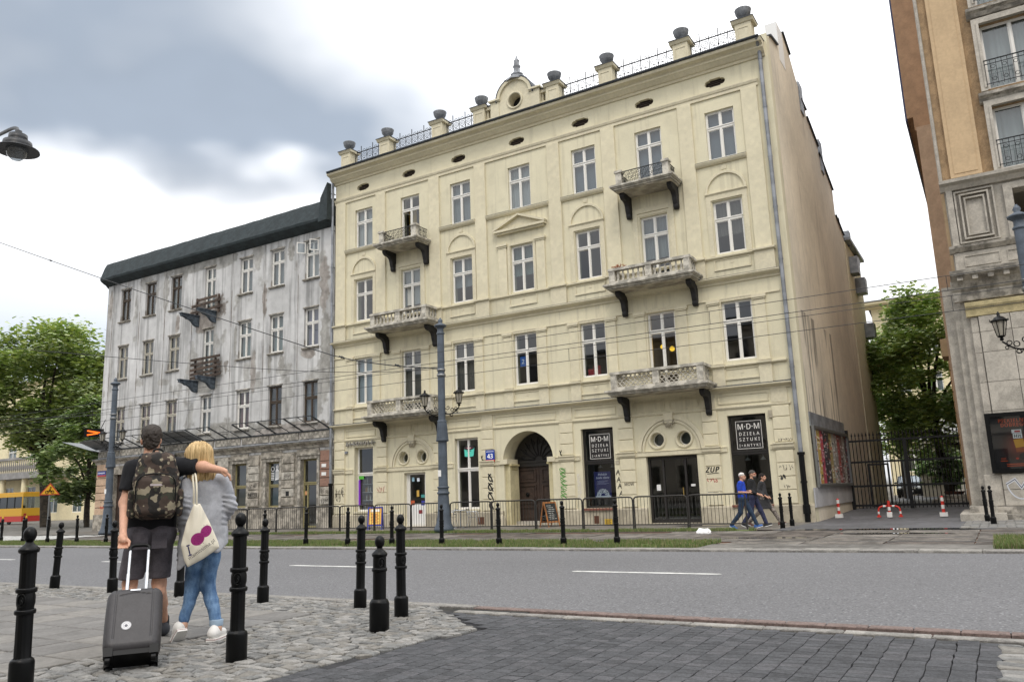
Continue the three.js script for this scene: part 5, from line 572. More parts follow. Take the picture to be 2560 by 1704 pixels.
// ---------- the stone and ochre building on the right ----------
const sb = thing('corner_building', 'ochre plastered building on a grey sandstone base with tall French windows', 'building', [4, -TY, -28.5]);
const sp = (name, geo, mat, parent = sb) => mesh(name, merge(geo).translate(-4, TY, 0), mat, parent);
{
  M.sand = mottle([184, 178, 167], [170, 164, 153], 2.2, 601, { f: 6, grain: 16, bump: 0.003 }); M.sand2 = mottle([180, 174, 163], [162, 156, 146], 1.8, 603, { f: 7, grain: 16, bump: 0.003 }); M.sandDark = mottle([176, 170, 159], [124, 118, 110], 1.4, 605, { f: 8, grain: 22, bump: 0.004 });
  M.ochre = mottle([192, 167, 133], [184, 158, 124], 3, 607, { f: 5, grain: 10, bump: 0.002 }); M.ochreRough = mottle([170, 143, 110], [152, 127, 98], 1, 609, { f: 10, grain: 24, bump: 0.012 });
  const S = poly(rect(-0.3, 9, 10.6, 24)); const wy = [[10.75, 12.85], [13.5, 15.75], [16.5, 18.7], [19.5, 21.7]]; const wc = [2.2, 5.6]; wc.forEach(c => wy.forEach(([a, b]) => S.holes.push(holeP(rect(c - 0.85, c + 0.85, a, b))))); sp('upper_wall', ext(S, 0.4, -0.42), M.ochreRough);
  sp('corner_pilaster', [bb(-0.06, 0.84, 10.72, 24, -0.02, 0.1), bb(0.06, 0.72, 10.85, 24, 0.1, 0.12)], M.ochre); sp('corner_return', [bb(-0.32, -0.06, 10.7, 24, -1.2, -0.03)], M.ochre); sp('corner_pipe', [cyl(0.06, 0.06, 13.4, -0.36, 17.3, 0.0, 10)], M.sand2);
  // stone storeys
  const L = poly([[-0.1, -0.4], [9, -0.4], [9, 10.4], [-0.1, 10.4]]); L.holes.push(holeP(rect(1.55, 2.9, 8.75, 10.0)), holeP(rect(4.8, 6.3, 8.75, 10.0))); sp('stone_wall', ext(L, 0.4, -0.42), M.sand);
  sp('corner_step', [bb(-0.32, -0.1, -0.3, 10.4, -0.5, -0.1)], M.sand2); sp('corner_step', [bb(-0.52, -0.32, -0.3, 7.4, -0.9, -0.3)], M.sand2); sp('corner_step', [bb(-0.8, -0.52, -0.3, 7.3, -1.3, -0.6)], M.sand2); sp('side_wall', [bb(-0.42, -0.12, 0, 24, -8, -0.55)], M.ochre);
  // ashlar blocks of the big pier and joints around it
  const rows = [1.25, 2.2, 3.12, 4.02, 4.95, 5.6, 6.1], rr = rng(65); for (let j = 0; j < rows.length - 1; j++) { const y0 = rows[j], y1 = rows[j + 1]; for (const [a, b] of [[0.12, 0.95], [0.965, 1.8], [1.815, 2.7]]) sp('ashlar_block', cblock(b - a, y1 - y0 - 0.012, 0.11, 0.006).translate((a + b) / 2, (y0 + y1) / 2, 0), rr() < 0.5 ? M.sand : M.sand2); sp('ashlar_block', cblock(0.2, y1 - y0 - 0.012, 0.05, 0.006).translate(0.0, (y0 + y1) / 2, 0), M.sand2); }
  for (const [a, b, y0, y1, d] of [[-0.36, 0.1, 0.28, 1.22, 0.09], [0.11, 1.2, 0.28, 0.74, 0.16], [0.11, 1.2, 0.755, 1.22, 0.16], [1.21, 2.6, 0.28, 0.74, 0.16], [1.21, 2.6, 0.755, 1.22, 0.16], [2.61, 4, 0.28, 1.22, 0.16]]) sp('base_block', cblock(b - a, y1 - y0, d, 0.01).translate((a + b) / 2, (y0 + y1) / 2, 0), M.sand2);
  sp('plinth_course', [bb(-0.1, 9, 0.05, 0.27, 0, 0.26)], M.sandDark); sp('plinth_course', [bb(-0.2, 9, -0.3, 0.045, 0, 0.6)], M.sandDark);
  sp('capital', [mould([[0, 6.1], [0.12, 6.12], [0.16, 6.3], [0.24, 6.42], [0.26, 6.55], [0, 6.6]], -0.2, 2.75)], mottle([196, 182, 140], [170, 160, 134], 1, 611, { f: 7, grain: 16 }));
  sp('main_cornice', [mould([[0, 6.62], [0.08, 6.64], [0.1, 6.95], [0.16, 7.0], [0.3, 7.25], [0.55, 7.4], [0.58, 7.55], [0, 7.62]], -0.48, 9)], M.sandDark); for (let i = 0; i < 12; i++) sp('cornice_bracket', bb(-0.3 + i * 0.42, -0.14 + i * 0.42, 7.24, 7.42, 0.2, 0.48), M.sandDark);
  sp('parapet', [bb(-0.28, 9, 7.62, 8.2, 0, 0.12)], M.sand2); for (const [a, b] of [[-0.02, 0.96], [1.15, 2.4], [2.6, 4]]) sp('parapet_panel', [bb(a, b, 7.72, 7.75, 0.12, 0.15), bb(a, b, 8.05, 8.08, 0.12, 0.15), bb(a, a + 0.03, 7.75, 8.05, 0.12, 0.15), bb(b - 0.03, b, 7.75, 8.05, 0.12, 0.15)], M.sand2);
  sp('upper_sill', [mould([[0, 8.2], [0.14, 8.22], [0.26, 8.34], [0.28, 8.42], [0, 8.46]], -0.4, 9)], M.sandDark);
  sp('stone_panel', [[-0.06, 1.05, 0.1], [0.08, 0.9, 0.14], [0.2, 0.78, 0.10]].flatMap(([a, b, d], k) => { const y0 = 8.5 + k * 0.12, y1 = 10.25 - k * 0.12; return [bb(a, a + 0.05, y0, y1, 0, d), bb(b - 0.05, b, y0, y1, 0, d), bb(a + 0.05, b - 0.05, y0, y0 + 0.05, 0, d), bb(a + 0.05, b - 0.05, y1 - 0.05, y1, 0, d)]; }), M.sand2); sp('stone_surround', [bb(1.3, 1.54, 8.46, 10.2, 0, 0.12), bb(1.3, 3.1, 10.02, 10.22, 0.0, 0.1)], M.sand2); sp('stone_pilaster', [bb(-0.27, -0.09, 8.46, 10.4, 0, 0.1)], M.sand2);
  sp('stone_cornice', [mould([[0, 10.3], [0.1, 10.32], [0.2, 10.45], [0.34, 10.52], [0.36, 10.62], [0, 10.7]], -0.42, 9)], M.sand);
  sp('interior', [0.1, 7, 10.5, 13.3, 16.3, 19.3, 22.3].map(y => bb(-0.1, 9, y - 0.3, y, -5, -0.43)).concat([bb(-0.1, 9, 0, 24, -5.2, -5)]), M.room); sp('roof', [bb(-0.4, 9, 24, 24.3, -9, 0.6)], M.slate);
  const o = { off: [-4, TY, 0], rec: 0.2 };
  wc.forEach(c => wy.forEach(([a, b], i) => { windowPart(sb, c, a, b, 1.7, { ...o, cross: false, curtain: 0, half: 2 });
    sp('window_surround', [bb(c - 1.05, c - 0.86, a - 0.1, b + 0.2, 0, 0.16), bb(c + 0.86, c + 1.05, a - 0.1, b + 0.2, 0, 0.16), bb(c - 0.86, c + 0.86, b + 0.01, b + 0.2, 0, 0.16), bb(c - 0.93, c - 0.85, a, b, 0, 0.2), bb(c + 0.85, c + 0.93, a, b, 0, 0.2)], M.sand); if (i) sp('window_ledge', [mould([[0, a - 0.5], [0.12, a - 0.48], [0.2, a - 0.36], [0.3, a - 0.3], [0.3, a - 0.2], [0, a - 0.12]], c - 1.15, c + 1.15)], M.sandDark);
    { const q = [], h = 0.9; q.push(bb(c - 0.88, c + 0.88, a + h - 0.03, a + h, 0.19, 0.23), bb(c - 0.88, c + 0.88, a + h - 0.16, a + h - 0.14, 0.2, 0.22), bb(c - 0.88, c + 0.88, a + 0.06, a + 0.08, 0.2, 0.22)); for (let k = 0; k <= 11; k++) { const x = c - 0.86 + k * 0.1564; q.push(bb(x - 0.008, x + 0.008, a, a + h - 0.03, 0.202, 0.218)); if (k % 2) q.push(new THREE.TorusGeometry(0.06, 0.008, 4, 10).translate(x + 0.07, a + 0.22, 0.21), new THREE.TorusGeometry(0.06, 0.008, 4, 10).translate(x + 0.07, a + 0.64, 0.21)); } sp('window_railing', q, M.iron); } }));
  // framed advertisement
  const ad = sub('poster_case', sb, [-4 + 0.62, 2.15 + TY, 0.16]); mesh('frame', [bb(-0.74, -0.62, -0.9, 0.9, -0.05, 0.06), bb(0.62, 0.74, -0.9, 0.9, -0.05, 0.06), bb(-0.62, 0.62, 0.78, 0.9, -0.05, 0.06), bb(-0.62, 0.62, -0.9, -0.78, -0.05, 0.06)], M.black, ad);
  mesh('print', new THREE.PlaneGeometry(1.24, 1.56), printMat(canvasTex(512, 640, (c, w, h) => { c.fillStyle = '#2b2526'; c.fillRect(0, 0, w, h); const g = c.createRadialGradient(w * 0.55, h * 0.55, 30, w * 0.55, h * 0.6, 260); g.addColorStop(0, '#8a2a18'); g.addColorStop(0.5, '#4a1f1a'); g.addColorStop(1, 'rgba(43,37,38,0)'); c.fillStyle = g; c.fillRect(0, 0, w, h); c.fillStyle = '#c8502a'; c.textAlign = 'center'; c.font = 'bold 62px sans-serif'; c.fillText('PIEKIELNIE', w / 2, 74, 380); c.fillText('DOBREGO', w / 2, 128, 360); c.fillStyle = '#e8e4e0'; c.fillRect(220, 168, 104, 44); c.fillStyle = '#b8232a'; c.fillRect(250, 180, 60, 22); c.fillStyle = '#f0ece6'; c.fillRect(228, 216, 98, 60); c.fillStyle = '#1a1718'; c.font = 'bold 56px sans-serif'; c.fillText('Hit', 276, 266); c.fillStyle = '#d99a20'; c.beginPath(); c.moveTo(226, 290); c.lineTo(330, 282); c.lineTo(340, 380); c.lineTo(240, 392); c.fill(); c.fillStyle = '#a04a18'; c.fillRect(240, 392, 96, 50); c.fillStyle = '#c4341a'; c.beginPath(); c.ellipse(400, 480, 60, 96, 0.4, 0, 7); c.fill(); c.beginPath(); c.ellipse(240, 520, 16, 12, 0, 0, 7); c.fill(); c.fillStyle = '#141011'; c.beginPath(); c.ellipse(330, 500, 66, 46, 0.2, 0, 7); c.fill(); c.fillStyle = '#c8502a'; c.font = 'bold 34px sans-serif'; c.fillText('HIT', 96, 530); c.fillRect(60, 540, 76, 10); for (let i = 0; i < 2; i++) c.fillRect(120, 580 + i * 22, 290, 12); }), 0.35), ad); mesh('pane', new THREE.PlaneGeometry(1.24, 1.56).translate(0, 0, 0.03), M.glass, ad);
  const t = canvasTex(256, 128, (c, w, h) => { c.clearRect(0, 0, w, h); c.lineWidth = 15; c.strokeStyle = '#c9cbd0'; c.beginPath(); c.moveTo(10, 40); c.lineTo(60, 14); c.lineTo(90, 60); c.lineTo(130, 10); c.lineTo(160, 70); c.lineTo(240, 20); c.stroke(); c.lineWidth = 5; c.strokeStyle = '#4a4d58'; c.stroke(); c.strokeStyle = '#bfc2c8'; c.lineWidth = 8; c.beginPath(); c.moveTo(14, 44); c.bezierCurveTo(30, 120, 90, 130, 120, 110); c.lineTo(128, 126); c.stroke(); c.fillStyle = 'rgba(190,192,198,.6)'; c.fillRect(130, 70, 110, 40); }); sp('graffiti', new THREE.PlaneGeometry(1.2, 0.7).translate(0.75, 0.78, 0.164), printMat(t, 0.8, { transparent: true }));
  // entrance steps at the passage
  sp('step', [bb(-1.1, 0.1, -0.3, 0.09, -3.0, 1.0)], M.sand2); sp('step', [bb(-0.85, -0.1, 0.09, 0.28, -3.0, 0.35)], M.sandDark);
  // rear wing seen past the corner
  sp('rear_wing', [bb(-1.05, 6, -0.3, 15.6, -26, -6.9)], mottle([198, 172, 148], [186, 160, 137], 3, 613, { f: 5, grain: 12, bump: 0.002 })); sp('rear_wing_cornice', [bb(-1.35, 6, 16.2, 22, -26, -7.2), bb(-1.12, 6, 15.6, 16.2, -26, -7.2)], mottle([176, 144, 116], [164, 133, 107], 2, 615, { f: 5, grain: 10 })); sp('rear_wing_gutter', [bb(-1.42, -1.35, 16.1, 22, -26, -7.25)], std(0x2e3a5e, 0.6));
  const rust = mottle([186, 150, 110], [172, 138, 100], 2, 617, { f: 5, grain: 12 }); for (let j = 0; j < 13; j++) sp('rustic_course', bb(-1.09, -1.05, 0.3 + j * 0.42, 0.68 + j * 0.42, -24, -6.95), rust); sp('rear_wing_box', [bb(-1.28, -1.05, 5.9, 6.6, -8.4, -6.95)], M.ochre);
}
// ---------- bollards ----------
function bollardParts(short) {
  const n = 40, prof = short ? [[0.001, 0], [0.098, 0], [0.098, 0.2], [0.09, 0.215], [0.078, 0.23], [0.066, 0.235], [0.066, 0.5], [0.066, 0.56]] : [[0.001, 0], [0.09, 0], [0.09, 0.17], [0.084, 0.185], [0.074, 0.192], [0.063, 0.2], [0.062, 0.3], [0.062, 0.44], [0.062, 0.5], [0.068, 0.52], [0.068, 0.56], [0.062, 0.58], [0.06, 0.62], [0.06, 0.8], [0.06, 0.84]];
  const g = lathe(prof, n), p = g.attributes.position; for (let i = 0; i < p.count; i++) { const y = p.getY(i), fl = short ? (y > 0.235 && y < 0.5) : (y > 0.2 && y < 0.44) || (y > 0.6 && y < 0.82); if (fl) { const a = Math.atan2(p.getZ(i), p.getX(i)), k = 1 - 0.07 * Math.pow(Math.abs(Math.cos(a * 6)), 3); p.setX(i, p.getX(i) * k); p.setZ(i, p.getZ(i) * k); } } g.computeVertexNormals();
  const ring = (y, r) => lathe([[r - 0.02, y - 0.014], [r - 0.004, y - 0.014], [r, y - 0.006], [r, y + 0.006], [r - 0.004, y + 0.014], [r - 0.02, y + 0.014]], 24);
  const top = short ? 0.56 : 0.84, cap = lathe([[0.05, top - 0.012], [0.072, top - 0.012], [0.078, top], [0.078, top + 0.012], [0.055, top + 0.03], [0.032, top + 0.045], [0.026, top + 0.062], [0.001, top + 0.062]], 28), ball = new THREE.SphereGeometry(0.05, 24, 18).translate(0, top + 0.1, 0);
  const ey = short ? 0.5 : 0.54, em = merge([new THREE.TorusGeometry(0.03, 0.006, 6, 16).scale(1, 1.3, 1).translate(0, ey, 0.066), new THREE.SphereGeometry(0.018, 8, 6).scale(1, 1.5, 0.5).translate(0.003, ey, 0.066), tube([[-0.012, ey - 0.025, 0.07], [0.012, ey - 0.01, 0.072], [-0.006, ey + 0.012, 0.072], [0.008, ey + 0.028, 0.07]], 0.006, 8, 5)]);
  return { g, rings: short ? [ring(0.45, 0.076)] : [ring(0.47, 0.078), ring(0.6, 0.078)], cap, ball, em };
}
const BL = bollardParts(false), BS = bollardParts(true), bollMat = new THREE.MeshPhysicalMaterial({ color: 0x090a0b, roughness: 0.38, specularIntensity: 0.45, side: THREE.DoubleSide }), yellowBall = std(0xc9a017, 0.45);
function bollard(x, z, label, group, { s = 1, turn = 0, short = false, lean = 0, yellow = false, y = gy(z) } = {}) {
  const P = short ? BS : BL, t = thing('bollard', label, 'bollard', [x, y, z], turn, group); t.scale.set(s * 0.78, s, s * 0.78); t.rotation.z = lean + (h2(Math.round(x * 100), Math.round(z * 100), 3) - 0.5) * 0.03; t.rotation.x = (h2(Math.round(x * 100), Math.round(z * 100), 5) - 0.5) * 0.03;
  place('shaft', P.g, bollMat, t, 0, 0, 0); P.rings.forEach(r => place('ring', r, bollMat, t, 0, 0, 0)); place('cap', P.cap, bollMat, t, 0, 0, 0); place('ball', P.ball, yellow ? yellowBall : bollMat, t, 0, 0, 0); place('emblem', P.em, bollMat, t, 0, 0, 0); return t;
}
const NG = 'black bollards on the near pavement';
bollard(-5.06, -4.28, 'tallest black iron bollard on the cobbles beside the walking woman', NG, { s: 1.095, turn: 0.7 });
bollard(-5.63, -3.02, 'black iron bollard on the cobbles behind the suitcase, cut off by the picture edge', NG, { s: 1.06, turn: 0.6 });
bollard(-4.89, -5.71, 'short sunken black bollard with a stubby neck on the cobbles', NG, { s: 1.16, turn: 1.0, short: true });
bollard(-6.12, -6.83, 'black iron bollard on the cobbles by the kerb, behind the short sunken one', NG, { s: 0.99, turn: 0.5 });
bollard(-5.23, -6.44, 'black iron bollard on the cobble tip, last before the dark paved drive', NG, { s: 1.0, turn: 1.2 });
bollard(-7.61, -6.80, 'black iron bollard at the kerb just past the walking woman', NG, { s: 0.975, turn: 0.9 });
bollard(-9.29, -6.91, 'black iron bollard at the kerb, half hidden between the walking couple', NG, { s: 0.98 }); bollard(-10.79, -6.94, 'black iron bollard at the kerb behind the man’s hand and suitcase handle', NG, { s: 0.99 });
bollard(-12.37, -7.02, 'black iron bollard at the kerb, leaning slightly, beyond the man with the backpack', NG, { s: 0.985, lean: -0.05 }); bollard(-14.45, -7.1, 'black iron bollard at the kerb, farthest along from the couple', NG, { s: 0.985 });
for (const [x, z] of [[-7.0, -15.75], [-8.16, -15.55], [-9.77, -15.5], [-11.36, -15.5], [-12.85, -15.48], [-14.31, -15.5], [-15.88, -15.6], [-17.45, -15.6], [-19.28, -15.7], [-20.9, -15.7], [-22.5, -15.8], [-25.39, -16.0], [-27.22, -16.1], [-29.2, -16.2], [-31.19, -16.4]]) bollard(x, z, 'black iron bollard standing in the grass verge across the road', 'bollards in the grass verge', { s: 0.98, turn: x });
for (const [x, z, l] of [[-33.3, -17.6, 'yellow topped black bollard beside the near end of the railing'], [-34.3, -17.2, 'yellow topped black bollard farther out on the crossing, by the tram']]) bollard(x, z, l, 'yellow topped bollards', { yellow: true, s: 1.0 }); bollard(-34.9, -17.5, 'plain black bollard next to the yellow topped pair', NG);
bollard(-5.4, -23.7, 'black bollard at the house corner, nearer the rails', 'bollards at the passage mouth'); bollard(-5.5, -25.4, 'black bollard at the house corner, nearer the shop wall', 'bollards at the passage mouth'); bollard(-0.24, -24.9, 'black bollard on the setts by the stone building, nearer the rails', 'bollards at the passage mouth', { s: 1.03 }); bollard(-0.4, -26.9, 'black bollard on the setts by the stone building, nearer its steps', 'bollards at the passage mouth', { s: 1.03 });
// ---------- railing panels along the far pavement ----------
{ const W = 1.68, frame = merge([tube([[-W / 2, 0, 0], [-W / 2, 0.5, 0], [-W / 2, 0.93, 0], [-W / 2 + 0.02, 0.98, 0], [-W / 2 + 0.08, 1.0, 0], [0, 1.0, 0], [W / 2 - 0.08, 1.0, 0], [W / 2 - 0.02, 0.98, 0], [W / 2, 0.93, 0], [W / 2, 0.5, 0], [W / 2, 0, 0]], 0.024, 60, 7), bar([-W / 2, 0.17, 0], [W / 2, 0.17, 0], 0.018, 6)]), rod = new THREE.CylinderGeometry(0.008, 0.008, 0.82, 5), fm = std(0x2c2a28, 0.6), fm2 = std(0x1f1f20, 0.6);
  for (let i = 0; i < 17; i++) { const x = -7.12 - i * 1.735, t = thing('railing_panel', i < 12 ? 'low dark metal railing panel with thin bars in front of the cream house' : 'low dark metal railing panel with thin bars in front of the grey house', 'railing', [x, gy(-23.25), -23.25], 0, i < 12 ? 'railing panels before the cream house' : 'railing panels before the grey house'); t.rotation.z = (h2(i, 4) - 0.5) * 0.01; place('frame', frame, i < 12 ? fm : fm2, t, 0, 0, 0); const n = i < 12 ? 15 : 15; for (let k = 1; k < n; k++) place('bar', rod, i < 12 ? fm : fm2, t, -W / 2 + W * k / n, 0.585, 0); } }
// ---------- lamp and wire posts ----------
const lantern = (() => { const cage = [], a4 = [0, 1, 2, 3, 4, 5]; const R0 = 0.085, R1 = 0.15; for (const k of a4) { const a = k * Math.PI / 3; cage.push(bar([R0 * Math.cos(a), 0, R0 * Math.sin(a)], [R1 * Math.cos(a), 0.34, R1 * Math.sin(a)], 0.01, 5)); } return { cage: merge(cage), base: lathe([[0.001, -0.12], [0.03, -0.12], [0.05, -0.08], [0.03, -0.05], [0.09, -0.02], [0.09, 0.0], [0.001, 0.0]], 6), roof: lathe([[0.001, 0.335], [0.19, 0.335], [0.2, 0.36], [0.16, 0.38], [0.1, 0.44], [0.05, 0.46], [0.03, 0.5], [0.045, 0.52], [0.02, 0.56], [0.001, 0.58]], 6), crown: merge(a4.map(k => T(new THREE.ConeGeometry(0.018, 0.07, 5), 0.185 * Math.cos(k * Math.PI / 3), 0.385, 0.185 * Math.sin(k * Math.PI / 3)))), glass: new THREE.CylinderGeometry(0.14, 0.08, 0.33, 6, 1, true).translate(0, 0.167, 0) }; })();
const frosted = new THREE.MeshPhysicalMaterial({ color: 0xcfcabd, roughness: 0.5, transmission: 0.55, thickness: 0, side: THREE.DoubleSide });
function post(x, z, label, H, turn, { dx = 0.7, lamps = [-1, 1] } = {}) {
  const y = gy(z), t = thing('lamp_post', label, 'lamp post', [x, y, z], turn, 'blue grey lamp posts');
  mesh('base', lathe([[0.001, 0], [0.36, 0], [0.34, 0.15], [0.27, 0.3], [0.22, 0.6], [0.19, 1.2], [0.185, 1.3], [0.22, 1.31], [0.22, 1.36], [0.185, 1.38], [0.18, 1.5], [0.21, 1.51], [0.21, 1.55], [0.17, 1.57]], 20), M.poleBlue, t);
  mesh('shaft', lathe([[0.165, 1.5], [0.155, 3.1], [0.22, 3.12], [0.22, 3.18], [0.2, 3.2], [0.155, 3.78], [0.17, 3.8], [0.17, 3.84], [0.13, 3.88], [0.125, H - 0.62]], 24), M.poleBlue, t); { const o = []; for (let k = 0; k < 16; k++) { const a = k * Math.PI / 8; o.push(bar([0.2 * Math.cos(a), 3.2, 0.2 * Math.sin(a)], [0.158 * Math.cos(a), 3.76, 0.158 * Math.sin(a)], 0.014, 5)); } mesh('fluted_collar', o, M.poleBlue, t); }
  mesh('head', lathe([[0.125, H - 0.62], [0.15, H - 0.6], [0.15, H - 0.56], [0.12, H - 0.54], [0.11, H - 0.42], [0.13, H - 0.38], [0.22, H - 0.32], [0.23, H - 0.28], [0.12, H - 0.22], [0.06, H - 0.18], [0.09, H - 0.12], [0.06, H - 0.05], [0.03, H - 0.03], [0.03, H], [0.001, H]], 20), M.poleBlue, t);
  for (const s of lamps) { mesh('arm', [tube([[s * 0.12, 4.1, 0], [s * 0.3, 4.06, 0], [s * 0.5, 4.12, 0], [s * dx, 4.28, 0]], 0.022, 16, 6), tube([[s * 0.12, 4.3, 0], [s * 0.22, 4.22, 0], [s * 0.3, 4.26, 0], [s * 0.27, 4.34, 0], [s * 0.2, 4.3, 0]], 0.014, 12, 5), new THREE.TorusGeometry(0.06, 0.013, 5, 12).translate(s * 0.42, 4.2, 0), new THREE.TorusGeometry(0.05, 0.012, 5, 12).translate(s * 0.56, 4.24, 0), new THREE.TorusGeometry(0.045, 0.012, 5, 12).translate(s * 0.4, 4.02, 0), new THREE.TorusGeometry(0.035, 0.011, 5, 10).translate(s * 0.62, 4.13, 0), tube([[s * 0.3, 4.06, 0], [s * 0.36, 3.98, 0], [s * 0.44, 4.0, 0]], 0.012, 8, 5)], M.black, t); const l = sub('lantern', t, [s * dx, 4.42, 0]); place('cage', lantern.cage, M.black, l, 0, 0, 0); place('base', lantern.base, M.black, l, 0, 0, 0); place('roof', lantern.roof, M.black, l, 0, 0, 0); place('crown', lantern.crown, M.black, l, 0, 0, 0); place('glass', lantern.glass, frosted, l, 0, 0, 0); }
  mesh('clamp', [lathe([[0.13, 5.42], [0.16, 5.42], [0.16, 5.5], [0.13, 5.5]], 16), lathe([[0.13, 5.62], [0.155, 5.62], [0.155, 5.68], [0.13, 5.68]], 16)], M.steel, t); mesh('sticker', [bb(-0.1, 0.02, 1.9, 2.12, 0.165, 0.17), bb(-0.26, -0.16, 2.0, 2.14, -0.02, 0.1)].slice(0, 1), M.white, t);
  return t;
}
post(-16.53, -22.7, 'blue grey lamp post with two black lanterns before the cream house', 7.56, 0.1); post(-36.0, -22.7, 'blue grey lamp post with two black lanterns at the grey house corner', 7.43, 0.1); post(1.19, -21.5, 'blue grey lamp post with black lantern before the stone building', 7.5, 0.1);
// ---------- overhead wires ----------
const wireMat = std(0x2a2c2e, 0.6); let wn = 0;
function wire(label, pts, r = 0.008) { return tag(mesh('overhead_wire', tube(pts, r, 40, 5), wireMat, scene), label, 'wire', 'overhead tram wires'); }
for (const [z, ym, yc] of [[-19, 5.42, 5.1], [-21.5, 5.48, 5.1]]) { const n = z === -19 ? 'near' : 'far', m = []; for (let x = -110; x <= 30; x += 10) { const ph = ((x + 16.5) / 20); m.push([x, ym + 0.12 * Math.abs(Math.sin(ph * Math.PI)) * 0, z]); } wire(`upper carrying wire of the ${n} tram track, crossing the cream facade`, m); wire(`lower contact wire of the ${n} tram track, crossing the cream facade`, m.map(p => [p[0], yc, p[2]]), 0.009);
  for (let x = -42; x < 3; x += 5.2) tag(mesh('wire_dropper', bar([x, yc, z], [x, ym, z], 0.007, 5), wireMat, scene), `short vertical dropper joining the two wires of the ${n} track`, 'wire', `droppers of the ${n} track wires`); }
wire('long slack span wire running down across the grey house towards the lamp post', [[-56, 19.6, -22.7], [-48.1, 16.6, -22.7], [-42.6, 14.5, -22.7], [-36, 12.0, -22.7], [-30.5, 9.95, -22.7], [-24.1, 7.6, -22.7], [-21.3, 6.6, -22.7], [-18.5, 5.95, -22.7], [-16.65, 5.66, -22.7]], 0.02); wire('cross wire from the middle lamp post out over both tram tracks', [[-16.53, 5.64, -22.7], [-17.5, 5.5, -21.5], [-19.5, 5.45, -19], [-25, 5.9, -10], [-30, 6.4, 0]], 0.01); wire('cross wire from the far lamp post out over both tram tracks', [[-36, 5.6, -22.7], [-37, 5.5, -21.5], [-40, 5.4, -19], [-47, 5.6, -14]], 0.01);
for (const [x, y, z, l] of [[-21.3, 6.62, -22.7, 'upper porcelain insulator on the slack span wire'], [-18.5, 5.97, -22.7, 'lower porcelain insulator on the slack span wire by the lamp post'], [-42.6, 14.5, -22.7, 'small insulator high on the span wire beside the grey eaves']]) tag(mesh('insulator', [cyl(0.03, 0.03, 0.28, x, y, z, 8, 0, 0, 1.2), sph(0.05, x, y, z, 8, 6), sph(0.04, x + 0.08, y - 0.03, z, 8, 6)], wireMat, scene), l, 'insulator');
// ---------- iron gate of the passage ----------
{ const t = thing('iron_gate', 'tall black iron gate with spear tipped bars closing the side passage', 'gate', [-3.1, 0.0, -36.4]), m = std(0x15171a, 0.5), L = -2.25, R = 2.2;
  mesh('gate_post', bb(L - 0.12, L + 0.12, -0.1, 3.3, -0.12, 0.12), m, t); mesh('gate_post', bb(R - 0.12, R + 0.12, -0.1, 3.35, -0.12, 0.12), m, t); mesh('centre_post', bb(-0.07, 0.07, 0.02, 2.86, -0.05, 0.05), m, t);
  for (const y of [0.16, 0.95, 1.94, 2.82]) mesh('gate_rail', bb(L + 0.12, R - 0.12, y - 0.04, y + 0.04, -0.03, 0.03), m, t); mesh('wicket_frame', [bb(-1.5, -1.43, 0.1, 1.86, -0.045, 0.045), bb(-0.76, -0.69, 0.1, 1.86, -0.045, 0.045), bb(-1.43, -0.76, 1.79, 1.86, -0.045, 0.045), bb(-1.43, -0.76, 0.1, 0.17, -0.045, 0.045)], m, t);
  const rod = new THREE.CylinderGeometry(0.02, 0.02, 3.0, 6).translate(0, 1.5, 0), tip = new THREE.ConeGeometry(0.042, 0.18, 4).translate(0, 3.07, 0), rg = merge([rod, tip]); for (let i = 1; i < 30; i++) { const x = lerp(L + 0.12, R - 0.12, i / 30); place('gate_bar', rg, m, t, x, 0.04, 0); } }
// ---------- red and white barrier posts ----------
{ const red = std(0xc03025, 0.5), wh = std(0xdcdad6, 0.5); const seg = (r, h, x, z) => [0, 1, 2, 3, 4].map(i => [cyl(r, r, h / 5, x, h * (i + 0.5) / 5, z, 12), i % 2 ? red : wh]);
  const postB = (x, z, label) => { const t = thing('parking_post', label, 'post', [x, -0.08, z], 0, 'red and white parking posts'); for (const [g, m] of seg(0.05, 0.62, 0, 0)) mesh('band', g, m, t); mesh('foot', [bb(-0.12, 0.12, 0, 0.13, -0.1, 0.1)], wh, t); mesh('cap', sph(0.05, 0, 0.62, 0, 10, 8), red, t); };
  postB(-4.95, -30.4, 'red and white fold down post by the poster wall'); postB(-1.68, -30.4, 'red and white fold down post by the stone steps');
  const t = thing('parking_barrier', 'red and white arched parking barrier in the middle of the passage', 'barrier', [-3.32, -0.08, -30.4]); for (const s of [-1, 1]) { mesh('arch', tube([[s * 0.34, 0, 0], [s * 0.34, 0.22, 0], [s * 0.31, 0.31, 0], [s * 0.22, 0.36, 0], [s * 0.05, 0.37, 0]], 0.03, 20, 8), red, t); mesh('foot_band', cyl(0.034, 0.034, 0.08, s * 0.34, 0.15, 0, 10), wh, t); mesh('arch_band', cyl(0.034, 0.034, 0.08, s * 0.14, 0.365, 0, 10, 0, 0, Math.PI / 2), wh, t); mesh('foot', bb(s * 0.34 - 0.06, s * 0.34 + 0.06, 0, 0.05, -0.06, 0.06), red, t); } mesh('post', cyl(0.045, 0.045, 0.5, 0, 0.3, 0, 12), red, t); mesh('post_band', [cyl(0.048, 0.048, 0.12, 0, 0.28, 0, 12)], wh, t); mesh('lock_box', bb(-0.08, 0.08, 0, 0.17, -0.08, 0.08), wh, t); }
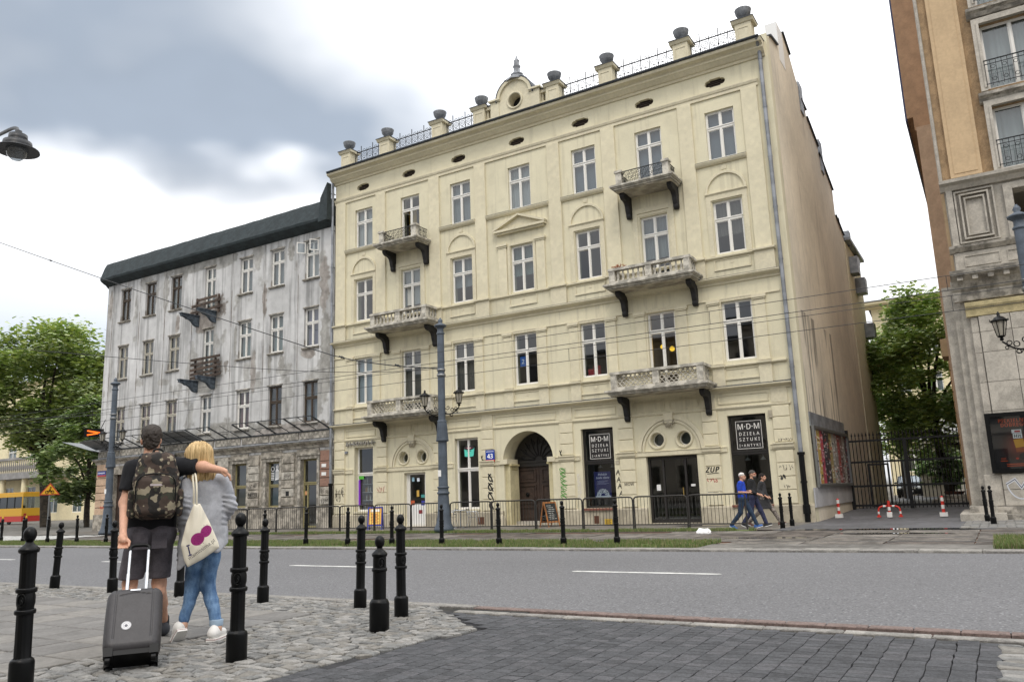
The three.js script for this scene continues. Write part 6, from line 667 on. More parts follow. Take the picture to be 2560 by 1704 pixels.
// ---------- poster hoarding on the gable ----------
{ const t = thing('poster_hoarding', 'long weathered poster board full of torn bills on the gable wall', 'poster board', [-5.35, 0.4, -32.5]); mesh('board', bb(0.0, 0.05, -0.05, 0.6, -3.95, 4.1), mottle([178, 178, 180], [160, 160, 164], 2, 701, { f: 5, grain: 8 }), t); mesh('board_top', bb(0.0, 0.05, 2.7, 3.2, -3.6, 3.6), M.zinc, t); mesh('frame', [bb(0.05, 0.14, 0.6, 0.7, -3.7, 3.6), bb(0.05, 0.14, 2.62, 2.72, -3.7, 3.6), bb(0.05, 0.14, 0.7, 2.62, 3.5, 3.6), bb(0.05, 0.14, 0.7, 2.62, -3.7, -3.6)], M.steel, t);
  const tx = canvasTex(1024, 288, (c, w, h) => { const r = rng(71); c.fillStyle = '#7f7d79'; c.fillRect(0, 0, w, h); const cols = ['#b4b6c2', '#a98e4a', '#9a3f50', '#2c2a30', '#3a3438', '#948657', '#93928c', '#85807c', '#8a4644', '#6f5856', '#8e8a84', '#4f3f48']; for (let i = 0; i < 12; i++) { const x = i * w / 12; c.fillStyle = cols[i]; c.fillRect(x, 4, w / 12 + 6, h - 8); for (let k = 0; k < 26; k++) { c.fillStyle = r() < 0.5 ? 'rgba(235,235,235,.55)' : r() < 0.5 ? 'rgba(30,26,28,.6)' : 'rgba(190,60,50,.6)'; c.fillRect(x + r() * 70, r() * h, 6 + r() * 50, 3 + r() * 10); } for (let k = 0; k < 5; k++) { c.fillStyle = 'rgba(200,200,196,.8)'; c.beginPath(); const px = x + r() * 80, py = r() * h; c.moveTo(px, py); for (let q = 0; q < 5; q++) c.lineTo(px + (r() - 0.5) * 40, py + (r() - 0.5) * 40); c.fill(); } } c.fillStyle = '#1d1d24'; c.font = 'bold 60px serif'; c.save(); c.translate(64, 250); c.rotate(-Math.PI / 2); c.fillText('[ · · · ]', 0, 0); c.restore(); });
  mesh('bills', new THREE.PlaneGeometry(7.1, 1.92).rotateY(Math.PI / 2).translate(0.062, 1.66, -0.05), printMat(tx, 0.7), t); }
// ---------- pavement things ----------
function aBoard(x, z, label, turn, col, art, leg) { const t = thing('sandwich_board', label, 'sign', [x, gy(z), z], turn), h = 0.95, w = 0.62; for (const s of [-1, 1]) { const g = sub('panel', t, [0, 0, s * 0.24]); g.rotation.x = -s * 0.24; mesh('frame', [bb(-w / 2, -w / 2 + 0.05, 0, h, -0.015, 0.015), bb(w / 2 - 0.05, w / 2, 0, h, -0.015, 0.015), bb(-w / 2 + 0.05, w / 2 - 0.05, h - 0.06, h, -0.015, 0.015), bb(-w / 2 + 0.05, w / 2 - 0.05, 0.16, 0.22, -0.015, 0.015)], col, g); mesh('print', new THREE.PlaneGeometry(w - 0.1, h - 0.28).rotateY(s < 0 ? Math.PI : 0).translate(0, 0.22 + (h - 0.28) / 2, s * 0.004), art, g); } mesh('chain', bar([-w / 2, 0.4, -0.14], [-w / 2, 0.4, 0.14], 0.006), M.steel, t); return t; }
aBoard(-22.45, -26.0, 'blue sandwich board with an orange printed poster on the pavement', 0.55, std(0x2b3590, 0.5), printMat(canvasTex(128, 180, (c, w, h) => { c.fillStyle = '#d89a2c'; c.fillRect(0, 0, w, h); c.fillStyle = '#e8c25a'; c.fillRect(10, 50, 108, 120); c.fillStyle = '#c05a28'; for (let i = 0; i < 6; i++) c.fillRect(20 + (i % 2) * 14, 62 + i * 17, 70, 9); c.fillStyle = '#f2eee0'; c.fillRect(16, 10, 96, 30); }), 0.5)); aBoard(-14.66, -26.9, 'wooden chalkboard stand leaning open before the carriage gate', 1.25, std(0xa26a3a, 0.7), printMat(canvasTex(128, 180, (c, w, h) => { c.fillStyle = '#2c2f2e'; c.fillRect(0, 0, w, h); c.fillStyle = 'rgba(220,220,214,.75)'; for (let i = 0; i < 8; i++) c.fillRect(16 + (i % 3) * 8, 20 + i * 19, 60 + (i % 4) * 10, 6); }), 0.8));
{ const t = thing('cafe_table', 'round aluminium cafe table on the pavement under the shop window', 'table', [-18.35, gy(-26.3), -26.3]); mesh('top', [cyl(0.36, 0.36, 0.03, 0, 0.7, 0, 28), new THREE.TorusGeometry(0.36, 0.018, 6, 28).rotateX(Math.PI / 2).translate(0, 0.7, 0)], M.chrome, t); mesh('column', cyl(0.025, 0.025, 0.66, 0, 0.35, 0, 10), M.chrome, t); for (let k = 0; k < 4; k++) { const a = k * Math.PI / 2 + 0.5; mesh('foot', tube([[0, 0.08, 0], [0.18 * Math.cos(a), 0.05, 0.18 * Math.sin(a)], [0.3 * Math.cos(a), 0.01, 0.3 * Math.sin(a)]], 0.015, 8, 6), M.chrome, t); }
  const chair = (x, z, turn, label) => { const c = thing('cafe_chair', label, 'chair', [x, gy(z), z], turn, 'aluminium cafe chairs'); for (const s of [-1, 1]) { mesh('leg', tube([[s * 0.2, 0, 0.22], [s * 0.2, 0.42, 0.16], [s * 0.21, 0.62, 0.1], [s * 0.22, 0.64, -0.1], [s * 0.2, 0.62, -0.2]], 0.012, 18, 6), M.chrome, c); mesh('leg', tube([[s * 0.19, 0, -0.24], [s * 0.19, 0.42, -0.16], [s * 0.19, 0.78, -0.26]], 0.012, 12, 6), M.chrome, c); } mesh('seat', [0, 1, 2, 3, 4, 5].map(k => bb(-0.2, 0.2, 0.42, 0.432, -0.18 + k * 0.062, -0.13 + k * 0.062)), M.chrome, c); mesh('backrest', [0, 1, 2].map(k => box(0.38, 0.05, 0.012, 0, 0.55 + k * 0.09, -0.2 - k * 0.025)), M.chrome, c); };
  chair(-17.65, -26.2, 1.9, 'aluminium cafe chair pulled up to the table, on its gate side'); chair(-18.95, -26.5, -1.3, 'aluminium cafe chair half hidden behind the lamp post base'); }
{ const g = new THREE.IcosahedronGeometry(0.14, 2), p = g.attributes.position; for (let i = 0; i < p.count; i++) { const k = 0.7 + 0.6 * vn(p.getX(i) * 14 + 9, p.getZ(i) * 14 + 5, 3); p.setXYZ(i, p.getX(i) * k * 1.4, Math.max(-0.03, p.getY(i) * k * 0.8), p.getZ(i) * k); } g.computeVertexNormals(); tag(mesh('plastic_bag', g, std(0xf0f0f0, 0.5), scene, [-6.7, gy(-20.8) + 0.04, -20.6]), 'crumpled white plastic bag lying on the tram track', 'litter'); }
// street lamp reaching into the picture at the upper left
{ const t = thing('street_lamp', 'dark grey bell shaped street lamp with clear bulb on a bent arm', 'street lamp', [-15.2, 0, -6.6]), m = std(0x26282b, 0.45), X = 2.73, Y = 6.6, Z = 0.6; mesh('pole', lathe([[0.001, 0], [0.14, 0], [0.12, 0.6], [0.07, 0.8], [0.055, 7.4], [0.001, 7.42]], 16), m, t); mesh('arm', tube([[0, 7.3, 0], [0.8, 7.5, 0.15], [1.9, 7.3, 0.42], [X - 0.1, Y + 0.5, Z - 0.02], [X, Y + 0.4, Z]], 0.028, 20, 8), m, t); mesh('housing', lathe([[0.001, 0.36], [0.05, 0.36], [0.05, 0.3], [0.13, 0.29], [0.135, 0.22], [0.12, 0.2], [0.2, 0.17], [0.21, 0.11], [0.2, 0.09], [0.31, 0.04], [0.315, 0.02], [0.15, 0.04], [0.001, 0.05]], 28).translate(X, Y + 0.06, Z), m, t); mesh('bulb_glass', lathe([[0.155, 0.1], [0.155, 0.02], [0.13, -0.06], [0.07, -0.12], [0.001, -0.135]], 22).translate(X, Y + 0.06, Z), new THREE.MeshPhysicalMaterial({ color: 0xc9ced2, roughness: 0.12, transmission: 0.8, thickness: 0, side: THREE.DoubleSide }), t); mesh('reflector', lathe([[0.145, 0.09], [0.12, 0.04], [0.05, 0.06], [0.001, 0.06]], 16).translate(X, Y + 0.06, Z), M.steel, t); }
// warning sign and amber arrow signal
{ const t = thing('road_sign', 'yellow triangular cyclist warning sign on a grey pole', 'sign', [-54.2, -0.13, -30]); mesh('pole', cyl(0.05, 0.05, 2.9, 0, 1.45, -0.05, 10), M.steel, t); const tri = poly([[-0.62, 2.3], [0.62, 2.3], [0, 3.1]]); mesh('plate', ext(tri, 0.03, 0), std(0xb03a26, 0.5), t); mesh('face', ext(poly([[-0.5, 2.36], [0.5, 2.36], [0, 3.0]]), 0.006, 0.032), std(0xd8a21e, 0.5), t); mesh('pictogram', [new THREE.TorusGeometry(0.09, 0.02, 5, 14).translate(-0.16, 2.49, 0.045), new THREE.TorusGeometry(0.09, 0.02, 5, 14).translate(0.16, 2.49, 0.045), bar([-0.16, 2.49, 0.045], [0, 2.64, 0.045], 0.018), bar([0, 2.64, 0.045], [0.16, 2.49, 0.045], 0.018), bar([0, 2.5, 0.045], [0.02, 2.74, 0.045], 0.03), sph(0.045, 0.05, 2.8, 0.045, 8, 6)], M.black, t); t.rotation.y = 0.9; }
{ const t = thing('direction_signal', 'small black tram signal showing a glowing orange arrow', 'signal', [-39.7, 4.8, -24]), a = std(0x3a1a06, 0.5, { emissive: 0xff6a10, emissiveIntensity: 2.4 }); t.rotation.y = 0.9; mesh('housing', bb(-0.45, 0.45, 0, 0.42, -0.2, 0), M.black, t); mesh('arrow', [beam([-0.3, 0.32, 0.012], [0.3, 0.21, 0.012], 0.012, 0.07), beam([-0.3, 0.1, 0.012], [0.3, 0.21, 0.012], 0.012, 0.07)], a, t); mesh('bracket', [bar([0.3, 0.4, -0.1], [0.5, 0.9, -0.1], 0.02), bar([0.45, 0.2, -0.1], [2.6, 0.25, 2.2], 0.02)], M.black, t); }
// ---------- trees ----------
function makeTree(name, label, x, z, y, { H, R, trunkH, trunkR, clumps, leaves, leaf, seed, col, low = 0.3, lean = 0, sq = 1, group, top = 1, holes = 0.4, fork = 2 }) {
  const r = rng(seed), t = thing(name, label, 'tree', [x, y, z], 0, group), bark = mottle([70, 62, 52], [48, 42, 36], 1, 801, { f: 8, grain: 20, bump: 0.02 });
  const limbs = [], ends = []; const tp = [[0, 0, 0], [lean * 0.3, trunkH * 0.5, 0.05], [lean, trunkH, 0]]; const cone = (pts, r0, r1) => { const g = new THREE.TubeGeometry(new THREE.CatmullRomCurve3(pts.map(p => V(...p))), 10, 1, 8), p = g.attributes.position, c = new THREE.CatmullRomCurve3(pts.map(q => V(...q))), n = 11; for (let i = 0; i < n; i++) { const ctr = c.getPointAt(i / (n - 1)), k = lerp(r0, r1, i / (n - 1)); for (let j = 0; j < 9; j++) { const q = i * 9 + j; p.setXYZ(q, ctr.x + (p.getX(q) - ctr.x) * k, ctr.y + (p.getY(q) - ctr.y) * k, ctr.z + (p.getZ(q) - ctr.z) * k); } } g.computeVertexNormals(); return g; };
  const trunk = cone(tp, trunkR, trunkR * 0.7);
  for (let i = 0; i < 9; i++) { const a = i * 2.4 + r(), l = R * (0.55 + 0.4 * r()), h0 = trunkH * (0.75 + 0.25 * r()), e = [lean + Math.cos(a) * l, lerp(H * low, H * 0.9, (i + 0.5) / 9), Math.sin(a) * l * sq]; limbs.push(cone([[lean * 0.8, h0, 0], [lean + Math.cos(a) * l * 0.35, lerp(h0, e[1], 0.55), Math.sin(a) * l * 0.35], e], trunkR * 0.5, trunkR * 0.08)); ends.push(e); }
  limbs.push(cone([[lean, trunkH * 0.95, 0], [lean * 1.2, H * 0.6, 0.2], [lean, H * 0.88, 0]], trunkR * 0.6, trunkR * 0.1));
  mesh('trunk', trunk, bark, t); mesh('branches', limbs, bark, t);
  const P = [], N = [], C = [], cc = new THREE.Color(), cs = [];
  for (let i = 0; i < clumps; i++) { let u, v, w, k = 0; do { u = r() * 2 - 1; v = r() * 2 - 1; w = r() * 2 - 1; k++; } while (u * u + v * v + w * w > 1 || (u * u + v * v + w * w < 0.25 && k < 6)); const yy = lerp(H * low, H * top, (v + 1) / 2), tap = v > 0.2 ? Math.sqrt(Math.max(0.12, 1 - (v - 0.2) * 1.05)) : 1; cs.push([lean + u * R * tap * (0.82 + 0.4 * vn(v * 2 + 5, Math.atan2(w, u) * 2 + 9, seed)), yy, w * R * sq * tap, 0.5 + 0.7 * r(), 0.75 + 0.5 * r()]); }
  for (let i = 0; i < leaves; i++) { const c = cs[Math.floor(r() * clumps)], rr = R * 0.2 * c[3], g = () => (r() + r() + r() - 1.5) * 1.2; const px = c[0] + g() * rr, py = c[1] + g() * rr * 0.62, pz = c[2] + g() * rr; const a = r() * 6.283, b = (r() - 0.5) * 1.6, s = leaf * (0.6 + 0.8 * r()); const ux = Math.cos(a) * s, uz = Math.sin(a) * s, uy = Math.sin(b) * s * 0.6, vx = -Math.sin(a) * s * 0.7, vz = Math.cos(a) * s * 0.7, vy = Math.cos(b * 2) * s * 0.35;
    const A = [px - ux, py - uy, pz - uz], B = [px + vx, py + vy, pz + vz], D = [px + ux, py + uy - s * 0.2, pz + uz], E = [px - vx, py - vy, pz - vz]; P.push(...A, ...B, ...D, ...A, ...D, ...E); const t2 = r(), q = c[4] * (0.75 + 0.5 * t2); cc.setRGB(col[0] * q * (1 + 0.35 * t2), col[1] * q, col[2] * q); for (let k = 0; k < 6; k++) C.push(cc.r, cc.g, cc.b); }
  const g = new THREE.BufferGeometry(); g.setAttribute('position', new THREE.Float32BufferAttribute(P, 3)); g.setAttribute('color', new THREE.Float32BufferAttribute(C, 3)); g.computeVertexNormals(); g.setAttribute('uv', new THREE.Float32BufferAttribute(new Float32Array(P.length / 3 * 2), 2));
  const m = new THREE.Mesh(g, new THREE.MeshPhysicalMaterial({ color: 0xffffff, vertexColors: true, roughness: 0.75, transmission: 0.45, thickness: 0, side: THREE.DoubleSide })); m.name = 'crown'; m.castShadow = m.receiveShadow = true; t.add(m); return t;
}
makeTree('linden_tree', 'large light green linden tree at the corner beside the grey house', -65.3, -36, -0.13, { H: 16.6, R: 6.6, trunkH: 5.2, trunkR: 0.42, clumps: 150, leaves: 36000, leaf: 0.2, seed: 811, col: [0.24, 0.37, 0.08], low: 0.38, lean: -1.2, top: 1.0 });
makeTree('linden_tree', 'dark low linden tree tucked under the corner of the grey house', -57.2, -34.5, -0.13, { H: 9.6, R: 3.6, trunkH: 2.6, trunkR: 0.2, clumps: 90, leaves: 15000, leaf: 0.17, seed: 813, col: [0.17, 0.29, 0.07], low: 0.14 });
makeTree('linden_tree', 'pale linden tree farther back behind the tram stop', -78, -47, -0.13, { H: 14, R: 5, trunkH: 5, trunkR: 0.3, clumps: 70, leaves: 9000, leaf: 0.24, seed: 815, col: [0.32, 0.42, 0.12], low: 0.45 });
makeTree('courtyard_tree', 'tall green tree standing in the courtyard behind the iron gate', -2.3, -50, 0.0, { H: 12.4, R: 3.5, trunkH: 4.2, trunkR: 0.26, clumps: 150, leaves: 27000, leaf: 0.14, seed: 817, col: [0.32, 0.5, 0.14], low: 0.19, lean: -0.5, top: 0.98 });
makeTree('courtyard_tree', 'slender darker tree in the courtyard close to the gable', -5.0, -56, 0.0, { H: 10.2, R: 2.2, trunkH: 3, trunkR: 0.18, clumps: 60, leaves: 7000, leaf: 0.13, seed: 819, col: [0.22, 0.42, 0.11], low: 0.2 });
makeTree('courtyard_shrub', 'round dark shrub in a brown planter behind the gate', -1.95, -46, 0.35, { H: 1.9, R: 0.75, trunkH: 0.5, trunkR: 0.05, clumps: 40, leaves: 3500, leaf: 0.05, seed: 821, col: [0.09, 0.19, 0.05], low: 0.25 });
tag(mesh('planter', [lathe([[0.001, 0], [0.34, 0], [0.42, 0.42], [0.46, 0.44], [0.46, 0.5], [0.4, 0.5], [0.38, 0.42], [0.001, 0.4]], 20).translate(-1.95, 0.0, -46)], std(0x5a3a30, 0.85), scene), 'brown round planter holding the dark shrub', 'planter');
makeTree('courtyard_shrub', 'loose hedge bush growing beside the parked dark car', -3.2, -60, 0.0, { H: 3.4, R: 1.7, trunkH: 0.4, trunkR: 0.05, clumps: 40, leaves: 7000, leaf: 0.1, seed: 823, col: [0.16, 0.3, 0.08], low: 0.1 });
// ---------- buildings farther back ----------
function block(name, label, x0, x1, z0, z1, h, wall, { cols, rows, w = 1.2, roof = M.slate, y0 = -0.16, eave = 0.5, extra } = {}) {
  const cx = (x0 + x1) / 2, t = thing(name, label, 'building', [cx, y0, z1]), S = poly(rect(x0 - cx, x1 - cx, 0, h)), H = [];
  for (const [a, b] of rows) for (const c of cols) { S.holes.push(holeP(rect(c - cx - w / 2, c - cx + w / 2, a, b))); H.push([c - cx, a, b]); }
  mesh('front_wall', ext(S, 0.4, -0.4), wall, t); mesh('side_walls', [bb(x0 - cx, x0 - cx + 0.4, 0, h, z0 - z1, -0.41), bb(x1 - cx - 0.4, x1 - cx, 0, h, z0 - z1, -0.41), bb(x0 - cx, x1 - cx, 0, h, z0 - z1 - 0.4, z0 - z1), bb(x0 - cx + 0.4, x1 - cx - 0.4, 0, h, -3, -2.8)], wall, t); mesh('cornice', mould([[0, h - 0.5], [0.15, h - 0.45], [eave, h - 0.2], [eave + 0.05, h], [-0.4, h + 0.02]], x0 - cx - eave, x1 - cx + eave), wall, t); mesh('roof', [beam([0, h + 0.05, eave + 0.1], [0, h + 1.6, (z0 - z1) / 2], x1 - x0 + eave * 2 + 0.2, 0.1), beam([0, h + 1.6, (z0 - z1) / 2], [0, h + 0.05, z0 - z1], x1 - x0 + eave * 2 + 0.2, 0.1)], roof, t);
  for (const [c, a, b] of H) windowPart(t, c, a, b, w, { rec: 0.15, curtain: Math.floor(h2(Math.round(c * 10), Math.round(a * 10)) * 4) }); if (extra) extra(t, cx); return t;
}
M.farCream = mottle([226, 214, 178], [214, 202, 166], 6, 831, { f: 5, grain: 8 }); M.farWhite = mottle([214, 208, 196], [200, 193, 180], 6, 833, { f: 5, grain: 8 }); M.farGrey = mottle([150, 148, 146], [132, 130, 128], 4, 835, { f: 5, grain: 8 });
block('palace_building', 'pale cream palace block with a balustraded terrace behind the yellow tram', -150, -97.5, -78, -60, 19.2, M.farCream, { cols: [-143, -137.5, -132, -126.5, -118.6, -113, -107.5, -102], rows: [[1, 4.6], [8.4, 10.1], [10.7, 12.6], [14.2, 16.2]], w: 2.2, extra: (t, cx) => { mesh('terrace', [bb(-150 - cx, -104 - cx, 5.6, 6.4, 0, 3), bb(-150 - cx, -104 - cx, 8.1, 8.4, 2.6, 3.0)], M.farGrey, t); const bg = lathe([[0.09, 0], [0.07, 0.2], [0.16, 0.6], [0.07, 1.2], [0.1, 1.7]], 6); for (let i = 0; i < 40; i++) place('baluster', bg, M.farGrey, t, -126 - cx + i * 0.5, 6.4, 2.8); for (let i = 0; i < 9; i++) mesh('terrace_column', cyl(0.4, 0.34, 5.6, -148 - cx + i * 5.4, 2.8, 2.4, 12), M.farCream, t); for (let i = 0; i < 30; i++) place('parapet_baluster', cached('pbal', () => lathe([[0.09, 0], [0.16, 0.4], [0.07, 0.9]], 6)), M.farGrey, t, -112 - cx + i * 0.5, 19.25, 0.2); mesh('parapet_rail', [bb(-112.5 - cx, -97 - cx, 20.15, 20.4, -0.1, 0.5)], M.farGrey, t); } });
block('courtyard_house', 'cream courtyard house with wide dark eaves behind the trees', -8.2, 6, -100, -80, 17.6, M.farCream, { cols: [-6.2, -3.6, -1, 1.8], rows: [[2, 4], [5.6, 7.4], [9, 10.8], [12.4, 14.2]], w: 1.1, eave: 1.2, roof: M.farGrey });
block('courtyard_shed', 'low white courtyard outbuilding behind the shrub and bars', -4.4, 5, -70, -63, 3.9, M.farWhite, { cols: [-1.5], rows: [[1.2, 2.8]], w: 1.1, eave: 0.2, roof: M.farGrey, extra: (t, cx) => mesh('lattice_door', [bb(-3.6 - cx, -2.6 - cx, 0.1, 2.5, 0.005, 0.05), ...Array.from({ length: 8 }, (_, i) => beam([-3.6 - cx, 0.2 + i * 0.3, 0.06], [-2.6 - cx, 0.4 + i * 0.3, 0.06], 0.02, 0.03))], M.iron, t) });
tag(mesh('courtyard_wall', [bb(-4.3, -2.9, -0.1, 1.5, -59.3, -59.0)], M.farWhite, scene), 'short pale wall with scribbles beside the parked car', 'wall'); tag(mesh('courtyard_step', [bb(-2.6, -0.9, -0.1, 0.24, -43, -40), bb(-2.4, -0.9, 0.24, 0.4, -43, -41.2)], M.sandDark, scene), 'dark stone step behind the gate below the shrub', 'step');
// ---------- the terrace across the street, behind the photographer: the far windows mirror it ----------
{ const t = thing('facing_terrace', 'pale grey terrace across the street, mirrored in the windows of the cream house', 'building', [-14, -0.05, 15.5], Math.PI), S = poly(rect(-48, 48, 0, 15.5)), wl = mottle([182, 174, 160], [164, 156, 143], 5, 851, { f: 5, grain: 8 }), pg = new THREE.PlaneGeometry(1.3, 2.1); for (const y of [1.2, 5.2, 8.8, 12.2]) for (let i = 0; i < 30; i++) { const x = -46 + i * 3.17; S.holes.push(holeP(rect(x - 0.65, x + 0.65, y, y + 2.1))); place('window_pane', pg, M.glass, t, x, y + 1.05, -0.25); } mesh('front_wall', ext(S, 0.5, -0.5), wl, t); mesh('rear_wall', bb(-48, 48, 0, 15.5, -12, -5), M.room, t); mesh('roof', bb(-48.3, 48.3, 15.5, 15.8, -12, 0.5), M.slate, t); for (const y of [4.3, 15.0]) mesh('cornice', mould([[0, y], [0.3, y + 0.2], [0.3, y + 0.35], [0, y + 0.4]], -48, 48), wl, t); }
// ---------- tram ----------
{ const t = thing('tram', 'yellow and red tram with a row of windows at the left edge', 'tram', [-92, -0.13, -45]), tramGlass = std(0x20272b, 0.08), ye = std(0xc99a14, 0.35), re = std(0xb02a20, 0.4), L = 8;
  const prof = new THREE.Shape(); prof.moveTo(-1.15, 0.95); prof.lineTo(1.15, 0.95); prof.lineTo(1.17, 1.6); prof.lineTo(-1.17, 1.6); mesh('lower_body', [bb(-L, L, 0.85, 1.62, -1.15, 1.15)], ye, t); mesh('skirt', [bb(-L, L, 0.3, 0.85, -1.14, 1.14)], re, t); mesh('roof', [bb(-L, L, 2.85, 3.12, -1.12, 1.12), bb(-L + 0.3, L - 0.3, 3.12, 3.22, -0.9, 0.9), bb(-L, L, 2.75, 2.85, -1.15, 1.15)], ye, t); for (let i = 0; i <= 11; i++) mesh('window_post', bb(-L + i * 1.45 - 0.06, -L + i * 1.45 + 0.06, 1.62, 2.75, 1.08, 1.14), i === 11 ? ye : M.black, t); for (let i = 0; i < 11; i++) mesh('pane', bb(-L + i * 1.45 + 0.06, -L + i * 1.45 + 1.39, 1.64, 2.73, 1.1, 1.11), tramGlass, t); mesh('end_panel', [bb(L - 0.06, L, 1.62, 2.75, -1.1, 1.07)], M.glass, t); mesh('floor', bb(-L, L, 0.84, 0.86, -1.1, 1.1), M.roomDark, t); for (let i = 0; i < 9; i++) mesh('seat', [bb(-L + 1 + i * 1.7, -L + 1.4 + i * 1.7, 0.86, 1.9, 0.3, 0.9)], M.iron, t); mesh('grille', bb(2.0, 3.0, 1.0, 1.4, 1.15, 1.16), std(0xb8860f, 0.5), t); for (const x of [-5, -3.2, 3.2, 5]) mesh('wheel', cyl(0.33, 0.33, 0.12, x, 0.33, 0.75, 18, Math.PI / 2), M.iron, t); mesh('tail_light', bb(L - 0.02, L + 0.03, 0.9, 1.1, 0.7, 0.95), std(0x9a1410, 0.3), t); mesh('rear_post', [bb(L - 0.1, L + 0.02, 1.62, 2.75, -1.14, -1.04)], ye, t); }
// ---------- dark car in the courtyard ----------
{ const t = thing('parked_car', 'dark car facing the street behind the bars of the iron gate', 'car', [-5.55, -0.13, -64.5]), paint = std(0x1f252b, 0.25, { metalness: 0.3 }), W = 0.84;
  const side = new THREE.Shape(); side.moveTo(0, 0.28); side.lineTo(0.02, 0.62); side.quadraticCurveTo(0.05, 0.84, 0.3, 0.9); side.lineTo(1.1, 1.0); side.lineTo(1.75, 1.5); side.lineTo(3.3, 1.55); side.lineTo(4.0, 1.05); side.lineTo(4.1, 0.3); side.closePath(); mesh('body', new THREE.ExtrudeGeometry(side, { depth: 2 * W - 0.1, bevelEnabled: true, bevelSize: 0.06, bevelThickness: 0.05, bevelSegments: 3 }).rotateY(Math.PI / 2).translate(-W + 0.05, 0, 0), paint, t); mesh('windscreen', [beam([0, 1.04, -1.08], [0, 1.47, -1.66], 1.35, 0.02).translate(0, 0.055, 0.05)], std(0xaab6c0, 0.1), t); mesh('bumper', [bb(-W, W, 0.26, 0.5, -0.05, 0.1)], M.black, t); mesh('grille', [bb(-0.42, 0.42, 0.62, 0.76, 0.03, 0.075), bb(-0.42, 0.42, 0.68, 0.7, 0.075, 0.085)], M.chrome, t); mesh('licence_plate', [bb(-0.26, 0.26, 0.42, 0.53, 0.1, 0.115)], M.white, t); for (const s of [-1, 1]) { mesh('headlight', [T(new THREE.SphereGeometry(0.13, 14, 10).scale(1.3, 0.75, 0.5), s * 0.62, 0.72, 0.04)], std(0xd8dde0, 0.15), t); mesh('mirror', [T(new THREE.SphereGeometry(0.09, 10, 8).scale(1.3, 0.8, 0.7), s * (W + 0.12), 1.08, -1.2)], paint, t); for (const z of [-0.75, -3.3]) mesh('wheel', [cyl(0.32, 0.32, 0.2, s * (W - 0.08), 0.32, z, 20, 0, 0, Math.PI / 2)], M.black, t); } }
tag(mesh('courtyard_lamp', [cyl(0.04, 0.04, 3.2, -4.6, 1.5, -52, 8), lathe([[0.001, 0.2], [0.1, 0.18], [0.32, 0.02], [0.3, 0], [0.001, 0.02]], 14).translate(-4.6, 3.1, -52)], M.zinc, scene), 'slim grey courtyard lamp standing behind the gate wicket', 'lamp');
// ---------- people: tapered bones joined smoothly, meshed on a grid ----------
function surfaceNet(f, mn, mx, cell) {
  const n = [0, 1, 2].map(i => Math.ceil((mx[i] - mn[i]) / cell) + 1), [nx, ny, nz] = n, F = new Float32Array(nx * ny * nz); let o = 0;
  for (let k = 0; k < nz; k++) for (let j = 0; j < ny; j++) for (let i = 0; i < nx; i++) F[o++] = f(mn[0] + i * cell, mn[1] + j * cell, mn[2] + k * cell);
  const id = new Int32Array(nx * ny * nz).fill(-1), P = [], I = [], at = (i, j, k) => i + nx * (j + ny * k);
  for (let k = 0; k < nz - 1; k++) for (let j = 0; j < ny - 1; j++) for (let i = 0; i < nx - 1; i++) {
    let m = 0; for (let c = 0; c < 8; c++) if (F[at(i + (c & 1), j + (c >> 1 & 1), k + (c >> 2))] < 0) m |= 1 << c; if (m === 0 || m === 255) continue;
    let x = 0, y = 0, z = 0, q = 0; for (let a = 0; a < 8; a++) for (let b = 0; b < 3; b++) { const c = a | 1 << b; if (c === a) continue; const A = (m >> a) & 1, B = (m >> c) & 1; if (A === B) continue; const va = F[at(i + (a & 1), j + (a >> 1 & 1), k + (a >> 2))], vb = F[at(i + (c & 1), j + (c >> 1 & 1), k + (c >> 2))], t = va / (va - vb); x += (a & 1) + t * ((c & 1) - (a & 1)); y += (a >> 1 & 1) + t * ((c >> 1 & 1) - (a >> 1 & 1)); z += (a >> 2) + t * ((c >> 2) - (a >> 2)); q++; }
    id[at(i, j, k)] = P.length / 3; P.push(mn[0] + (i + x / q) * cell, mn[1] + (j + y / q) * cell, mn[2] + (k + z / q) * cell);
  }
  const quad = (a, b, c, d, flip) => { if (a < 0 || b < 0 || c < 0 || d < 0) return; if (flip) I.push(a, c, b, a, d, c); else I.push(a, b, c, a, c, d); };
  for (let k = 1; k < nz - 1; k++) for (let j = 1; j < ny - 1; j++) for (let i = 1; i < nx - 1; i++) { const s = F[at(i, j, k)] < 0;
    if (s !== F[at(i + 1, j, k)] < 0) quad(id[at(i, j - 1, k - 1)], id[at(i, j, k - 1)], id[at(i, j, k)], id[at(i, j - 1, k)], !s);
    if (s !== F[at(i, j + 1, k)] < 0) quad(id[at(i - 1, j, k - 1)], id[at(i - 1, j, k)], id[at(i, j, k)], id[at(i, j, k - 1)], !s);
    if (s !== F[at(i, j, k + 1)] < 0) quad(id[at(i - 1, j - 1, k)], id[at(i, j - 1, k)], id[at(i, j, k)], id[at(i - 1, j, k)], !s); }
  const g = new THREE.BufferGeometry(); g.setAttribute('position', new THREE.Float32BufferAttribute(P, 3)); g.setIndex(I); g.computeVertexNormals(); return g;
}
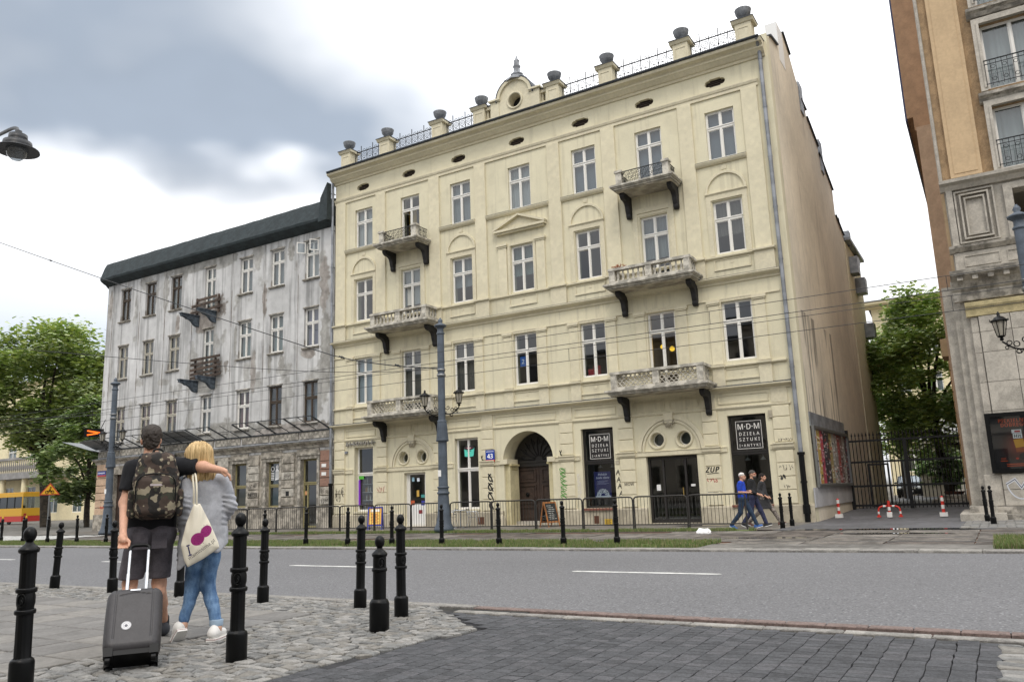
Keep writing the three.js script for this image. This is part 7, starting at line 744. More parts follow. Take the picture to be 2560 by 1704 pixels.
// bone: [ax,ay,az, bx,by,bz, ra, rb, flatten z]; ellipsoid: {c:[x,y,z], r:[x,y,z]}
function dist(B, x, y, z) {
  if (B.c) { const px = (x - B.c[0]) / B.r[0], py = (y - B.c[1]) / B.r[1], pz = (z - B.c[2]) / B.r[2], k0 = Math.sqrt(px * px + py * py + pz * pz), k1 = Math.sqrt((px / B.r[0]) ** 2 + (py / B.r[1]) ** 2 + (pz / B.r[2]) ** 2); return k1 < 1e-6 ? -Math.min(...B.r) : k0 * (k0 - 1) / k1; }
  const dx = B[3] - B[0], dy = B[4] - B[1], dz = B[5] - B[2], l = dx * dx + dy * dy + dz * dz; let t = ((x - B[0]) * dx + (y - B[1]) * dy + (z - B[2]) * dz) / l; t = t < 0 ? 0 : t > 1 ? 1 : t; const r = B[6] + (B[7] - B[6]) * t, fz = B[8] || 1, ex = x - B[0] - dx * t, ey = y - B[1] - dy * t, ez = (z - B[2] - dz * t) * fz; return (Math.sqrt(ex * ex + ey * ey + ez * ez) - r) / Math.max(1, fz * 0.8);
}
function blob(bones, { cell = 0.012, k = 0.03, cut = [], fold = 0, ff = 14, pad = 0.03, seed = 1 } = {}) { // cut: [nx,ny,nz,d] keeps n·p < d
  const mn = [1e9, 1e9, 1e9], mx = [-1e9, -1e9, -1e9]; for (const b of bones) { const pts = b.c ? [b.c.map((v, i) => v - b.r[i]), b.c.map((v, i) => v + b.r[i])] : [[b[0], b[1], b[2]], [b[3], b[4], b[5]]].flatMap((p, i) => [p.map(v => v - b[6 + i]), p.map(v => v + b[6 + i])]); for (const p of pts) for (let i = 0; i < 3; i++) { mn[i] = Math.min(mn[i], p[i] - pad); mx[i] = Math.max(mx[i], p[i] + pad); } }
  return surfaceNet((x, y, z) => { let d = 1e9; for (const b of bones) { const e = dist(b, x, y, z), kk = b.k || k, h = Math.max(kk - Math.abs(d - e), 0) / kk; d = Math.min(d, e) - h * h * kk * 0.25; } if (fold && d < 0.03) d += fold * (vn(x * ff + z * ff * 0.6 + 40, y * ff * 0.8 + z * ff * 0.5 + 40, seed) + 0.5 * vn((x + z) * ff * 2.3 + 90, y * ff * 2 + 70, seed + 1) - 0.75); for (const c of cut) d = Math.max(d, c[0] * x + c[1] * y + c[2] * z - c[3]); return d; }, mn, mx, cell);
}
function headGeo(x, y, z, turn, s = 1, cell = 0.005) { // faces -z before turning
  const B = [{ c: [0, 0.02, 0.005], r: [0.076, 0.1, 0.096] }, { c: [0, -0.055, -0.03], r: [0.056, 0.062, 0.066] }, [0, -0.0, -0.09, 0, -0.032, -0.112, 0.009, 0.014], { c: [0, 0.018, -0.078], r: [0.056, 0.014, 0.022] }, { c: [0, -0.066, -0.088], r: [0.026, 0.011, 0.012] }, { c: [0, -0.098, -0.066], r: [0.024, 0.018, 0.022] }, { c: [0.079, -0.008, 0.014], r: [0.012, 0.032, 0.02], k: 0.008 }, { c: [-0.079, -0.008, 0.014], r: [0.012, 0.032, 0.02], k: 0.008 }, [0, -0.06, 0.02, 0, -0.15, 0.03, 0.05, 0.054]];
  return blob(B, { cell, k: 0.025 }).scale(s, s, s).rotateY(turn).translate(x, y, z);
}
const eyesGeo = (x, y, z, turn, s = 1) => merge([-1, 1].map(q => sph(0.011, q * 0.031, 0.002, -0.083, 8, 6))).scale(s, s, s).rotateY(turn).translate(x, y, z);
function hand(pts, w, cell = 0.005) { return blob(pts, { cell, k: 0.01, pad: 0.012 }); }
const skin = mottle([206, 158, 132], [198, 146, 120], 0.4, 901, { f: 6, grain: 5, rough: 0.6, bump: 0.0006 }), skin2 = mottle([210, 166, 142], [202, 154, 130], 0.4, 903, { f: 6, grain: 5, rough: 0.6, bump: 0.0006 }), cloth = (c, seed, o = {}) => mottle(c, c.map(v => v * 0.88), 0.5, seed, { f: 8, grain: 10, rough: 0.95, bump: 0.0015, ...o });
const AZ = 0.94204, RT = V(Math.cos(AZ), 0, -Math.sin(AZ)), FW = V(-Math.sin(AZ), 0, -Math.cos(AZ));
const at = (x, df) => RT.clone().multiplyScalar(x).addScaledVector(FW, df);
const eye = std(0x2a2018, 0.3);
{ // the man with the camouflage backpack; axes: x right, y up, z towards us from 7.8 m
  const p = at(-0.17, 7.8), t = thing('person', 'person in black T-shirt and grey shorts walking away, arm around a companion', 'person', [p.x, 0, p.z], AZ), X = 0.17, j = (x, y, df) => [x + X, y, 7.8 - df];
  const bone = (a, b, ra, rb, f) => [...a, ...b, ra, rb, f], ls = j(-0.34, 1.48, 7.8), rs = j(-0.0, 1.5, 7.78), le = j(-0.385, 1.19, 7.74), lw = j(-0.372, 0.955, 7.46), re = j(0.235, 1.485, 7.64), rw = j(0.365, 1.452, 7.58), nk = j(-0.18, 1.6, 7.8), ch = j(-0.17, 1.4, 7.82), hp1 = j(-0.17, 1.0, 7.82), lh = j(-0.25, 0.93, 7.82), rh = j(-0.085, 0.93, 7.82), lk = j(-0.32, 0.5, 7.95), rk = j(-0.085, 0.49, 7.92), la = j(-0.29, 0.11, 7.78), ra = j(-0.03, 0.12, 8.25);
  const body = [bone(j(-0.18, 1.5, 7.82), nk, 0.06, 0.056), bone(ls, le, 0.046, 0.042), bone(le, lw, 0.043, 0.029), bone(rs, re, 0.05, 0.044), bone(re, rw, 0.045, 0.032), bone(ch, hp1, 0.13, 0.13, 1.3), bone(lh, lk, 0.075, 0.056), bone(lk, la, 0.057, 0.036), bone([lk[0], lk[1] - 0.1, lk[2] + 0.02], [la[0], la[1] + 0.2, la[2] + 0.03], 0.058, 0.04), bone(rh, rk, 0.075, 0.056), bone(rk, ra, 0.055, 0.034), bone([rk[0], rk[1] - 0.08, rk[2] + 0.03], [lerp(rk[0], ra[0], 0.55), lerp(rk[1], ra[1], 0.55), lerp(rk[2], ra[2], 0.55) + 0.03], 0.056, 0.044)];
  const hd = j(-0.2, 1.735, 7.82), lhd = j(-0.362, 0.9, 7.42), bx = i => -0.392 + i * 0.021; // hand closes over the case handle at y 0.857, 7.36 m
  const fing = []; for (let i = 0; i < 4; i++) { const x = bx(i); fing.push(bone(j(x, 0.888, 7.395), j(x, 0.872, 7.405 - 0.0), 0.0115, 0.0105), bone(j(x, 0.872, 7.405), j(x, 0.838, 7.388), 0.0105, 0.0095), bone(j(x, 0.838, 7.388), j(x, 0.83, 7.352), 0.0095, 0.008)); } fing.push(bone(j(-0.345, 0.905, 7.42), j(-0.318, 0.875, 7.385), 0.013, 0.011), bone(j(-0.318, 0.875, 7.385), j(-0.318, 0.845, 7.355), 0.011, 0.009));
  const lg = hand([bone(lw, j(-0.366, 0.915, 7.425), 0.028, 0.03), bone(j(-0.375, 0.91, 7.42), j(-0.36, 0.885, 7.39), 0.032, 0.026), ...fing]);
  const rf = []; for (let i = 0; i < 4; i++) { const z0 = 7.6 - i * 0.021; rf.push(bone(j(0.420, 1.436 - i * 0.004, z0), j(0.454, 1.405 - i * 0.006, z0 + 0.008), 0.0105, 0.0095), bone(j(0.454, 1.405 - i * 0.006, z0 + 0.008), j(0.463, 1.366 - i * 0.003, z0 + 0.012), 0.0095, 0.008)); } rf.push(bone(j(0.388, 1.43, 7.57), j(0.418, 1.395, 7.54), 0.013, 0.01));
  const rg = hand([bone(rw, j(0.408, 1.44, 7.575), 0.031, 0.026), bone(j(0.388, 1.446, 7.6), j(0.416, 1.437, 7.545), 0.02, 0.018), bone(j(0.393, 1.446, 7.58), j(0.420, 1.434, 7.57), 0.026, 0.02), ...rf]);
  mesh('body', merge([blob(body, { k: 0.04 }), headGeo(...hd, -0.35), lg, rg].map(g => prep(g))), skin, t); mesh('eyes', eyesGeo(...hd, -0.35), eye, t);
  mesh('hair', blob([{ c: [hd[0], hd[1] + 0.045, hd[2] + 0.012], r: [0.088, 0.092, 0.104] }, { c: [hd[0], hd[1] - 0.02, hd[2] + 0.06], r: [0.066, 0.085, 0.05] }, { c: [hd[0] - 0.01, hd[1] + 0.1, hd[2] - 0.03], r: [0.07, 0.04, 0.07] }], { cell: 0.005, k: 0.03, fold: 0.012, ff: 70, cut: [[0, -0.8, -0.6, -(hd[1] - 0.01) * 0.8 - 0.6 * (hd[2] - 0.01)]] }), cloth([52, 43, 36], 911, { rough: 0.7 }), t);
  const shirt = [bone(j(-0.31, 1.455, 7.81), j(-0.04, 1.475, 7.8), 0.09, 0.085, 1.15), bone(ch, j(-0.165, 1.0, 7.82), 0.175, 0.165, 1.35), bone(j(-0.17, 1.05, 7.82), j(-0.16, 0.9, 7.82), 0.175, 0.178, 1.3), bone(j(-0.27, 1.36, 7.82), j(-0.25, 0.95, 7.82), 0.1, 0.1, 1.2), bone(j(-0.08, 1.37, 7.81), j(-0.07, 0.95, 7.82), 0.105, 0.105, 1.2), bone(ls, le, 0.078, 0.072), bone(rs, re, 0.082, 0.074), bone(j(-0.18, 1.5, 7.82), j(-0.18, 1.58, 7.81), 0.09, 0.064)];
  const su = V(...le).sub(V(...ls)).normalize(), sr = V(...re).sub(V(...rs)).normalize(); mesh('t_shirt', surfaceShirt(shirt, [[su, V(...ls), 0.2], [sr, V(...rs), 0.225]], 0.93, 1.585), cloth([24, 25, 30], 913), t);
  mesh('shorts', blob([bone(j(-0.25, 0.93, 7.82), j(-0.085, 0.925, 7.82), 0.125, 0.125, 1.1), bone(lh, j(-0.322, 0.5, 7.94), 0.11, 0.098), bone(rh, j(-0.09, 0.5, 7.91), 0.11, 0.096), { c: j(-0.24, 0.9, 7.74), r: [0.1, 0.1, 0.09] }, { c: j(-0.1, 0.9, 7.74), r: [0.1, 0.1, 0.09] }], { k: 0.03, fold: 0.008, ff: 11, cut: [[0, -1, 0, -0.535], [0, 1, 0, 0.99]], cell: 0.01 }), cloth([92, 88, 94], 915), t);
  for (const s of [-1, 1]) mesh('shorts_pocket', box(0.12, 0.13, 0.006, (s < 0 ? -0.245 : -0.095) + X, 0.865, 0.155), cloth([84, 80, 86], 917), t);
  for (const [a, df, x] of [[la, 7.72, -0.29], [ra, 8.33, -0.03]]) { mesh('sock', blob([bone([a[0], a[1] + 0.03, a[2]], [a[0], a[1] - 0.04, a[2] - 0.01], 0.042, 0.045)], { cell: 0.008 }), std(0x26282c, 0.9), t); mesh('shoe', blob([bone([a[0], 0.05, a[2] + 0.03], [a[0], 0.045, a[2] - 0.15], 0.048, 0.042), { c: [a[0], 0.07, a[2]], r: [0.045, 0.06, 0.06] }], { cell: 0.008, cut: [[0, -1, 0, -0.002]] }), std(0x3a3c42, 0.8), t); }
}
function surfaceShirt(bones, ends, hem, collar) { const mn = [1e9, 1e9, 1e9], mx = [-1e9, -1e9, -1e9]; for (const b of bones) for (const [q, r] of [[0, b[6]], [3, b[7]]]) for (let i = 0; i < 3; i++) { mn[i] = Math.min(mn[i], b[q + i] - r - 0.03); mx[i] = Math.max(mx[i], b[q + i] + r + 0.03); }
  const arm = bones.slice(5, 7), rest = bones.filter((b, i) => i < 5 || i > 6); return surfaceNet((x, y, z) => { let d = 1e9; const add = e => { const k = 0.05, h = Math.max(k - Math.abs(d - e), 0) / k; d = Math.min(d, e) - h * h * k * 0.25; }; for (const b of rest) add(dist(b, x, y, z)); arm.forEach((b, i) => { const [u, o, L] = ends[i]; const s = (x - o.x) * u.x + (y - o.y) * u.y + (z - o.z) * u.z; add(Math.max(dist(b, x, y, z), s - L)); }); if (d < 0.03) d += 0.012 * (vn(x * 9 + z * 6 + 40, y * 7 + z * 5 + 40, 5) + 0.6 * vn((x + z) * 22 + 90, y * 16 + 70, 6) - 0.8); return Math.max(d, hem - y, y - collar); }, mn, mx, 0.01); }
{ // the woman with the tote bag
  const p = at(0.27, 7.75), t = thing('person', 'person with long blond hair in grey cardigan and blue jeans walking away', 'person', [p.x, 0, p.z], AZ), X = -0.27, j = (x, y, df) => [x + X, y, 7.75 - df], bone = (a, b, ra, rb, f) => [...a, ...b, ra, rb, f];
  const ls = j(0.125, 1.355, 7.75), rs = j(0.41, 1.365, 7.75), le = j(0.1, 1.16, 7.7), lw = j(0.085, 0.97, 7.76), re = j(0.485, 1.13, 7.72), rw = j(0.44, 1.02, 7.92), lh = j(0.2, 0.83, 7.77), rh = j(0.335, 0.83, 7.77), lk = j(0.19, 0.43, 7.86), la = j(0.125, 0.13, 7.8), rk = j(0.315, 0.45, 7.8), ra = j(0.4, 0.1, 7.66), hd = j(0.2, 1.585, 7.77);
  mesh('body', merge([blob([bone(j(0.25, 1.36, 7.77), j(0.215, 1.5, 7.77), 0.055, 0.048), bone(j(0.27, 1.28, 7.77), j(0.27, 0.95, 7.77), 0.11, 0.11, 1.2), bone(lw, j(0.09, 0.9, 7.8), 0.026, 0.028), bone(le, lw, 0.035, 0.026), bone(re, rw, 0.035, 0.026), bone(rw, j(0.4, 1.0, 8.0), 0.026, 0.028), bone(lk, la, 0.04, 0.03), bone(rk, ra, 0.04, 0.03), bone(ra, [ra[0], 0.05, ra[2] - 0.03], 0.031, 0.036), bone(la, [la[0] + 0.0, 0.08, la[2] - 0.02], 0.031, 0.036)], { k: 0.03 }), headGeo(...hd, -0.15, 0.95), hand([[...j(0.09, 0.93, 7.79), ...j(0.095, 0.88, 7.81), 0.03, 0.026], ...[0, 1, 2, 3].flatMap(i => [[...j(0.082 + i * 0.012, 0.875, 7.79 + i * 0.012), ...j(0.09 + i * 0.012, 0.835, 7.8 + i * 0.012), 0.0095, 0.0085], [...j(0.09 + i * 0.012, 0.835, 7.8 + i * 0.012), ...j(0.1 + i * 0.01, 0.805, 7.79 + i * 0.012), 0.0085, 0.0075]]), [...j(0.105, 0.91, 7.78), ...j(0.125, 0.87, 7.77), 0.011, 0.009]])].map(g => prep(g))), skin2, t); mesh('eyes', eyesGeo(...hd, -0.15, 0.95), eye, t);
  { // long straight hair with strands
    const cx = hd[0], cy = hd[1], cz = hd[2]; const hb = [{ c: [cx, cy + 0.035, cz + 0.01], r: [0.096, 0.1, 0.108] }, bone([cx - 0.03, cy + 0.02, cz + 0.05], [cx - 0.02, cy - 0.17, cz + 0.06], 0.085, 0.07, 1.3), bone([cx + 0.03, cy + 0.02, cz + 0.05], [cx + 0.07, cy - 0.17, cz + 0.05], 0.085, 0.075, 1.3), bone([cx + 0.06, cy - 0.05, cz + 0.02], [cx + 0.1, cy - 0.13, cz + 0.03], 0.045, 0.03), bone([cx - 0.07, cy + 0.0, cz + 0.01], [cx - 0.09, cy - 0.09, cz + 0.01], 0.035, 0.025)];
    const mn = [cx - 0.2, cy - 0.23, cz - 0.14], mx = [cx + 0.22, cy + 0.17, cz + 0.2]; const g = surfaceNet((x, y, z) => { let d = 1e9; for (const b of hb) { const e = dist(b, x, y, z), k = 0.04, h = Math.max(k - Math.abs(d - e), 0) / k; d = Math.min(d, e) - h * h * k * 0.25; } const a = Math.atan2(x - cx, z - cz + 0.05) * 22 + (y - cy) * 4; d += 0.005 * Math.sin(a + 2 * vn(a * 0.3, y * 9, 4)) + 0.004 * Math.sin(a * 2.3 + 1); const face = (cz - 0.045) - z - Math.max(0, (cy + 0.06 - y)) * -0.0; return Math.max(d, y < cy + 0.05 ? face : -1); }, mn, mx, 0.005);
    const ht = tex(256, 256, (u, v) => { const s = fbm(u * 60, v * 3, 921, 3, 60); return [190 + (s - 0.5) * 130, 162 + (s - 0.5) * 130, 114 + (s - 0.5) * 120]; }, 0.25); mesh('hair', g, std(0xffffff, 0.55, { map: ht }), t); }
  const cg = cloth([176, 178, 184], 923); // loose cardigan, longer at the left
  mesh('cardigan', (() => { const B = [bone(j(0.15, 1.35, 7.76), j(0.39, 1.36, 7.76), 0.07, 0.068, 1.05), bone(j(0.265, 1.28, 7.77), j(0.265, 0.95, 7.76), 0.145, 0.155, 1.3), bone(j(0.18, 1.25, 7.76), j(0.16, 0.8, 7.74), 0.085, 0.11, 1.05), bone(j(0.36, 1.26, 7.76), j(0.375, 0.75, 7.74), 0.085, 0.1, 1.05), bone(j(0.17, 0.82, 7.74), j(0.13, 0.55, 7.76), 0.11, 0.085, 1.1), bone(j(0.37, 0.8, 7.74), j(0.4, 0.66, 7.76), 0.1, 0.085, 1.1), bone(ls, le, 0.066, 0.058), bone(rs, re, 0.066, 0.056), bone(le, lw, 0.054, 0.044), bone(re, rw, 0.052, 0.046)];
    const mn = [-0.33, 0.45, -0.32], mx = [0.33, 1.48, 0.28]; return surfaceNet((x, y, z) => { let d = 1e9; for (const b of B) { const e = dist(b, x, y, z), k = 0.022, h = Math.max(k - Math.abs(d - e), 0) / k; d = Math.min(d, e) - h * h * k * 0.25; } if (d < 0.04) { d += 0.016 * (0.5 - 0.5 * Math.sin(x * 34 + vn(x * 9, y * 3, 7) * 5 + z * 12)) * sst(1.2, 0.7, y) + 0.008 * (vn(x * 16 + 9, y * 12 + z * 9 + 9, 8) - 0.5); if (Math.abs(x) > 0.13 && y > 0.96 && y < 1.25) d += 0.006 * Math.sin(y * 130 + x * 40 + 3 * vn(x * 20, y * 20, 9)); } const hem = 0.62 + (x + 0.2) * 0.42 + 0.02 * Math.sin(x * 40); const inner = z < -0.02 && Math.abs(x) < 0.07 && y < 1.3 ? 0.01 : -1; return Math.max(d, hem - y, inner); }, mn, mx, 0.009); })(), cg, t);
  const dn = tex(256, 512, (u, v, i, jj) => { const n = fbm(u * 24, v * 10, 931, 4, 24), g = (h2(i, jj, 3) - 0.5) * 30, l = (n - 0.4) * 70; return [82 + l + g, 112 + l + g, 148 + l * 0.9 + g]; }, 0.7);
  mesh('jeans', blob([bone(j(0.2, 0.85, 7.77), j(0.335, 0.85, 7.77), 0.105, 0.105, 1.05), bone(lh, lk, 0.088, 0.062), bone(lk, [lerp(lk[0], la[0], 0.85), lerp(lk[1], la[1], 0.85), lerp(lk[2], la[2], 0.85)], 0.06, 0.045), bone(rh, rk, 0.09, 0.063), bone(rk, [lerp(rk[0], ra[0], 0.82), lerp(rk[1], ra[1], 0.82), lerp(rk[2], ra[2], 0.82)], 0.06, 0.05)], { k: 0.025, fold: 0.014, ff: 15, cell: 0.009 }), std(0xffffff, 0.95, { map: dn }), t);
  { const q = 0.86, c = [lerp(rk[0], ra[0], q), lerp(rk[1], ra[1], q), lerp(rk[2], ra[2], q)]; mesh('jeans_cuff', lathe([[0.044, -0.028], [0.056, -0.03], [0.059, 0.02], [0.05, 0.024]], 20).translate(c[0] + 0.002, c[1], c[2]), std(0x9fb4c8, 0.95), t); }
  const shoe = (a, yaw, pitch) => { const g = sub('shoe', t, [a[0], 0, a[2]]); g.rotation.set(pitch, yaw, 0, 'YXZ'); if (pitch) g.position.y = 0.035; mesh('upper', blob([bone([0, 0.06, 0.05], [0, 0.05, -0.13], 0.044, 0.036), { c: [0, 0.08, 0.02], r: [0.04, 0.055, 0.055] }], { cell: 0.007, k: 0.03, cut: [[0, -1, 0, -0.022]] }), std(0xdedcd8, 0.7), g); mesh('sole', [ext(poly([[-0.042, -0.085], [0.042, -0.085], [0.05, 0.0], [0.046, 0.12], [0.02, 0.175], [-0.02, 0.175], [-0.046, 0.12], [-0.05, 0]]), 0.026).rotateX(-Math.PI / 2)], std(0xe9e7e2, 0.6), g); mesh('stripe', [ext(poly([[-0.044, -0.087], [0.044, -0.087], [0.052, 0.0], [0.048, 0.122], [0.021, 0.178], [-0.021, 0.178], [-0.048, 0.122], [-0.052, 0]]), 0.003).rotateX(-Math.PI / 2).translate(0, 0.016, 0)], std(0x8a3a44, 0.6), g); };
  shoe(j(0.385, 0, 7.66), -0.5, 0); shoe(j(0.1, 0, 7.78), 0.35, -0.75);
}
{ // camouflage backpack worn by the man
  const p = at(-0.14, 7.62), t = thing('backpack', 'camouflage patterned backpack worn on the man’s back', 'backpack', [p.x, 1.04, p.z], AZ);
  const pal = [[36, 33, 31], [68, 56, 49], [58, 58, 47], [142, 133, 113]], cm = tex(512, 512, (u, v, i, j) => { const a = fbm(u * 5, v * 5, 941, 3, 5), b = fbm(u * 6 + 3, v * 6, 943, 3, 6), c = fbm(u * 7, v * 7 + 2, 945, 3, 7); const k = c > 0.64 ? 3 : b > 0.56 ? 1 : a > 0.53 ? 2 : 0, g = (h2(i, j, 7) - 0.5) * 14; return pal[k].map(q => q + g); }, 0.42), m = std(0xffffff, 0.9, { map: cm });
  const rb = (cx, cy, cz, w, h, d, r) => (x, y, z) => { const qx = Math.abs(x - cx) - w / 2 + r, qy = Math.abs(y - cy) - h / 2 + r, qz = Math.abs(z - cz) - d / 2 + r; return Math.hypot(Math.max(qx, 0), Math.max(qy, 0), Math.max(qz, 0)) + Math.min(Math.max(qx, qy, qz), 0) - r; };
  const net = (f, w, h, d, y0, cz, fold = 0.008) => surfaceNet((x, y, z) => { let e = f(x, y, z); if (e < 0.03) e += fold * (vn(x * 16 + 9, y * 22 + z * 8 + 9, 3) + 0.5 * vn(x * 40 + 3, y * 44 + z * 20, 4) - 0.75); return e; }, [-w / 2 - 0.03, y0 - 0.03, cz - d / 2 - 0.03], [w / 2 + 0.03, y0 + h + 0.03, cz + d / 2 + 0.03], 0.009);
  const main = rb(0, 0.29, 0, 0.37, 0.57, 0.2, 0.09); mesh('main_compartment', net((x, y, z) => main(x * (1 + 0.28 * sst(0.3, 0.6, y)), y, z * (1 + 0.4 * sst(0.3, 0.6, y))), 0.4, 0.58, 0.22, 0, 0, 0.014), m, t); const pk = rb(0, 0.2, 0.1, 0.31, 0.34, 0.12, 0.055); mesh('front_pocket', net(pk, 0.32, 0.35, 0.13, 0.02, 0.1), m, t); mesh('zip', tube([[-0.155, 0.15, 0.155], [-0.145, 0.33, 0.15], [-0.1, 0.375, 0.14], [0.1, 0.375, 0.14], [0.145, 0.33, 0.15], [0.155, 0.15, 0.155]], 0.006, 40, 5), M.black, t); mesh('label', [bb(-0.045, 0.05, 0.285, 0.3, 0.158, 0.164)], std(0xb9aeb0, 0.7), t); mesh('haul_loop', tube([[-0.04, 0.55, -0.04], [-0.03, 0.6, -0.05], [0.03, 0.6, -0.05], [0.04, 0.55, -0.04]], 0.01, 12, 6), M.black, t);
  for (const s of [-1, 1]) { mesh('shoulder_strap', tube([[s * 0.1, 0.52, -0.07], [s * 0.13, 0.56, -0.16], [s * 0.15, 0.5, -0.28], [s * 0.17, 0.3, -0.33], [s * 0.19, 0.1, -0.2], [s * 0.17, 0.06, -0.07]], 0.02, 30, 6).scale(1, 1, 1), M.black, t); mesh('side_strap', [bar([s * 0.17, 0.34, 0.06], [s * 0.195, 0.33, -0.08], 0.008), bar([s * 0.17, 0.14, 0.06], [s * 0.195, 0.12, -0.08], 0.008)], M.black, t); mesh('side_pocket', net(rb(s * 0.19, 0.14, 0, 0.06, 0.24, 0.13, 0.025), 0.5, 0.27, 0.16, 0, 0), m, t); }
}
{ // tote bag hanging from the woman's shoulder
  const p = at(0.22, 7.5), t = thing('tote_bag', 'cream cotton tote bag with a purple print hanging from the woman’s shoulder', 'bag', [p.x, 0.63, p.z], AZ), X = 0.22;
  const pts = [[0.165, 1.16], [0.215, 1.165], [0.3, 1.0], [0.375, 0.83], [0.385, 0.785], [0.26, 0.7], [0.135, 0.635], [0.105, 0.7], [0.075, 0.82], [0.11, 1.0]].map(q => [q[0] - X, q[1] - 0.63]); const s = new THREE.Shape(); s.moveTo(...pts[0]); for (let i = 1; i < pts.length; i++) s.lineTo(...pts[i]); s.closePath();
  const inside = (x, y) => { let d = 1e9, c = false; for (let i = 0, k = pts.length - 1; i < pts.length; k = i++) { const [ax, ay] = pts[k], [bx, by] = pts[i], ex = bx - ax, ey = by - ay, q = Math.max(0, Math.min(1, ((x - ax) * ex + (y - ay) * ey) / (ex * ex + ey * ey))); d = Math.min(d, Math.hypot(x - ax - ex * q, y - ay - ey * q)); if ((ay > y) !== (by > y) && x < ex * (y - ay) / ey + ax) c = !c; } return c ? -d : d; };
  const g = surfaceNet((x, y, z) => { const e = inside(x, y), th = 0.012 + 0.045 * Math.sqrt(Math.max(0, Math.min(1, -e / 0.1))) + 0.006 * (vn(x * 30 + 3, y * 10 + 5, 9) - 0.5) * 2 + 0.008 * sst(0.28, 0.5, y) * Math.sin(x * 90); return Math.max(e, Math.abs(z) - th); }, [-0.2, -0.04, -0.1], [0.22, 0.58, 0.1], 0.008);
  const uvs = (gg) => { const q = gg.toNonIndexed(), P = q.attributes.position, u = new Float32Array(P.count * 2); for (let i = 0; i < P.count; i++) { u[2 * i] = (P.getX(i) + 0.16) / 0.34; u[2 * i + 1] = P.getY(i) / 0.56; } q.setAttribute('uv', new THREE.BufferAttribute(u, 2)); return q; };
  const pt = canvasTex(340, 560, (c, w, h) => { c.fillStyle = '#ddd6c4'; c.fillRect(0, 0, w, h); for (let i = 0; i < 900; i++) { c.fillStyle = h2(i, 2) > 0.5 ? 'rgba(200,192,174,.5)' : 'rgba(232,226,212,.5)'; c.fillRect(h2(i, 3) * w, h2(i, 4) * h, 3, 2); } c.save(); c.translate(176, 292); c.rotate(0.5); c.fillStyle = '#8c2468'; c.beginPath(); c.ellipse(16, -44, 42, 52, 0.1, 0, 7); c.fill(); c.beginPath(); c.ellipse(-12, 42, 50, 56, 0.4, 0, 7); c.fill(); c.restore(); c.fillStyle = 'rgba(64,14,50,.65)'; for (let i = 0; i < 12; i++) for (let k = 0; k < 12; k++) if (h2(i, k, 8) > 0.35) { const x = 120 + i * 10, y = 205 + k * 15; const d1 = Math.hypot((x - 208) / 46, (y - 246) / 52), d2 = Math.hypot((x - 152) / 50, (y - 330) / 54); if (d1 < 0.9 || d2 < 0.9) c.fillRect(x, y, 5, 5); } c.strokeStyle = '#2c2a58'; c.lineWidth = 10; c.beginPath(); c.moveTo(70, 372); c.lineTo(92, 452); c.moveTo(58, 376); c.lineTo(84, 368); c.moveTo(78, 458); c.lineTo(106, 448); c.stroke(); c.save(); c.translate(88, 494); c.rotate(-0.62); c.fillStyle = '#23222a'; c.font = '40px sans-serif'; c.fillText('mamissima.pl', 0, 0, 250); c.restore(); });
  mesh('bag_body', uvs(g), printMat(pt, 0.95), t, null, true); for (const dz of [0.02, -0.02]) mesh('strap', tube([[0.175 - X, 1.16 - 0.63, dz], [0.172 - X, 1.28 - 0.63, dz * 0.9], [0.162 - X, 1.4 - 0.63, -0.1 + dz], [0.16 - X, 1.435 - 0.63, -0.2], [0.165 - X, 1.36 - 0.63, -0.34]].map((q, i) => [q[0] + (dz > 0 ? 0.012 : -0.01) * (i < 3 ? 1 : 0), q[1], q[2]]), 0.009, 24, 5), std(0xd3ccb8, 0.95), t);
}
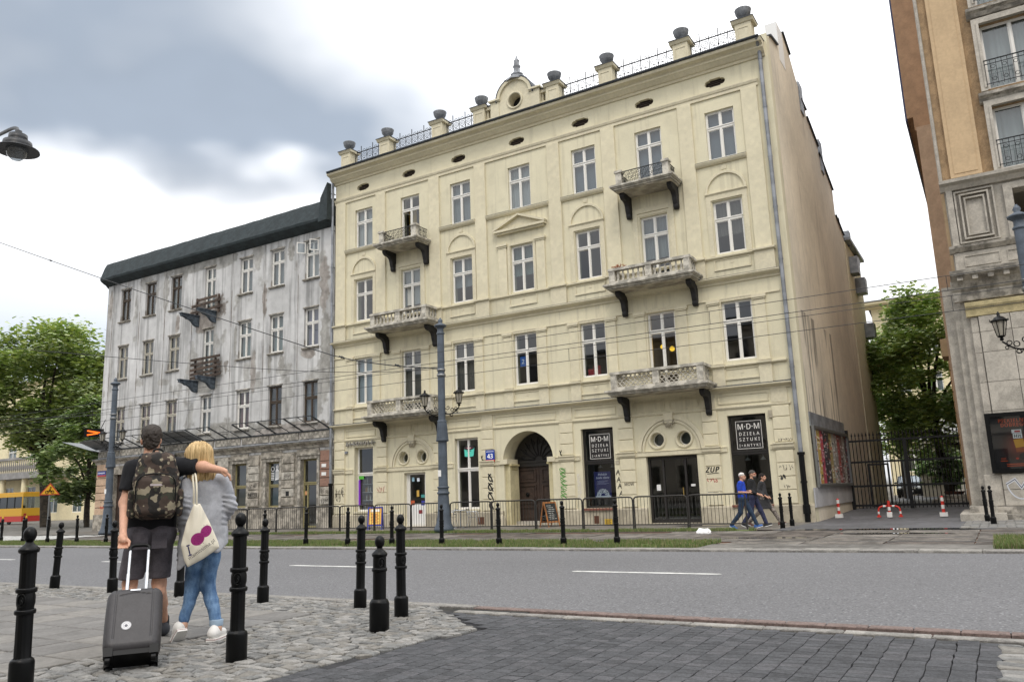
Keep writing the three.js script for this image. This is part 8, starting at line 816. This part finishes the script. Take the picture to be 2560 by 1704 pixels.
{ // wheeled suitcase, tilted towards the man's hand
  const p = at(-0.235, 6.72), t = thing('suitcase', 'dark grey hard shell suitcase rolling on cobbles with its handle pulled out', 'suitcase', [p.x, 0, p.z], AZ), sh = mottle([56, 54, 56], [51, 49, 51], 0.5, 951, { f: 5, grain: 5, rough: 0.5, bump: 0.0004 });
  const g = sub('shell', t, [0, 0.06, 0]); g.rotation.x = -0.66; const body = sub('shell', t); t.remove(body);
  const tilt = (geo) => { geo.rotateX(-0.66); return geo.translate(0, 0.075, 0.02); }; t.remove(g);
  const W = 0.41, H = 0.54, D = 0.22; const rb = (x, y, z) => { const taper = 1 - 0.05 * Math.abs((y - H / 2) / (H / 2)) ** 3, qx = Math.abs(x) / taper - W / 2 + 0.075, qy = Math.abs(y - H / 2) - H / 2 + 0.075, qz = Math.abs(z) - D / 2 + 0.06; const e = Math.hypot(Math.max(qx, 0), Math.max(qy, 0), Math.max(qz, 0)) + Math.min(Math.max(qx, qy, qz), 0) - 0.065; let groove = 0; const gx = Math.abs(Math.abs(x) - 0.125); if (z > 0 && gx < 0.006 && y > 0.1) groove = 0.006; if (z > 0 && Math.abs(y - 0.455 - 0.01 * Math.cos(x * 20)) < 0.005 && Math.abs(x) < 0.11) groove = 0.006; if (Math.abs(z) < 0.006) groove = 0.006; if (z > 0 && y < 0.1 && Math.abs(x) < 0.13) groove = -0.0; return e + groove; };
  mesh('shell', tilt(surfaceNet(rb, [-0.25, -0.03, -0.15], [0.25, 0.58, 0.15], 0.006)), sh, t); mesh('badge', tilt(T(new THREE.CircleGeometry(0.034, 28), -0.045, 0.2, 0.1175)), printMat(canvasTex(96, 96, (c, w, h) => { c.fillStyle = '#d6d6d8'; c.fillRect(0, 0, w, h); c.strokeStyle = '#6a6a70'; c.lineWidth = 3; c.beginPath(); c.arc(48, 48, 44, 0, 7); c.stroke(); c.beginPath(); c.arc(48, 48, 27, 0, 7); c.stroke(); c.fillStyle = '#505058'; c.beginPath(); c.arc(48, 50, 16, 0, 7); c.fill(); for (let i = 0; i < 20; i++) { const a = i * 0.314; c.fillRect(48 + 35 * Math.cos(a) - 2, 48 + 35 * Math.sin(a) - 2, 4, 4); } }), 0.4), t, null, true);
  mesh('name_plate', tilt(bb(-0.035, 0.035, 0.488, 0.5, 0.1, 0.116)), M.chrome, t); mesh('handle_rod', tilt(cyl(0.011, 0.011, 0.5, -0.068, 0.76, -0.06, 10)), M.chrome, t); mesh('handle_rod', tilt(cyl(0.011, 0.011, 0.5, 0.068, 0.76, -0.06, 10)), M.chrome, t); for (const s of [-1, 1]) mesh('lower_rod', tilt(cyl(0.014, 0.014, 0.24, s * 0.068, 0.63, -0.06, 10)), M.chrome, t); mesh('grip', tilt(tube([[-0.07, 0.97, -0.06], [-0.07, 1.0, -0.06], [-0.05, 1.017, -0.06], [0, 1.02, -0.06], [0.05, 1.017, -0.06], [0.07, 1.0, -0.06], [0.07, 0.97, -0.06]], 0.015, 30, 8)), M.black, t);
  for (const s of [-1, 1]) for (const z of [-0.07, 0.075]) { mesh('wheel_housing', tilt(box(0.06, 0.07, 0.06, s * 0.15, 0.01, z)), M.black, t); mesh('wheel', tilt(cyl(0.026, 0.026, 0.03, s * 0.15, -0.045, z, 16, 0, 0, Math.PI / 2)), M.black, t); } mesh('bottom_guard', tilt(box(0.3, 0.05, 0.18, 0, 0.012, 0)), M.black, t);
}
// three people on the far pavement, walking to the right
function walker(x, z, label, o) {
  const t = thing('person', label, 'person', [x, gy(z), z], o.turn || -Math.PI / 2), s = o.s, bone = (a, b, ra, rb, f) => [...a, ...b, ra, rb, f]; t.scale.setScalar(s); // faces -z, height 1.75
  const st = o.stride, lk = [-0.1, 0.5, -st * 0.45], la = [-0.1, 0.1, -st * 0.8], rk = [0.1, 0.5, st * 0.25 - 0.04], ra = [0.1, 0.12, st * 0.85], ls = [-0.17, 1.42, 0], rs = [0.17, 1.42, 0]; const [le, lw] = o.la, [re, rw] = o.ra, hd = [0, 1.63, -0.045];
  const handB = (w, e) => { const d = V(...w).sub(V(...e)).normalize(), h = []; const side = V(-d.z, 0, d.x).normalize(); for (let i = 0; i < 4; i++) { const a = V(...w).addScaledVector(d, 0.07).addScaledVector(side, (i - 1.5) * 0.019), b = a.clone().addScaledVector(d, 0.055).add(V(0, -0.012, 0)); h.push([a.x, a.y, a.z, b.x, b.y, b.z, 0.011, 0.009]); } const th = V(...w).addScaledVector(d, 0.03).addScaledVector(side, 0.03), tb = th.clone().addScaledVector(d, 0.045).addScaledVector(side, 0.02); h.push([th.x, th.y, th.z, tb.x, tb.y, tb.z, 0.012, 0.01]); const pm = V(...w).addScaledVector(d, 0.07); h.push([...w, pm.x, pm.y, pm.z, 0.026, 0.034]); return h; };
  mesh('body', merge([blob([bone([0, 1.4, 0.01], [0, 1.54, -0.02], 0.058, 0.054), bone([0, 1.32, 0], [0, 1.0, 0], 0.12, 0.12, 1.2), bone(ls, le, 0.044, 0.038), bone(le, lw, 0.038, 0.028), bone(rs, re, 0.044, 0.038), bone(re, rw, 0.038, 0.028), bone([-0.09, 0.92, 0], lk, 0.07, 0.05), bone(lk, la, 0.05, 0.035), bone([0.09, 0.92, 0], rk, 0.07, 0.05), bone(rk, ra, 0.05, 0.035)], { cell: 0.016, k: 0.035 }), headGeo(...hd, o.look || 0, 1, 0.008), hand(handB(lw, le), 0, 0.006), hand(handB(rw, re), 0, 0.006)].map(g => prep(g))), skin, t); mesh('eyes', eyesGeo(...hd, o.look || 0), eye, t);
  const top = [bone([-0.12, 1.41, 0], [0.12, 1.41, 0], 0.085, 0.085, 1.1), bone([0, 1.32, 0.01], [0, 1.02, 0.0], 0.17, 0.17, 1.25), bone([-0.07, 1.1, -0.02], [-0.06, o.hem + 0.1, 0.0], 0.11, 0.115), bone([0.07, 1.1, -0.02], [0.06, o.hem + 0.1, 0.0], 0.11, 0.115)]; const fl = o.flare ? [bone([0, 0.95, 0], [-0.05, o.hem, -0.05], 0.17, 0.2), bone([0, 0.95, 0], [0.05, o.hem, 0.06], 0.17, 0.2)] : []; const sl = o.sleeve; for (const [a, b, c] of [[ls, le, lw], [rs, re, rw]]) { const q = V(...a).lerp(V(...b), Math.min(1, sl)); top.push(bone(a, [q.x, q.y, q.z], 0.066, 0.058)); if (sl > 1) { const q2 = V(...b).lerp(V(...c), sl - 1); top.push(bone(b, [q2.x, q2.y, q2.z], 0.056, 0.046)); } }
  mesh(o.topName, blob(top.concat(fl), { cell: 0.014, k: 0.04, fold: 0.014, ff: 10, cut: [[0, -1, 0, -o.hem], [0, 1, 0, 1.5]] }), o.top, t); mesh('trousers', blob([bone([-0.08, 0.93, 0], [0.08, 0.93, 0], 0.12, 0.12), bone([-0.09, 0.92, 0], lk, 0.1, 0.075), bone(lk, la, 0.074, 0.06), bone([0.09, 0.92, 0], rk, 0.1, 0.075), bone(rk, ra, 0.074, 0.06)], { cell: 0.014, k: 0.03, fold: 0.012, ff: 11, cut: [[0, -1, 0, -0.09]] }), o.legs, t);
  const shoe = (a, p, n) => { const g = sub('shoe', t, [a[0], a[1] - 0.1, a[2]]); g.rotation.x = p; mesh('upper', blob([bone([0, 0.05, 0.05], [0, 0.045, -0.15], 0.046, 0.04), { c: [0, 0.08, 0.02], r: [0.045, 0.06, 0.06] }], { cell: 0.01, k: 0.03, cut: [[0, -1, 0, -0.012]] }), o.shoe, g); mesh('sole', box(0.09, 0.02, 0.26, 0, 0.012, -0.045), M.white, g); }; shoe(la, 0.25); shoe(ra, -0.45); if (o.hair) mesh('hair', blob(o.hair(hd), { cell: 0.008, k: 0.03, fold: 0.008, ff: 40, cut: o.hairCut ? o.hairCut(hd) : [] }), o.hairMat, t); if (o.extra) o.extra(t, hd); return t;
}
const cap = h => [{ c: [h[0], h[1] + 0.045, h[2] + 0.012], r: [0.084, 0.088, 0.102] }], capCut = h => [[0, -1, 0, -(h[1] + 0.02)]];
walker(-6.55, -24.0, 'person in bright blue T-shirt with arms folded walking past the gallery window', { s: 0.92, stride: 0.46, la: [[-0.22, 1.14, 0.02], [-0.06, 1.16, -0.2]], ra: [[0.22, 1.14, 0.02], [0.07, 1.12, -0.21]], sleeve: 0.8, hem: 0.88, topName: 't_shirt', top: cloth([38, 74, 190], 961), legs: cloth([44, 62, 84], 963), shoe: std(0x3a66a8, 0.7), look: 0.1, hair: cap, hairCut: capCut, hairMat: std(0xd8d2cc, 0.8), extra: (t, h) => { mesh('sunglasses', [new THREE.TorusGeometry(0.088, 0.006, 5, 24).rotateX(Math.PI / 2).translate(h[0], h[1] + 0.06, h[2] + 0.01), T(new THREE.SphereGeometry(0.025, 8, 6).scale(1, 0.7, 0.4), 0.03, h[1] + 0.075, h[2] - 0.09), T(new THREE.SphereGeometry(0.025, 8, 6).scale(1, 0.7, 0.4), -0.03, h[1] + 0.075, h[2] - 0.09)], M.black, t); } });
walker(-6.5, -25.0, 'bearded person in black jacket and red glasses walking behind the blue shirt', { s: 0.97, stride: 0.4, la: [[-0.21, 1.14, 0.04], [-0.17, 1.0, -0.18]], ra: [[0.21, 1.14, 0.04], [0.17, 1.02, -0.18]], sleeve: 1.85, hem: 0.8, topName: 'jacket', top: cloth([40, 40, 42], 965), legs: cloth([52, 56, 84], 967), shoe: std(0x2a2a2c, 0.7), hair: h => [...cap(h), { c: [h[0], h[1] - 0.085, h[2] - 0.045], r: [0.058, 0.055, 0.065] }], hairMat: cloth([86, 82, 78], 969), hairCut: h => [[0, -1, -0.0, -(h[1] - 0.14)]], extra: (t, h) => mesh('glasses', [new THREE.TorusGeometry(0.026, 0.004, 5, 14).translate(0.031, h[1] + 0.002, h[2] - 0.1), new THREE.TorusGeometry(0.026, 0.004, 5, 14).translate(-0.031, h[1] + 0.002, h[2] - 0.1), bar([-0.075, h[1], h[2]], [-0.055, h[1], h[2] - 0.095], 0.004), bar([0.075, h[1], h[2]], [0.055, h[1], h[2] - 0.095], 0.004)], std(0xa02020, 0.4), t) });
walker(-6.42, -25.9, 'dark haired person in long charcoal coat and patterned leggings striding ahead', { s: 0.92, stride: 0.62, la: [[-0.2, 1.16, 0.1], [-0.18, 0.98, -0.12]], ra: [[0.2, 1.16, 0.1], [0.17, 0.98, -0.14]], sleeve: 1.7, hem: 0.56, flare: true, topName: 'coat', top: cloth([58, 58, 60], 971), legs: mottle([150, 140, 132], [92, 84, 80], 0.25, 973, { f: 8, grain: 30 }), shoe: std(0x6a4a40, 0.7), hair: h => [{ c: [h[0], h[1] + 0.04, h[2] + 0.02], r: [0.09, 0.095, 0.108] }, { c: [h[0], h[1] - 0.04, h[2] + 0.06], r: [0.085, 0.09, 0.07] }], hairMat: cloth([40, 32, 30], 975), hairCut: h => [[0, -0.85, -0.55, -(h[1] - 0.02) * 0.85 - 0.55 * (h[2] - 0.02)]] });
renderer.render(scene, camera);
